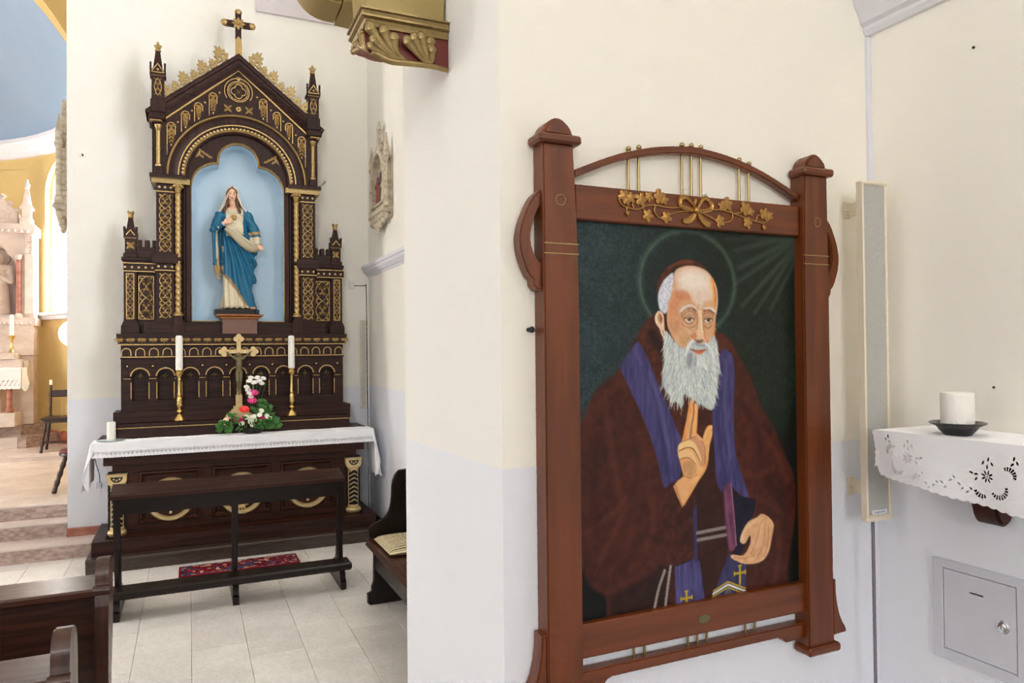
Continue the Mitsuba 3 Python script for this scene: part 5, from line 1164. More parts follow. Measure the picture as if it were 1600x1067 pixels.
# blessing hand
hand = [(281, 529), (287, 516), (294, 509), (301, 487), (308, 462), (317, 423), (322, 410), (327, 410), (331, 421), (339, 420), (343, 432), (341, 462), (338, 492), (355, 507), (362, 490), (368, 480), (376, 475), (386, 477), (385, 500), (378, 520), (374, 535), (370, 560), (362, 581), (342, 604), (293, 665), (280, 640), (268, 614), (280, 602), (298, 592), (290, 565), (285, 548)]
fl = (222, 164, 106)
area(hand, fl, 1.5, 1, False, (236, 186, 132)); 
stroke([(300, 505), (312, 462), (322, 420)], (232, 150, 88), 8, 5, .6); stroke([(335, 430), (333, 460), (330, 488)], (240, 184, 108), 7, 4, .7)
area([(328, 420), (329, 442), (323, 467), (316, 504), (321, 505), (327, 469), (333, 442), (333, 422)], (146, 92, 72), 1.2, .85, False)
area([(318, 507), (336, 500), (356, 522), (366, 556), (352, 575), (333, 540)], (206, 152, 120), 3, .8)
area([(286, 516), (312, 508), (330, 514), (346, 540), (352, 558), (343, 560), (330, 530), (308, 524), (287, 530)], (240, 206, 152), 1.8, .95); area([(284, 536), (306, 530), (326, 538), (339, 562), (332, 566), (318, 550), (300, 548), (288, 552)], (238, 200, 148), 1.8, .95)
stroke([(286, 531), (310, 525), (330, 532), (347, 560)], (120, 72, 56), 2.2, 1.3, .9); stroke([(287, 552), (302, 549), (318, 552), (334, 567)], (132, 84, 66), 2.2, 1.4, .85); stroke([(294, 511), (316, 505), (338, 500)], (150, 98, 70), 2, 1.6, .7)
area([(298, 560), (318, 554), (336, 570), (335, 588), (315, 596), (297, 580)], (196, 150, 108), 4, .85, True, (214, 172, 122)); stroke([(296, 590), (318, 598), (338, 592)], (174, 116, 88), 2.5, 2, .7)
stroke([(362, 505), (372, 486), (382, 480)], (244, 196, 132), 6, 4, .7); stroke([(352, 512), (362, 530), (362, 566)], (164, 112, 96), 3, 2.5, .7); stroke([(374, 530), (366, 576), (336, 612), (298, 660)], (240, 176, 100), 3.5, 2, .7)
area([(280, 606), (312, 606), (330, 600), (300, 645), (288, 640)], (230, 182, 134), 5, .7); stroke([(274, 612), (284, 640), (293, 662)], (184, 120, 76), 4, 2.5, .7)
# belt, book, second hand
for p in ([(336, 731), (425, 727)], [(338, 748), (424, 745)]):
    stroke(p, (150, 140, 136), 8, 1.6, 1, False)
    for q in np.linspace(0, 1, 14): stroke([(p[0][0]+(p[1][0]-p[0][0])*q, p[0][1]+(p[1][1]-p[0][1])*q-3), (p[0][0]+(p[1][0]-p[0][0])*q+4, p[0][1]+(p[1][1]-p[0][1])*q+3)], (92, 82, 82), 1.8, 1.2, .8, False)
area([(443, 628), (469, 654), (519, 668), (515, 697), (499, 719), (479, 747), (486, 770), (470, 798), (440, 797), (454, 777), (450, 685)], (34, 28, 52), 2, 1, False, (24, 20, 38))
area([(417, 627), (441, 618), (448, 685), (456, 775), (444, 786), (433, 787), (424, 741), (418, 667)], (122, 72, 102), 1.5, 1, False, (98, 56, 84)); stroke([(441, 622), (449, 700), (455, 774)], (176, 130, 150), 2.4, 1.3, .8); stroke([(424, 640), (431, 720), (440, 780)], (146, 92, 122), 6, 5, .5)
h2_ = [(467, 763), (473, 746), (493, 722), (522, 713), (538, 706), (561, 717), (577, 737), (572, 764), (560, 801), (544, 820), (516, 827), (478, 823), (455, 813), (438, 803), (442, 796), (470, 802), (486, 795), (500, 773), (498, 755), (484, 772), (472, 772)]
area(h2_, (214, 166, 124), 1.5, 1, True, (232, 190, 148))
for p in ([(534, 727), (520, 769), (500, 803)], [(549, 731), (540, 784), (518, 818)], [(560, 740), (556, 786), (542, 814)]): stroke(p, (176, 128, 100), 2.4, 2, .7)
stroke([(448, 803), (480, 810), (512, 806)], (190, 138, 88), 3, 2.5, .7); stroke([(470, 764), (486, 738), (512, 722)], (240, 204, 164), 6, 4, .6); stroke([(575, 745), (562, 798), (546, 818)], (152, 100, 70), 3, 2, .6); area([(469, 760), (474, 752), (482, 758), (478, 768)], (236, 204, 172), 1.5, .8)
# cords, embroidery
for p in ([(240, 808), (222, 849), (208, 899)], [(257, 800), (247, 853), (239, 901)]):
    stroke(p, (164, 156, 150), 7, 1.5)
    for q in range(13):
        t = q/12; x = np.interp(t, [0, .5, 1], [a for a, _ in p]); y = np.interp(t, [0, .5, 1], [b for _, b in p]); stroke([(x-3.4, y+2), (x+3.4, y-2.5)], (92, 84, 84), 1.8, 1.2, .8, False)
gold_ = (190, 164, 40)
for cx, cy, s in ((302, 885, 1.0), (465, 848, 1.1)):
    for p in (((0, -19), (0, 20)), ((-15, -4), (15, -4))): stroke([(cx+p[0][0]*s, cy+p[0][1]*s), (cx+p[1][0]*s, cy+p[1][1]*s)], gold_, 6, 1.4, .95, False)
    for a, b in ((0, -20), (-16, -4), (16, -4)): stroke([(cx+(a-4*(b != -4))*s, cy+(b-4*(b == -4))*s), (cx+(a+4*(b != -4))*s, cy+(b+4*(b == -4))*s)], gold_, 4, 1.4, .9, False)
for dy, c, wd in ((0, gold_, 4), (7, (226, 226, 220), 5), (14, gold_, 3.5)): stroke([(383-dy*.25, 876+dy), (427, 860+dy), (482, 884+dy)], c, wd, 1.2, .95, False)
for x in (418, 427, 436): stroke([(427, 868), (x, 893)], (150, 160, 110), 2, 1.2, .8, False)
IMG = np.clip(IMG**1.12*(.88+.24*nz(.55, 8, 2)[..., None]), 0, 1)
nxg, nyg = gx.shape; I = np.arange(nxg*nyg).reshape(nxg, nyg)
a, b_, c, d = I[:-1, :-1].ravel(), I[1:, :-1].ravel(), I[1:, 1:].ravel(), I[:-1, 1:].ravel()
V = np.stack([.772+gx.ravel()/1000, np.full(gx.size, 1.384), 2.040-gy.ravel()/1000], 1)
put(FP, 'canvas', TM(V, np.vstack([np.stack([a, b_, c], 1), np.stack([a, c, d], 1)])), 'oil_paint', False, color=IMG.reshape(-1, 3),
    label='dark oil portrait of a white-bearded friar with a halo, blessing, a book in his other hand')
del gx, gy, IMG, N1, N2, N3, NH
# ---------------------------------------------------------------- near corner: loudspeaker, shelf with cloth and candle, wall box
def column_speaker(x0, x1, yf, yb, z0, z1, lab, writing, by):
    k = thing('column_loudspeaker', lab, 'loudspeaker', 'slim column loudspeakers')
    put(k, 'case', cat_([bx(x0, x0+.007, yf, yb, z0+.012, z1-.006, .0015), bx(x1-.007, x1, yf, yb, z0+.012, z1-.006, .0015), bx(x0+.007, x1-.007, yb-.006, yb, z0+.012, z1-.006)]), 'cream_plastic')
    put(k, 'end_cap', bx(x0-.002, x1+.002, yf-.002, yb, z1-.010, z1, .003), 'cream_plastic'); put(k, 'end_cap', bx(x0-.002, x1+.002, yf-.003, yb, z0, z0+.016, .004), 'cream_plastic')
    g = put(k, 'grille', bx(x0+.007, x1-.007, yf+.004, yf+.010, z0+.016, z1-.010), 'speaker_grille')
    if writing:
        lb = put(k, 'name_label', bx(x0+.022, x1-.016, yf+.0025, yf+.005, z0+.0175, z0+.0275), 'label_white')
        t = meshkit.text_mesh(writing, .0042, .0006, True); t.apply_transform(trimesh.transformations.rotation_matrix(PI/2, (1, 0, 0))); b = t.bounds
        t.apply_scale([(x1-x0-.050)/(b[1, 0]-b[0, 0]), 1, 1]); b = t.bounds
        t.apply_translation(((x0+.022+x1-.016)/2-(b[0, 0]+b[1, 0])/2, yf+.0022-b[0, 1], z0+.0225-(b[0, 2]+b[1, 2])/2))
        put(f'{lb}', 'lettering', t, 'ink_blue')
    xb = (x0+x1)/2+.012
    for z in (z1-.055, z0+.075):
        put(k, 'bracket', cat_([bx(xb-.013, xb+.013, by-.004, by-.0005, z-.026, z+.022, .0015), bx(xb+.004, xb+.012, yb-.001, by-.003, z-.020, z+.016, .001)]), 'cream_plastic')
        put(k, 'screw', cat_([ball(xb-.005, by-.005, z-.004, .0042, 1, (1, .6, 1)), bx(xb-.008, xb-.002, by-.0085, by-.0065, z-.0047, z-.0033)]), 'chrome')
    return k
column_speaker(1.583, 1.674, 1.300, 1.320, 1.300, 2.182, 'tall cream column loudspeaker on the wall right of the painting', 'STRASSER', 1.40)
single('speaker_cable', tube(cr([(1.6165, 1.312, 1.302), (1.6168, 1.312, 1.25), (1.618, 1.313, 1.1), (1.620, 1.314, .8), (1.622, 1.316, .4), (1.622, 1.318, .0)], 6), .0042, 8), 'cable_grey', 'grey cable running down from the near column loudspeaker', 'cable', True)

# loudspeaker, cable and socket by the altar
column_speaker(1.637, 1.695, 7.45, 7.475, 1.165, 2.085, 'slim loudspeaker on the wall in the corner right of the altar', None, WY)
single('altar_wall_cable', tube(cr([(1.585, WY-.004, 2.448), (1.68, WY-.005, 2.450), (1.700, WY-.006, 2.446), (1.708, WY-.007, 2.40), (1.712, WY-.007, 1.7), (1.716, WY-.007, .9), (1.718, WY-.007, .2), (1.718, WY-.007, .0)], 6), .0038, 6), 'cable_dark', 'thin dark cable running down the corner beside the altar loudspeaker', 'cable', True)
JB = single('junction_box', bx(1.525, 1.582, WY-.012, WY-.0005, 2.41, 2.50, .004), 'white_plaster', 'small pale junction box on the wall above the altar loudspeaker', 'junction box')
single('wall_hook', cat_([tube([(-.872, WY+.0, 3.562), (-.872, WY-.022, 3.560), (-.872, WY-.026, 3.572)], .006, 6)]), 'ink_black', 'small dark hook in the bare wall left of the altarpiece', 'hook')
single('wall_pin', tube(cr([(1.25, WY, 3.47), (1.262, WY-.03, 3.485), (1.285, WY-.035, 3.505), (1.275, WY-.03, 3.515)], 4), .004, 5), 'cable_dark', 'thin bent wire pin in the wall right of the altarpiece', 'hook')
single('wall_nail', cat_([tube([(.672, 1.40, 1.795), (.672, 1.383, 1.795)], .0045, 8), ball(.672, 1.382, 1.795, .007, 1)]), 'dark_gap', 'dark nail head in the wall close to the painting frame', 'nail')
single('wall_nail', ball(RX-.001, 1.105, 2.473, .0035, 1), 'ink_black', 'tiny dark nail high in the plain wall beneath the moulding', 'nail')
single('tiny_screw', ball(RX-.001, 1.072, 1.652, .0028, 1), 'ink_black', 'tiny dark screw in the wall close beside the ribbed candle', 'screw')

# wooden shelf with bracket
SH = thing('wall_shelf', 'small wooden wall shelf hidden under a white cloth, its bracket showing below', 'shelf')
put(SH, 'board', bx(1.535, RX-.002, .87, 1.225, 1.528, 1.546, .003), 'table_wood_y')
for y in (1.055,):
    br = cr([(1.655, 1.50), (1.658, 1.44), (1.664, 1.39), (1.676, 1.352), (1.695, 1.336), (1.715, 1.340), (RX-.002, 1.36)], 5)
    br = np.vstack([[(RX-.002, 1.528), (1.62, 1.528), (1.64, 1.515)], br])
    put(SH, 'bracket', prism(Polygon(br).buffer(0), y-.026, y+.030, bevel=.006), 'table_wood_z')
put(SH, 'wall_plate', bx(RX-.022, RX-.001, .90, 1.20, 1.44, 1.527, .003), 'table_wood_y')

# cutwork cloth: top and front fall with real holes
CC = thing('cutwork_cloth', 'white scalloped cloth with cutwork flowers draped over the wall shelf', 'cloth')
def cutwork():
    """The front fall unrolled: s along the shelf from its far end, t down from the shelf's edge."""
    Ls = .375
    low = lambda s: np.interp(s, [0, .06, .12, .20, .28, .33, .375], [.106, .112, .115, .128, .133, .140, .135])
    pts = [(-.002, 0)]
    pts += [(-.004-.0025*abs(math.sin(t*PI/.016)), t) for t in np.linspace(.004, .090, 30)]
    for s in np.linspace(.0, Ls, 130): pts.append((s, float(low(s))+.0035*abs(math.sin(s*PI/.021))-(.018*max(0, 1-s/.018)**2)-(.02*max(0, (s-Ls+.018)/.018)**2)))
    pts += [(Ls+.002+.0025*abs(math.sin(t*PI/.016)), t) for t in np.linspace(.112, .004, 36)]+[(Ls, 0)]
    body = Polygon(pts).buffer(0); holes = []
    def petal(s, t, L, w, a): holes.append(affinity.rotate(affinity.scale(Point(s, t).buffer(1, 4), L*.62, w*.72), a, origin=(s, t)))
    def flower(s, t, r, n=8): [petal(s+r*math.cos(2*PI*k/n+.3), t+r*math.sin(2*PI*k/n+.3), .0085, .0030, math.degrees(2*PI*k/n+.3)) for k in range(n)]
    def rungs(cx, cy, r, a0, a1, n, w=.0105):
        for k in range(n):
            a, b = math.radians(a0+(a1-a0)*k/n), math.radians(a0+(a1-a0)*(k+.78)/n); ww = w*(.55+.45*math.sin(PI*(k+.5)/n))
            holes.append(Polygon([(cx+(r+q*ww/2)*math.cos(c), cy+(r+q*ww/2)*math.sin(c)) for q, c in ((-1, a), (-1, b), (1, b), (1, a))]))
    for cx, ty, f in ((.092, .056, 1), (.272, .072, -1)):
        flower(cx, ty, .0085); petal(cx, ty, .003, .003, 0)
        # crescents of ladder stitches around the flower
        rungs(cx-f*.043, ty-.006, .016, 170 if f > 0 else 10, 300 if f > 0 else -120, 7)
        rungs(cx-f*.026, ty+.022, .017, 200 if f > 0 else -20, 30 if f > 0 else 150, 9)
        rungs(cx+f*.010, ty+.026, .017, 20 if f > 0 else 160, 120 if f > 0 else 60, 5)
        for ds, dt, a in ((.024, -.002, 10), (.034, -.004, -20), (.024, .008, 50), (.0, -.020, 90), (.009, -.028, 60), (-.010, -.027, 120), (-.002, -.036, 80), (-.052, -.032, 40), (-.062, -.036, -60), (-.055, -.044, 80)):
            petal(cx+f*ds, ty+dt, .0075, .0032, a*f)
    for k in range(7): 
        s = .125+.0175*k; t = .092+.012*math.sin(k*1.1)+.0025*k; petal(s, t, .007, .0028, 35 if k % 2 else -30); petal(s+.007, t+(.009 if k % 2 else -.008), .006, .0026, -40 if k % 2 else 40)
    return body.difference(unary_union(holes))
cw = cutwork()
m = trimesh.creation.extrude_polygon(cw, .0012, engine='earcut')
v, f = trimesh.remesh.subdivide_to_size(m.vertices, m.faces, .02, max_iter=8)
S_, T_, D_ = v[:, 0], v[:, 1], v[:, 2]
Y_ = 1.232-S_; X_ = 1.529-D_-.010*np.sin(np.clip(T_/.13, 0, 1)*1.2)+.006*np.sin(S_*30+.5)*np.clip(T_/.1, 0, 1)-.014*np.clip((.05-S_)/.05, 0, 1)*np.clip(T_/.05, 0, 1)*-1
Z_ = 1.5478-T_
put(CC, 'front_fall', TM(np.stack([X_, Y_, Z_], 1), f), 'linen')
put(CC, 'top', sheet(lambda u, v: (1.5285+.205*u, 1.232-.375*v, 1.5475+.0008*np.sin(u*9)*np.sin(v*20)), 12, 30, .0014), 'linen', True)
side = sheet(lambda u, v: (1.535+.19*u, 1.233+.004*np.sin(u*12)*v, 1.5478-(.030+.006*np.abs(np.sin(u*30)))*v), 50, 5, .0012)
put(CC, 'side_fall', side, 'linen', True)

DS = single('candle_saucer', lathe([(.0, 1.549), (.028, 1.549), (.030, 1.552), (.037, 1.560), (.043, 1.568), (.056, 1.574), (.0585, 1.577), (.056, 1.578), (.043, 1.574), (.036, 1.568), (.0, 1.560)], 40, (1.592, 1.066, 0), False), 'black_glaze', 'black glazed saucer holding the thick candle on the cloth shelf', 'saucer', 30)
def ribbed_candle(x, y, z0, z1, r):
    n, k = 120, 24; a = np.arange(n)/n*2*PI; V = []
    for i in range(k):
        z = z0+(z1-z0)*i/(k-1); e = .965 if i in (0, k-1) else 1.0
        rr = r*e*(1+.014*np.cos(20*a+(z-z0)*330)); V.append(np.stack([x+rr*np.cos(a), y+rr*np.sin(a), np.full(n, z)], 1))
    V = np.vstack(V+[[[x, y, z0]], [[x, y, z1-.003]]]); F = [(i*n+q, i*n+(q+1) % n, (i+1)*n+(q+1) % n) for i in range(k-1) for q in range(n)]+[(i*n+q, (i+1)*n+(q+1) % n, (i+1)*n+q) for i in range(k-1) for q in range(n)]
    F += [(k*n, (q+1) % n, q) for q in range(n)]+[(k*n+1, (k-1)*n+q, (k-1)*n+(q+1) % n) for q in range(n)]
    return TM(V, F)
c = thing('ribbed_candle', 'thick white candle with slanting ribs in the black saucer', 'candle')
put(c, 'body', ribbed_candle(1.592, 1.066, 1.5605, 1.645, .0335), 'wax', 40)

# locked box in the wall
WB = thing('wall_box', 'grey-white metal wall box with a slot and a round lock', 'alms box')
put(WB, 'frame', prism(sbox(.984, .968, 1.226, 1.2165).difference(sbox(1.024, .995, 1.2, 1.1955)), RX-.012, RX+.0, 'yz', .002), 'box_paint')
put(WB, 'recess', bx(RX-.004, RX-.0015, 1.022, 1.202, .993, 1.1975), 'dark_gap')
dk = put(WB, 'door', prism(sbox(1.0255, .9965, 1.1985, 1.194).difference(sbox(1.1005, 1.1495, 1.1355, 1.1535)), RX-.0105, RX-.004, 'yz', .001), 'box_paint')
put(dk, 'lock', cat_([TM(*(lambda q: (q.vertices[:, [2, 0, 1]]*[-1, 1, 1]+[RX-.010, 1.0555, 1.095], q.faces[:, ::-1]))(lathe([(.0150, 0), (.0150, .002), (.0128, .0035), (.0118, .0035), (.0105, .0025), (.0105, .006), (.008, .0075), (.003, .0078)], 28)))]), 'chrome', 30)
put(dk, 'keyhole', bx(RX-.0185, RX-.0176, 1.0548, 1.0562, 1.0915, 1.0985), 'dark_gap')
for y, z in ((1.1895, 1.002), (1.1895, 1.188)): put(dk, 'hinge_pin', ball(RX-.0105, y, z, .0025, 1), 'chrome')

WS = thing('wall_socket', 'small white wall socket with a thin cable low beside the altar table', 'socket')
put(WS, 'plate', bx(-.775, -.728, WY-.014, WY-.0005, .535, .585, .004), 'box_paint')
put(WS, 'cable', tube(cr([(-.745, WY-.004, .585), (-.748, WY-.004, .66), (-.775, WY-.004, .76), (-.79, WY-.004, .86)], 5), .0035, 5), 'cable_grey', True)
# ---------------------------------------------------------------- corbel of the chapel arch on the pier
CB = thing('arch_corbel', 'red corbel with gilded acanthus leaves and a moulded cornice high on the pier', 'corbel')
CY0, CY1 = 1.722, 1.872
body = np.vstack([[(.609, 2.55), (.402, 2.55), (.394, 2.528)], cr([(.393, 2.520), (.398, 2.492), (.415, 2.474), (.45, 2.464), (.50, 2.466), (.55, 2.468), (.59, 2.467), (.609, 2.468)], 6)])
mb = prism(Polygon(body), CY0, CY1); v = mb.vertices.copy(); k = (v[:, 1]-CY0)/(CY1-CY0); lo = np.clip((2.55-v[:, 2])/.08, 0, 1)
v[:, 2] += .060*k*lo; mb.vertices = v
put(CB, 'body', mb, 'corbel_red')
pr_ = [(-.02, 2.544), (.004, 2.544), (.006, 2.551), (.000, 2.553), (.004, 2.562), (.012, 2.566), (.012, 2.571), (.007, 2.573), (.010, 2.580), (.016, 2.582), (.016, 2.586), (-.02, 2.588)]
put(CB, 'cornice', sweep([(.606, CY0-.002), (.396, CY0-.002), (.396, CY1)], [(p, z) for p, z in pr_], 'xy'), 'antique_gilt', 25)
def acanthus(P0, tips, y, wid, lean):
    """A gilded leaf: lobes that rise from one root and curl over at their tips."""
    out = []
    for (tx, tz), w in zip(tips, wid):
        mid = ((P0[0]*.45+tx*.55)+lean*.010, (P0[1]*.55+tz*.45)-.002)
        q = cr([P0, ((P0[0]+mid[0])/2, (P0[1]+mid[1])/2-.001), mid, (tx, tz-.004), (tx, tz)], 6); n = len(q); t = np.linspace(0, 1, n)
        yy = y-.006-.016*t**1.6+.010*np.clip((t-.82)/.18, 0, 1)
        rr = w*np.interp(t, [0, .3, .6, .86, 1], [.34, .45, .72, 1.12, .80])
        out.append(tube(np.stack([q[:, 0], yy, q[:, 1]], 1), rr, 10, flat=((0, 1, 0), .62)))
        if w > .005: out.append(tube(np.stack([q[:, 0], yy-rr*.52, q[:, 1]], 1), np.interp(t, [0, 1], [.0009, .0016]), 5))
        out.append(ball(tx, y-.013, tz, w*.95, 2, (1, .8, .85)))
    return cat_(out)
put(CB, 'acanthus_leaf', acanthus((.500, 2.470), [(.405, 2.537), (.438, 2.535), (.462, 2.522), (.412, 2.510), (.404, 2.494)], CY0, [.0150, .0140, .0128, .0105, .0085], -1), 'antique_gilt', True)
put(CB, 'acanthus_leaf', acanthus((.556, 2.470), [(.496, 2.520), (.514, 2.531), (.534, 2.536), (.556, 2.528), (.560, 2.508)], CY0, [.0128, .0122, .0128, .0120, .0105], .3), 'antique_gilt', True)
put(CB, 'leaf_stem', tube(cr([(.41, CY0-.004, 2.484), (.45, CY0-.008, 2.466), (.50, CY0-.008, 2.467), (.556, CY0-.008, 2.469), (.604, CY0-.006, 2.466)], 6), np.linspace(.010, .006, 25), 8), 'antique_gilt', True)
sd = []
for yy, zz in ((1.738, 2.534), (1.764, 2.536), (1.79, 2.528), (1.816, 2.536), (1.842, 2.528)):
    q = cr([(.432, 1.728, 2.474), (.404, (1.728+yy)/2, 2.492+(yy-1.728)*.22), (.391, yy, zz)], 7); sd.append(tube(q, np.interp(np.linspace(0, 1, len(q)), [0, .6, 1], [.005, .009, .007]), 8)); sd.append(ball(.391, yy, zz, .0085, 2))
put(CB, 'acanthus_leaf', cat_(sd), 'antique_gilt', True)
# springer of the arch over the corbel, flaring against the pier, and the rib behind it
spr = np.vstack([[(.402, 2.587), (.600, 2.587)], cr([(.600, 2.60), (.602, 2.64), (.608, 2.69), (.609, 2.75)], 5), [(.609, 3.6), (.15, 3.6), (.30, 3.2), (.385, 2.9)]])
struct('wall_arch_springer', prism(Polygon(spr), CY0+.012, CY1+.01), 'corbel_olive')
AR_ = thing('arch_rib', 'olive and gold arch rib with a scrolled end behind the corbel', 'arch rib')
put(AR_, 'rib', prism([(.388, 2.700), (.432, 2.697), (.470, 2.74), (.609, 2.76), (.609, 3.6), (.1, 3.6), (.386, 3.1)], 1.93, 2.09), 'corbel_olive')
bo = np.vstack([cr([(.26, 2.80), (.285, 2.745), (.315, 2.716), (.35, 2.704), (.384, 2.702)], 6), [(.384, 3.2), (.2, 3.2)]])
put(AR_, 'scroll_end', prism(Polygon(bo), 1.95, 2.08, bevel=.006), 'corbel_olive')
put(AR_, 'scroll', cat_([tube(xz3(spiral(.325, 2.745, .024, 200, 1.5, 1, 20), 1.948), .004, 6), tube(xz3(spiral(.362, 2.735, .018, 20, 1.4, -1, 18), 1.948), .0035, 6), tube(xz3(spiral(.295, 2.775, .014, 100, 1.2, -1, 14), 1.948), .003, 6)]), 'gilt', True)
# ---------------------------------------------------------------- reliefs (stations) on the walls
def station(lab, put_at, n_fig=True):
    """Gothic aedicule with painted figures; local frame: x along the wall, y out of it (negative towards the viewer), z up."""
    k = thing('station_relief', lab, 'relief', 'carved stone wall reliefs')
    def q(name, m, b, sm=False, **kw): 
        m = m.copy(); m.vertices = put_at(m.vertices); put(k, name, TM(m.vertices, m.faces), b, sm, **kw)
    arch = lambda w, zs: Polygon(np.vstack([[(-w, .28)], [(-w, zs)], arc(w*.6, zs, 1.6*w, 180, 118, 9), arc(-w*.6, zs, 1.6*w, 62, 0, 9), [(w, .28)]]))
    slab = unary_union([sbox(-.30, .12, .30, .64), Polygon([(-.30, .64), (0, .88), (.30, .64)])])
    q('back_slab', prism(slab, -.03, 0), 'relief_stone')
    q('gable', prism(unary_union([sbox(-.29, .26, .29, .62), Polygon([(-.29, .60), (0, .86), (.29, .60)])]).difference(arch(.225, .43)), -.13, -.03, bevel=.008), 'relief_stone')
    q('arch_moulding', sweep(np.asarray(arch(.232, .43).exterior.coords)[1:-2], [(-.010, -.128), (-.006, -.145), (.006, -.145), (.010, -.128)]), 'relief_stone')
    for s in (-1, 1):
        q('colonnette', cat_([lathe([(.05, .20), (.052, .24), (.036, .26), (.034, .42), (.044, .43), (.044, .445), (.034, .455), (.034, .62), (.05, .645), (.054, .66)], 12, (s*.285, -.10, 0))]), 'relief_stone', 35)
        q('pinnacle', cat_([bx(s*.285-.036, s*.285+.036, -.135, -.06, .66, .74, .004), hull([(s*.285+a*w, -.098+b*w, z) for z, w in ((.74, .034), (.86, .008)) for a in (-1, 1) for b in (-1, 1)]), ball(s*.285, -.098, .87, .014, 1)]), 'relief_stone')
    q('gable_cross', cat_([bx(-.026, .026, -.12, -.06, .84, .99, .005), bx(-.055, .055, -.11, -.07, .975, 1.015, .005), bx(-.022, .022, -.11, -.07, .98, 1.055, .005)]), 'relief_stone')
    for x, z in ((-.12, .78), (.12, .78), (-.20, .71), (.20, .71)): q('gable_leaf', ball(x, -.10, z, .026, 1), 'relief_stone')
    q('ledge', cat_([prism([(-.17, .17), (-.15, .20), (-.05, .29), (0, .29), (0, .15), (-.12, .15)], -.30, .30, 'yz')]), 'relief_stone')
    q('base_carving', cat_([ball(x, -.10, z, r, 1, (1, .9, .8)) for x, z, r in ((-.27, .12, .045), (-.16, .10, .05), (-.05, .075, .055), (.06, .075, .05), (.17, .10, .05), (.27, .12, .045), (0, .03, .04))]+[bx(-.28, .28, -.14, 0, .11, .17, .01)]), 'relief_stone')
    for j, (x, b, hgt) in enumerate(((-.07, 'relief_red', .26), (.05, 'relief_dark', .29), (.13, 'relief_cream', .22))):
        z = .285; J = {'f': (x, -.075, z+.02, .045), 'w': (x, -.075, z+.5*hgt, .033), 's': (x, -.075, z+.74*hgt, .036), 'h': (x+.008, -.085, z+.92*hgt, .022), 'e': (x-.035, -.10, z+.6*hgt, .014), 'd': (x-.01, -.125, z+.62*hgt, .011)}
        q('figure', skin(J, [('f', 'w'), ('w', 's'), ('s', 'h'), ('s', 'e'), ('e', 'd')], .014, 5), b, True)
    return k
mat('relief_red', lin(128, 60, 46), .5); mat('relief_cream', lin(190, 170, 146), .55); mat('relief_dark', lin(74, 70, 78), .5)
station('carved gothic stone relief with small painted figures on the right chapel wall', lambda v: np.stack([RX-.002+v[:, 1]*.55, 6.80-v[:, 0]*1.02, 2.90+v[:, 2]*1.02], 1))
station('carved gothic relief seen edge-on at the sanctuary corner', lambda v: np.stack([-1.0+v[:, 1]*.75, 7.88+v[:, 0]*.9, 2.90+v[:, 2]*1.2], 1))

# ---------------------------------------------------------------- sanctuary: altar with its steps, chair, stool, lamp
key = 'altar_steps'; note(key, kind='structure')
for i, (z0, z1, o) in enumerate(((.488, .64, 0), (.64, .79, .30))):
    P = [(-4.6, 11.60+o), (-2.02, 11.60+o), (-1.70, 12.05+o*.9), (-1.58+.0, 12.9), (-4.6, 12.9)]
    P = [(a-(.12 if a > -3 and i else 0), b) for a, b in P]
    for a, b in ((-4.6, -2.85), (-2.85, -2.12), (-2.12, -1.3)):
        g = Polygon(P).intersection(sbox(a+.002, 11, b-.002, 13))
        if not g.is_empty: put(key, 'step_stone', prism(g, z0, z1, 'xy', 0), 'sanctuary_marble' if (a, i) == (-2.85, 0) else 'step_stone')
HA = thing('high_altar', 'white gothic stone altar with pinnacle, niche and marble columns at the left edge', 'altar')
Y0 = 11.95
def H(n, m, b='white_stone', sm=False, **kw): return put(HA, n, m, b, sm, **kw)
nich = unary_union([sbox(-2.72, 2.30, -2.19, 2.95), Point(-2.455, 2.95).buffer(.265, 24), Point(-2.455, 3.13).buffer(.16, 16)])
H('upper_panel', prism(sbox(-3.6, 2.27, -1.99, 3.50).difference(nich), Y0, Y0+.10))
H('upper_block', bx(-3.6, -1.99, Y0+.35, 12.33, 1.75, 3.50))
H('niche_wall', bx(-2.74, -2.17, Y0+.33, Y0+.35, 2.27, 3.4), 'white_stone')
H('side_block', bx(-2.17, -1.99, Y0+.10, Y0+.36, 1.75, 3.50))
H('corner_pier', bx(-2.09, -1.985, Y0-.05, Y0+.10, 2.33, 3.46, .004))
H('pier_panel', prism(sbox(-2.075, 3.16, -2.0, 3.44).difference(sbox(-2.066, 3.17, -2.009, 3.43)), Y0-.062, Y0-.05))
H('pier_flower', cat_([leaf(-2.0375, 3.22+.08*i, Y0-.052, .05, .04, a, .012) for i in range(3) for a in (45, 135, 225, 315)]))
H('niche_column', lathe([(.030, 2.34), (.030, 3.09)], 16, (-2.165, Y0-.02, 0)), 'red_marble', 40)
H('column_capital', cat_([lathe([(.032, 3.09), (.05, 3.14), (.054, 3.16)], 12, (-2.165, Y0-.02, 0)), lathe([(.05, 2.28), (.05, 2.31), (.034, 2.34)], 14, (-2.165, Y0-.02, 0))]))
H('cornice', sweep([(-1.99, 12.7), (-1.99, Y0-.05), (-3.6, Y0-.05)], [(-p, z) for p, z in ((-.02, 3.46), (.02, 3.47), (.03, 3.50), (.06, 3.54), (.07, 3.57), (-.02, 3.59))], 'xy'))
H('cornice_beads', cat_([ball(-2.05-.075*i, Y0-.08, 3.485, .022, 1) for i in range(14)]))
gp = Polygon([(-2.17, 3.57), (-2.17, 3.74), (-2.45, 4.05), (-2.75, 4.35), (-3.4, 3.6), (-3.4, 3.57)])
H('gable', prism(gp, Y0-.02, Y0+.12, bevel=.01))
H('roundel', sweep(arc(-2.36, 3.72, .075, 360, 0, 25)[:-1], [(-.01, Y0-.01), (-.006, Y0-.04), (.006, Y0-.04), (.01, Y0-.01)], closed=True))
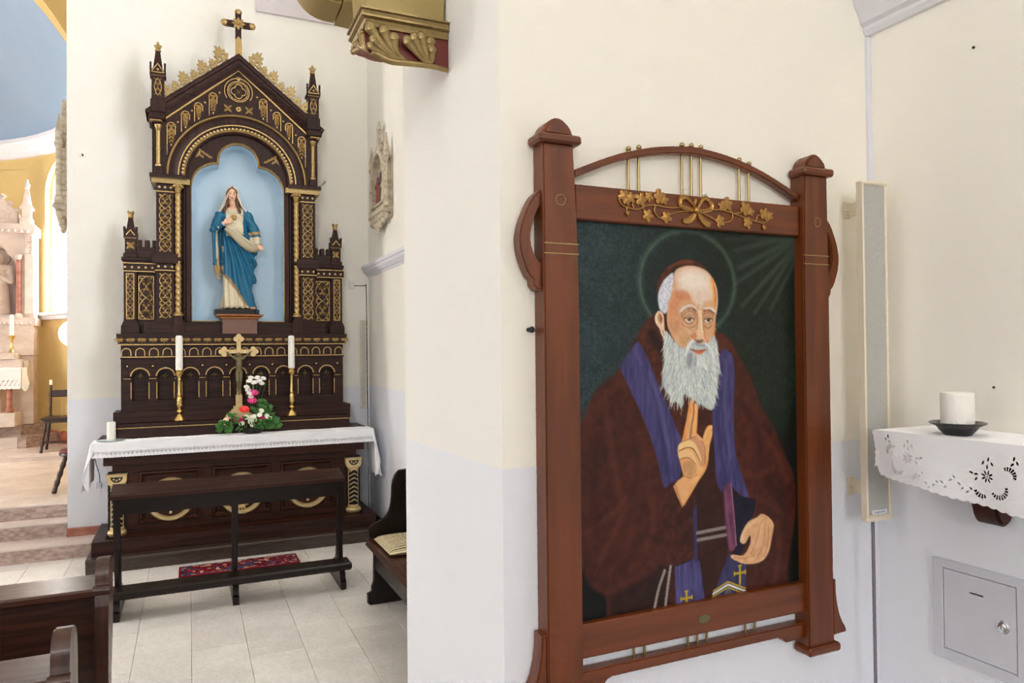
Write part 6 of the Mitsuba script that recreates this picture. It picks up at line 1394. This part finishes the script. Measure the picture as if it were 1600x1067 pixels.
for i in range(7):
    x, z = -2.19-.085*i, 3.77+.094*i
    H('crocket', cat_([ball(x, Y0+.02, z, .030, 1), ball(x+.026, Y0+.0, z+.012, .022, 1), ball(x+.004, Y0, z+.032, .022, 1)]))
H('pinnacle', cat_([bx(-2.15, -2.00, Y0-.07, Y0+.10, 3.57, 3.68, .008), bx(-2.125, -2.015, Y0-.05, Y0+.08, 3.66, 3.82, .005), prism([(-2.145, 3.80), (-1.995, 3.80), (-1.995, 3.83), (-2.07, 3.95), (-2.145, 3.83)], Y0-.07, Y0+.1)]))
H('spire', cat_([hull([(-2.07+a*w, Y0+.015+b*w, z) for z, w in ((3.84, .055), (4.15, .014)) for a in (-1, 1) for b in (-1, 1)]), ball(-2.07, Y0+.015, 4.12, .034, 1), ball(-2.07, Y0+.015, 4.18, .028, 1), ball(-2.07, Y0+.015, 4.22, .016, 1), bx(-2.11, -2.03, Y0, Y0+.03, 4.145, 4.165, .004)]))
H('retable_base', bx(-3.6, -1.985, Y0-.03, 12.33, 1.75, 2.20, .004)); H('base_cornice', sweep([(-1.985, 12.7), (-1.985, Y0-.03), (-3.6, Y0-.03)], [(-p, z) for p, z in ((-.02, 2.17), (.03, 2.18), (.04, 2.22), (.06, 2.24), (.06, 2.275), (-.02, 2.28))], 'xy'))
H('base_beads', cat_([ball(-2.02-.05*i, Y0-.07, 2.195, .017, 1) for i in range(16)]))
H('lower_block', bx(-3.6, -2.0, Y0+.02, 12.33, .79, 1.75, .004)); H('gradin', cat_([bx(-3.6, -2.16, Y0-.28, Y0+.02, 1.70, 1.785, .006), bx(-3.6, -2.10, Y0-.20, Y0+.02, 1.58, 1.70, .006), bx(-2.10, -2.04, Y0-.1, Y0+.05, 1.38, 1.68, .01)]))
H('altar_slab', bx(-3.6, -2.06, Y0-.44, Y0+.02, 1.50, 1.58, .006)); H('altar_block', bx(-3.4, -2.32, Y0-.30, Y0+.02, .79, 1.50, .004)); H('foot_block', bx(-3.4, -2.14, Y0-.40, Y0, .79, .98, .005))
H('marble_column', lathe([(.05, .98), (.05, 1.02), (.036, 1.04), (.036, 1.44), (.05, 1.47), (.05, 1.50)], 16, (-2.215, Y0-.33, 0)), 'red_marble', 40)
cl = thing('high_altar_cloth', 'white altar cloth with scalloped lace hem on the high altar', 'tablecloth')
put(cl, 'top', bx(-3.6, -2.05, Y0-.452, Y0-.21, 1.581, 1.587), 'linen')
sc = unary_union([sbox(-3.6, 1.32, -2.06, 1.586)]+[Point(-2.09-.052*i, 1.325).buffer(.028, 5) for i in range(29)])
sc = sc.difference(unary_union([Point(-2.08-.026*i, 1.355+.05*(i % 2)).buffer(.008, 4) for i in range(58)]+[Point(-2.067-.026*i, 1.38+.04*(i % 2)).buffer(.006, 4) for i in range(58)]))
put(cl, 'front_fall', prism(sc, Y0-.458, Y0-.454), 'linen')
put(cl, 'corner_fold', sheet(lambda u, v: (-2.055+.055*v*np.sin(u*PI)+.02*u, Y0-.45+.24*u-.03*v*np.sin(u*PI*2), 1.585-(.27+.05*np.sin(u*8))*v), 14, 14), 'linen', True)
ST = thing('saint_statue', 'pale stone saint with a wire halo in the high altar niche', 'statue')
sx, sy = -2.42, Y0+.16
J = {'f': (sx, sy, 2.36, .13), 'k': (sx, sy, 2.60, .11), 'w': (sx, sy, 2.80, .095), 'c': (sx, sy-.01, 2.94, .10), 'sl': (sx-.09, sy, 2.99, .055), 'sr': (sx+.10, sy, 2.98, .055), 'er': (sx+.135, sy-.05, 2.80, .045), 'hr': (sx+.02, sy-.12, 2.86, .03), 'el': (sx-.13, sy-.05, 2.80, .045), 'hl': (sx-.02, sy-.12, 2.90, .03)}
put(ST, 'robe', skin(J, [('f', 'k'), ('k', 'w'), ('w', 'c'), ('c', 'sl'), ('c', 'sr'), ('sr', 'er'), ('er', 'hr'), ('sl', 'el'), ('el', 'hl')], .03, 6), 'white_stone', True)
put(ST, 'head', cat_([ball(sx, sy-.02, 3.115, .062, 2, (.85, 1, 1.15)), ball(sx, sy-.075, 3.085, .03, 2), lathe([(.035, 3.0), (.03, 3.07)], 10, (sx, sy, 0)), ball(sx, sy-.083, 3.11, .012, 1)]), 'white_stone', True)
put(ST, 'halo', tube([(sx+.125*math.cos(a), sy+.02+.02*math.sin(a), 3.13+.125*math.sin(a)) for a in np.arange(30)/30*2*PI], .006, 6, True), 'dull_brass', True)
put(ST, 'base', bx(sx-.17, sx+.19, sy-.13, sy+.14, 2.285, 2.32, .005), 'white_stone')
for x, lab in ((-2.212, 'left of the edge'),):
    k = thing('candlestick', 'short brass candlestick on the high altar gradin', 'candlestick'); z = 1.787
    put(k, 'body', lathe([(.045, z), (.046, z+.01), (.03, z+.03), (.016, z+.05), (.022, z+.08), (.016, z+.10), (.016, z+.17), (.03, z+.20), (.042, z+.23), (.044, z+.24), (.03, z+.242)], 16, (x, Y0-.20, 0)), 'brass', 35)
    k = thing('candle', 'thick white candle on the high altar', 'candle'); put(k, 'shaft', lathe([(.026, z+.242), (.026, z+.51), (.02, z+.525), (.0, z+.52)], 16, (x, Y0-.20, 0)), 'wax', 40)
    put(k, 'wick', tube([(x, Y0-.2, z+.52), (x, Y0-.2, z+.545)], .002, 4), 'ink_black')
# turned chair and stool at the edge of the sanctuary
CH = thing('turned_chair', 'dark turned-leg chair with tall back posts at the sanctuary wall', 'chair')
cx, cy, z0 = -1.545, 11.12, .49
put(CH, 'seat', bx(cx-.20, cx+.22, cy-.22, cy+.20, z0+.415, z0+.45, .01), 'chair_wood')
put(CH, 'seat_rail', bx(cx-.17, cx+.19, cy-.18, cy+.16, z0+.38, z0+.415), 'chair_wood')
def turned(a, b, r):
    n = 25; t = np.linspace(0, 1, n); P = np.asarray(a)[None]*(1-t[:, None])+np.asarray(b)[None]*t[:, None]
    return tube(P, r*(1+.16*np.sin(t*PI*9)*(np.sin(t*PI) > .3)), 8)
for sx_, sy_ in ((-1, -1), (1, -1), (-1, 1), (1, 1)):
    put(CH, 'leg', turned((cx+sx_*.15, cy+sy_*.15, z0+.40), (cx+sx_*.20, cy+sy_*.20, z0), .018), 'chair_wood', True)
put(CH, 'stretcher', tube([(cx-.18, cy-.18, z0+.13), (cx+.18, cy-.18, z0+.13)], .012, 7), 'chair_wood', True)
for s in (-1, 1): put(CH, 'back_post', turned((cx+s*.12-.03, cy+.17, z0+.44), (cx+s*.12-.03, cy+.22, z0+.86), .016), 'chair_wood', True)
put(CH, 'back_rail', bx(cx-.14, cx+.10, cy+.19, cy+.23, z0+.70, z0+.79, .01), 'chair_wood')
single('small_white_candle', lathe([(.018, z0+.861), (.018, z0+.93), (.0, z0+.93)], 14, (cx-.15, cy+.222, 0)), 'wax', 'small white candle stub on the chair back post', 'candle', 35)
SO = thing('round_stool', 'dark splayed-leg stool with a dark red round seat behind the wall edge', 'stool')
tx, ty, tz = -1.04, 8.36, .389
mat('red_cushion', lin(96, 30, 34), .6)
put(SO, 'seat', lathe([(.0, tz+.36), (.13, tz+.36), (.145, tz+.37), (.14, tz+.39), (.0, tz+.39)], 28, (tx, ty, 0), False), 'chair_wood', 35)
put(SO, 'cushion', lathe([(.13, tz+.39), (.14, tz+.405), (.12, tz+.425), (.05, tz+.435), (.0, tz+.436)], 28, (tx, ty, 0), False), 'red_cushion', True)
for a in (200, 290, 20, 110):
    c_, s_ = math.cos(math.radians(a)), math.sin(math.radians(a))
    if tx+.19*c_ > -1.0: c_ = .1
    put(SO, 'leg', turned((tx+.08*c_, ty+.08*s_, tz+.37), (tx+.19*c_, ty+.19*s_, tz), .022), 'chair_wood', True)
GLB = thing('globe_lamp', 'round white glowing globe lamp on the yellow sanctuary wall', 'lamp')
g = ball(-1.315, 10.46, 2.02, .17, 3)
gk = put(GLB, 'globe', g, None, True)
scene[gk]['bsdf'] = {'type': 'diffuse', 'reflectance': {'type': 'rgb', 'value': [.8, .8, .78]}}
scene[gk]['emitter'] = {'type': 'area', 'radiance': {'type': 'rgb', 'value': list(GLOBE)}}
put(GLB, 'arm', tube([(-1.315, 10.46, 2.18), (-1.30, 10.47, 2.22), (-1.22, 10.50, 2.23), (-1.118, 10.53, 2.23)], .012, 8), 'brass', True)
# ---------------------------------------------------------------- painted statue in the niche
SM = thing('madonna_statue', 'painted statue of a veiled woman in a blue mantle, hand on her heart', 'statue')
mx, my, mz = .405, 7.325, 2.116
put(SM, 'plinth', prism(Polygon([(-.165, -.10), (.165, -.115), (.215, -.03), (.205, .10), (-.17, .10), (-.19, 0)]).buffer(.012), mz+.001, mz+.050, 'xy'), 'black_glaze')
sm_v = scene[f'{SM}__plinth']
m_ = prism(Polygon([(-.165, -.10), (.165, -.115), (.205, -.03), (.195, .10), (-.17, .10), (-.18, 0)]).buffer(.01), mz+.001, mz+.052, 'xy'); m_.apply_translation((mx, my, 0)); scene[f'{SM}__plinth'] = mikit.ply(m_, 'mat_black_wood_x')
E3 = m3.Manifold
def ell(cx, cy, cz, rx, ry, rz): return E3.sphere(1.0, 28).scale((rx, ry, rz)).translate((cx, cy, cz))
def hul(*s): return E3.batch_hull(list(s))
X = lambda dx: mx+dx
base_z = mz+.05
# skirt, hips, waist, chest, shoulders as overlapping hulls
b_ = [hul(ell(X(.020), my-.005, base_z+.015, .165, .105, .02), ell(X(.022), my, base_z+.33, .135, .092, .05)),
      hul(ell(X(.022), my, base_z+.33, .135, .092, .05), ell(X(.022), my, base_z+.60, .142, .088, .05)),
      hul(ell(X(.022), my, base_z+.60, .142, .088, .05), ell(X(.010), my+.005, base_z+.74, .112, .075, .04)),
      hul(ell(X(.010), my+.005, base_z+.74, .112, .075, .04), ell(X(-.005), my+.005, base_z+.90, .118, .072, .04)),
      hul(ell(X(-.125), my+.01, base_z+.895, .045, .055, .045), ell(X(.105), my+.01, base_z+.91, .045, .055, .045), ell(X(-.012), my, base_z+.965, .06, .045, .03)),
      hul(ell(X(-.012), my-.002, base_z+.965, .04, .036, .03), ell(X(-.024), my-.012, base_z+1.03, .032, .032, .03)),
      # viewer's left arm: shoulder, elbow, forearm up to the breast; its hanging sleeve
      hul(ell(X(-.130), my+.005, base_z+.895, .050, .058, .045), ell(X(-.182), my-.020, base_z+.755, .042, .055, .04)),
      hul(ell(X(-.178), my-.028, base_z+.765, .040, .045, .035), ell(X(-.120), my-.088, base_z+.800, .026, .026, .026)),
      hul(ell(X(-.185), my-.012, base_z+.755, .028, .05, .04), ell(X(-.165), my+.0, base_z+.42, .030, .045, .03)),
      hul(ell(X(-.165), my+.0, base_z+.46, .030, .045, .03), ell(X(-.140), my-.005, base_z+.30, .022, .035, .03)),
      # viewer's right arm: down and out
      hul(ell(X(.112), my+.005, base_z+.905, .050, .058, .045), ell(X(.185), my-.015, base_z+.745, .045, .055, .045)),
      hul(ell(X(.188), my-.018, base_z+.745, .044, .05, .045), ell(X(.200), my-.050, base_z+.660, .030, .034, .03)),
      hul(ell(X(.150), my+.02, base_z+.72, .05, .06, .06), ell(X(.150), my+.02, base_z+.30, .035, .05, .05))]
b_.append(hul(ell(X(-.148), my+.035, base_z+.84, .03, .035, .04), ell(X(-.140), my+.035, base_z+.36, .03, .035, .04), ell(X(.10), my+.035, base_z+.84, .03, .035, .04), ell(X(.10), my+.035, base_z+.30, .03, .035, .04)))
mm_ = E3.batch_boolean(b_, m3.OpType.Add).refine_to_length(.0085).to_mesh()
t_ = trimesh.Trimesh(mm_.vert_properties[:, :3], mm_.tri_verts, process=True)
trimesh.smoothing.filter_taubin(t_, iterations=14)
v = np.array(t_.vertices); nrm = np.array(t_.vertex_normals); u = v[:, 0]-mx; h = v[:, 2]-base_z; dpt = v[:, 1]-my
# hem of the mantle across the skirt: cream gown shows below and to the left of it
hem = np.interp(u, [-.2, -.085, -.05, .00, .05, .10, .14, .2], [.34, .325, .28, .215, .125, .045, .0, -.05])
gown = (h < hem) & (dpt < .06) & (u < .125)
edge_d = np.abs(h-hem)
# folds: radiating from the wearer's right hip in the mantle, nearly upright in the gown
ang = np.arctan2(u+.10, .86-h+.02)
f1 = np.sin(ang*46+.6*np.sin(h*9))
f2 = np.sin(u*118+h*6)
low = np.clip((.80-h)/.12, 0, 1)
disp = np.where(gown, .0085*f2*np.clip((.40-h)/.1, 0, 1), .0155*f1*low)-np.where(gown, .010, 0)
sleeve = (u < -.115) & (h < .78)
disp = np.where(sleeve & ~gown, .006*np.sin(u*190+h*10), disp)
armR = (u > .125) & (h > .62)
disp = np.where(armR | (h > .82), .004*np.sin(h*70+u*40), disp)
v += nrm*disp[:, None]; t_.vertices = v
blue_m, cream_m, trim_m, lining = np.array(lin(26, 98, 132)), np.array(lin(214, 204, 178)), np.array(lin(168, 140, 92)), np.array(lin(182, 172, 146))
colr = np.tile(blue_m, (len(v), 1))*(.86+.28*meshkit.fbm(v*30, 3)[:, None])
def paint_(mask, c): colr[mask] = c
paint_(gown, cream_m*1.0)
paint_(gown & (edge_d < .034) & (u < .13), trim_m)
paint_((~gown) & (edge_d < .012) & (u < .14) & (h < .36) & (dpt < .05), trim_m)
paint_(gown & (h < .035), lining)
chest = (np.abs(u+.002) < .075-.0*h) & (h > .70) & (h < .99) & (dpt < 0)
paint_(chest, cream_m)
paint_((np.abs(u+.012) < .07) & (h > .90) & (h < .955) & (dpt < .02), cream_m*.9)
paint_((h > .955) & (np.abs(u+.014) < .06), np.array(lin(226, 182, 152)))
paint_((u < -.118) & (u > -.168) & (dpt < -.03) & (h > .48) & (h < .745), lining)
paint_((u < -.10) & (h > .20) & (h < .60) & (dpt < -.02) & (np.abs(u+.132-.02*np.sin(h*12)) < .014), trim_m)
paint_((u < -.10) & (h < .42) & (h > .28) & (dpt < 0), trim_m)
paint_((u < -.095) & (h < .34) & (dpt < .02), lining)
paint_(armR & (h < .70) & (dpt < -.035), cream_m)
paint_(armR & (np.abs(h-.735-.15*(u-.17)) < .016) & (dpt < -.02), trim_m)
put(SM, 'robe', t_, 'painted_statue', True, color=colr)
def painted(name, m, c, sm=True): put(SM, name, m, 'painted_statue', sm, color=np.tile(np.asarray(lin(*c)), (len(m.vertices), 1)) if not isinstance(c, np.ndarray) else c)
# sash of turned-back mantle across the waist
sp_ = cr([(X(-.085), my-.085, base_z+.765), (X(-.045), my-.100, base_z+.735), (X(.02), my-.108, base_z+.672), (X(.09), my-.100, base_z+.612), (X(.155), my-.075, base_z+.590), (X(.205), my-.050, base_z+.605), (X(.215), my-.040, base_z+.645)], 7)
for off, r, c in ((0, .036, (176, 166, 140)), (.038, .030, (190, 182, 156)), (-.030, .012, (150, 128, 92))):
    q = sp_.copy(); q[:, 2] += off; q[:, 1] += abs(off)*.35-.004
    painted('mantle_sash', tube(q, np.interp(np.linspace(0, 1, len(q)), [0, .4, .8, 1], [.5, 1, 1, .6])*r, 10, flat=((0, 1, 0), .55)), c)
# head: face with features, hair, veil
hx, hy, hz = X(-.024), my-.020, base_z+1.095
H_ = E3.batch_boolean([ell(hx, hy, hz+.012, .046, .056, .060), hul(ell(hx, hy-.012, hz-.015, .040, .044, .035), ell(hx, hy-.020, hz-.052, .020, .022, .016))], m3.OpType.Add)
nose = hul(ell(hx, hy-.054, hz+.006, .004, .005, .005), ell(hx, hy-.064, hz-.017, .008, .007, .006))
H_ = (H_+nose+ell(hx, hy-.048, hz-.036, .011, .008, .006)).refine_to_length(.0032).to_mesh()
ft = trimesh.Trimesh(H_.vert_properties[:, :3], H_.tri_verts, process=True); trimesh.smoothing.filter_taubin(ft, iterations=6)
fv = np.array(ft.vertices); a_, b2 = fv[:, 0]-hx, fv[:, 2]-hz
front = fv[:, 1] < hy
for sgn in (-1, 1):
    d = np.hypot((a_-sgn*.0185)/.012, (b2-.008)/.008); fv[:, 1] += np.where(front, .005*np.exp(-d**2), 0)
ft.vertices = fv
fc = np.tile(np.asarray(lin(234, 192, 162)), (len(fv), 1))
for sgn in (-1, 1):
    e = front & (((a_-sgn*.0185)/.0105)**2+((b2-.006)/.0036)**2 < 1); fc[e] = lin(96, 66, 54)
    e = front & (((a_-sgn*.019)/.013)**2+((b2-.022-.02*np.abs(a_)*0)/.0026)**2 < 1); fc[e] = lin(140, 96, 70)
    e = front & (((a_-sgn*.026)/.012)**2+((b2+.018)/.012)**2 < 1); fc[e] = lin(232, 170, 146)
e = front & ((a_/.0115)**2+((b2+.0365)/.0045)**2 < 1); fc[e] = lin(190, 98, 88)
painted('face', ft, fc)
painted('neck', tube([(X(-.014), my-.004, base_z+.955), (hx, hy+.006, hz-.03)], .030, 14), (230, 188, 158))
hair = []
for s in (-1, 1):
    for k in range(5):
        q = cr([(hx+s*.006*k, hy-.030+.010*k, hz+.068-.004*k), (hx+s*(.034+.003*k), hy-.036+.012*k, hz+.035), (hx+s*(.044+.002*k), hy-.020+.010*k, hz-.02), (hx+s*(.046-.002*k), hy-.028+.008*k, hz-.085), (hx+s*(.062+.003*k), hy-.038+.008*k, hz-.145), (hx+s*(.070), hy-.045+.008*k, hz-.175)], 6)
        hair.append(tube(q, np.interp(np.linspace(0, 1, len(q)), [0, .3, .8, 1], [.006, .011, .011, .005]), 7))
painted('hair', cat_(hair), (94, 66, 46))
def veil_fn(grow):
    def fn(u_, v_):
        z = hz+.090-.30*v_
        rx = np.interp(v_, [0, .06, .2, .42, .65, .85, 1], [.010, .040, .060, .072, .095, .135, .16])+grow
        ry = np.interp(v_, [0, .06, .2, .42, .65, .85, 1], [.010, .045, .066, .066, .066, .070, .072])+grow
        a0 = np.interp(v_, [0, .10, .25, .5, .75, 1], [.02, .35, .62, .80, .95, 1.15])
        a = a0+(2*PI-2*a0)*u_
        wob = .006*np.sin(a*7)*np.clip(v_*2-.4, 0, 1)
        return hx+.012*v_+(rx+wob)*np.sin(a), hy+.012+.012*v_-(ry+wob)*np.cos(a), z+.02*np.sin(u_*PI)*0
    return fn
vm = sheet(veil_fn(.0), 46, 30, .006)
painted('veil', vm, (216, 208, 198))
# hands: palm, four fingers, thumb
def hand(name, P, D, U, L, curl):
    """P wrist, D direction of the fingers, U towards the thumb, L hand length."""
    P, D, U = (np.asarray(q, float) for q in (P, D, U)); D /= np.linalg.norm(D); U -= D*(U@D); U /= np.linalg.norm(U); N = np.cross(D, U)
    J, B = {}, []
    def j(n, p, r): J[n] = (*p, r)
    j('w', P, L*.13); j('p0', P+D*L*.36+U*L*.13, L*.095); j('p1', P+D*L*.36-U*L*.14, L*.085); B += [('w', 'p0'), ('w', 'p1'), ('p0', 'p1')]
    for k, (o, l) in enumerate(((.18, .88), (.065, 1.0), (-.055, .94), (-.165, .76))):
        a = P+D*L*.42+U*L*o; b = a+D*L*l*.30+N*curl*L*.08; c = b+D*L*l*.24+N*curl*L*.20
        j(f'a{k}', a, L*.062); j(f'b{k}', b, L*.054); j(f'c{k}', c, L*.044); B += [('p0' if k < 2 else 'p1', f'a{k}'), (f'a{k}', f'b{k}'), (f'b{k}', f'c{k}')]
    a = P+D*L*.14+U*L*.17; b = a+D*L*.20+U*L*.15+N*curl*L*.05; c = b+D*L*.20+U*L*.02+N*curl*L*.06
    j('t0', a, L*.075); j('t1', b, L*.06); j('t2', c, L*.047); B += [('w', 't0'), ('t0', 't1'), ('t1', 't2')]
    painted(name, skin(J, B, .0045, 4), (234, 192, 164))
painted('cuff', tube([(X(-.150), my-.062, base_z+.782), (X(-.100), my-.098, base_z+.812)], [.030, .022], 12), (220, 212, 188))
painted('cuff', tube([(X(.196), my-.045, base_z+.672), (X(.206), my-.068, base_z+.628)], [.030, .024], 12), (220, 212, 188))
hand('hand', (X(-.100), my-.100, base_z+.812), (.9, -.12, .42), (-.3, -.2, 1), .088, -.5)
hand('hand', (X(.207), my-.070, base_z+.622), (.35, -.45, -.55), (1, .2, .4), .085, .35)
painted('sacred_heart', cat_([ball(X(-.012), my-.090, base_z+.875, .017, 2, (1, .6, 1.1))]+[leaf(X(-.012), base_z+.875, my-.083, .034, .012, a*36, .006) for a in range(10)]), (176, 140, 78), False)
painted('foot', ball(X(.155), my-.098, base_z+.012, .026, 2, (1, 1.4, .6)), (196, 150, 118))
for k in [k for k in labels if k not in scene and not any(s.startswith(k+'__') for s in scene)]: del labels[k]
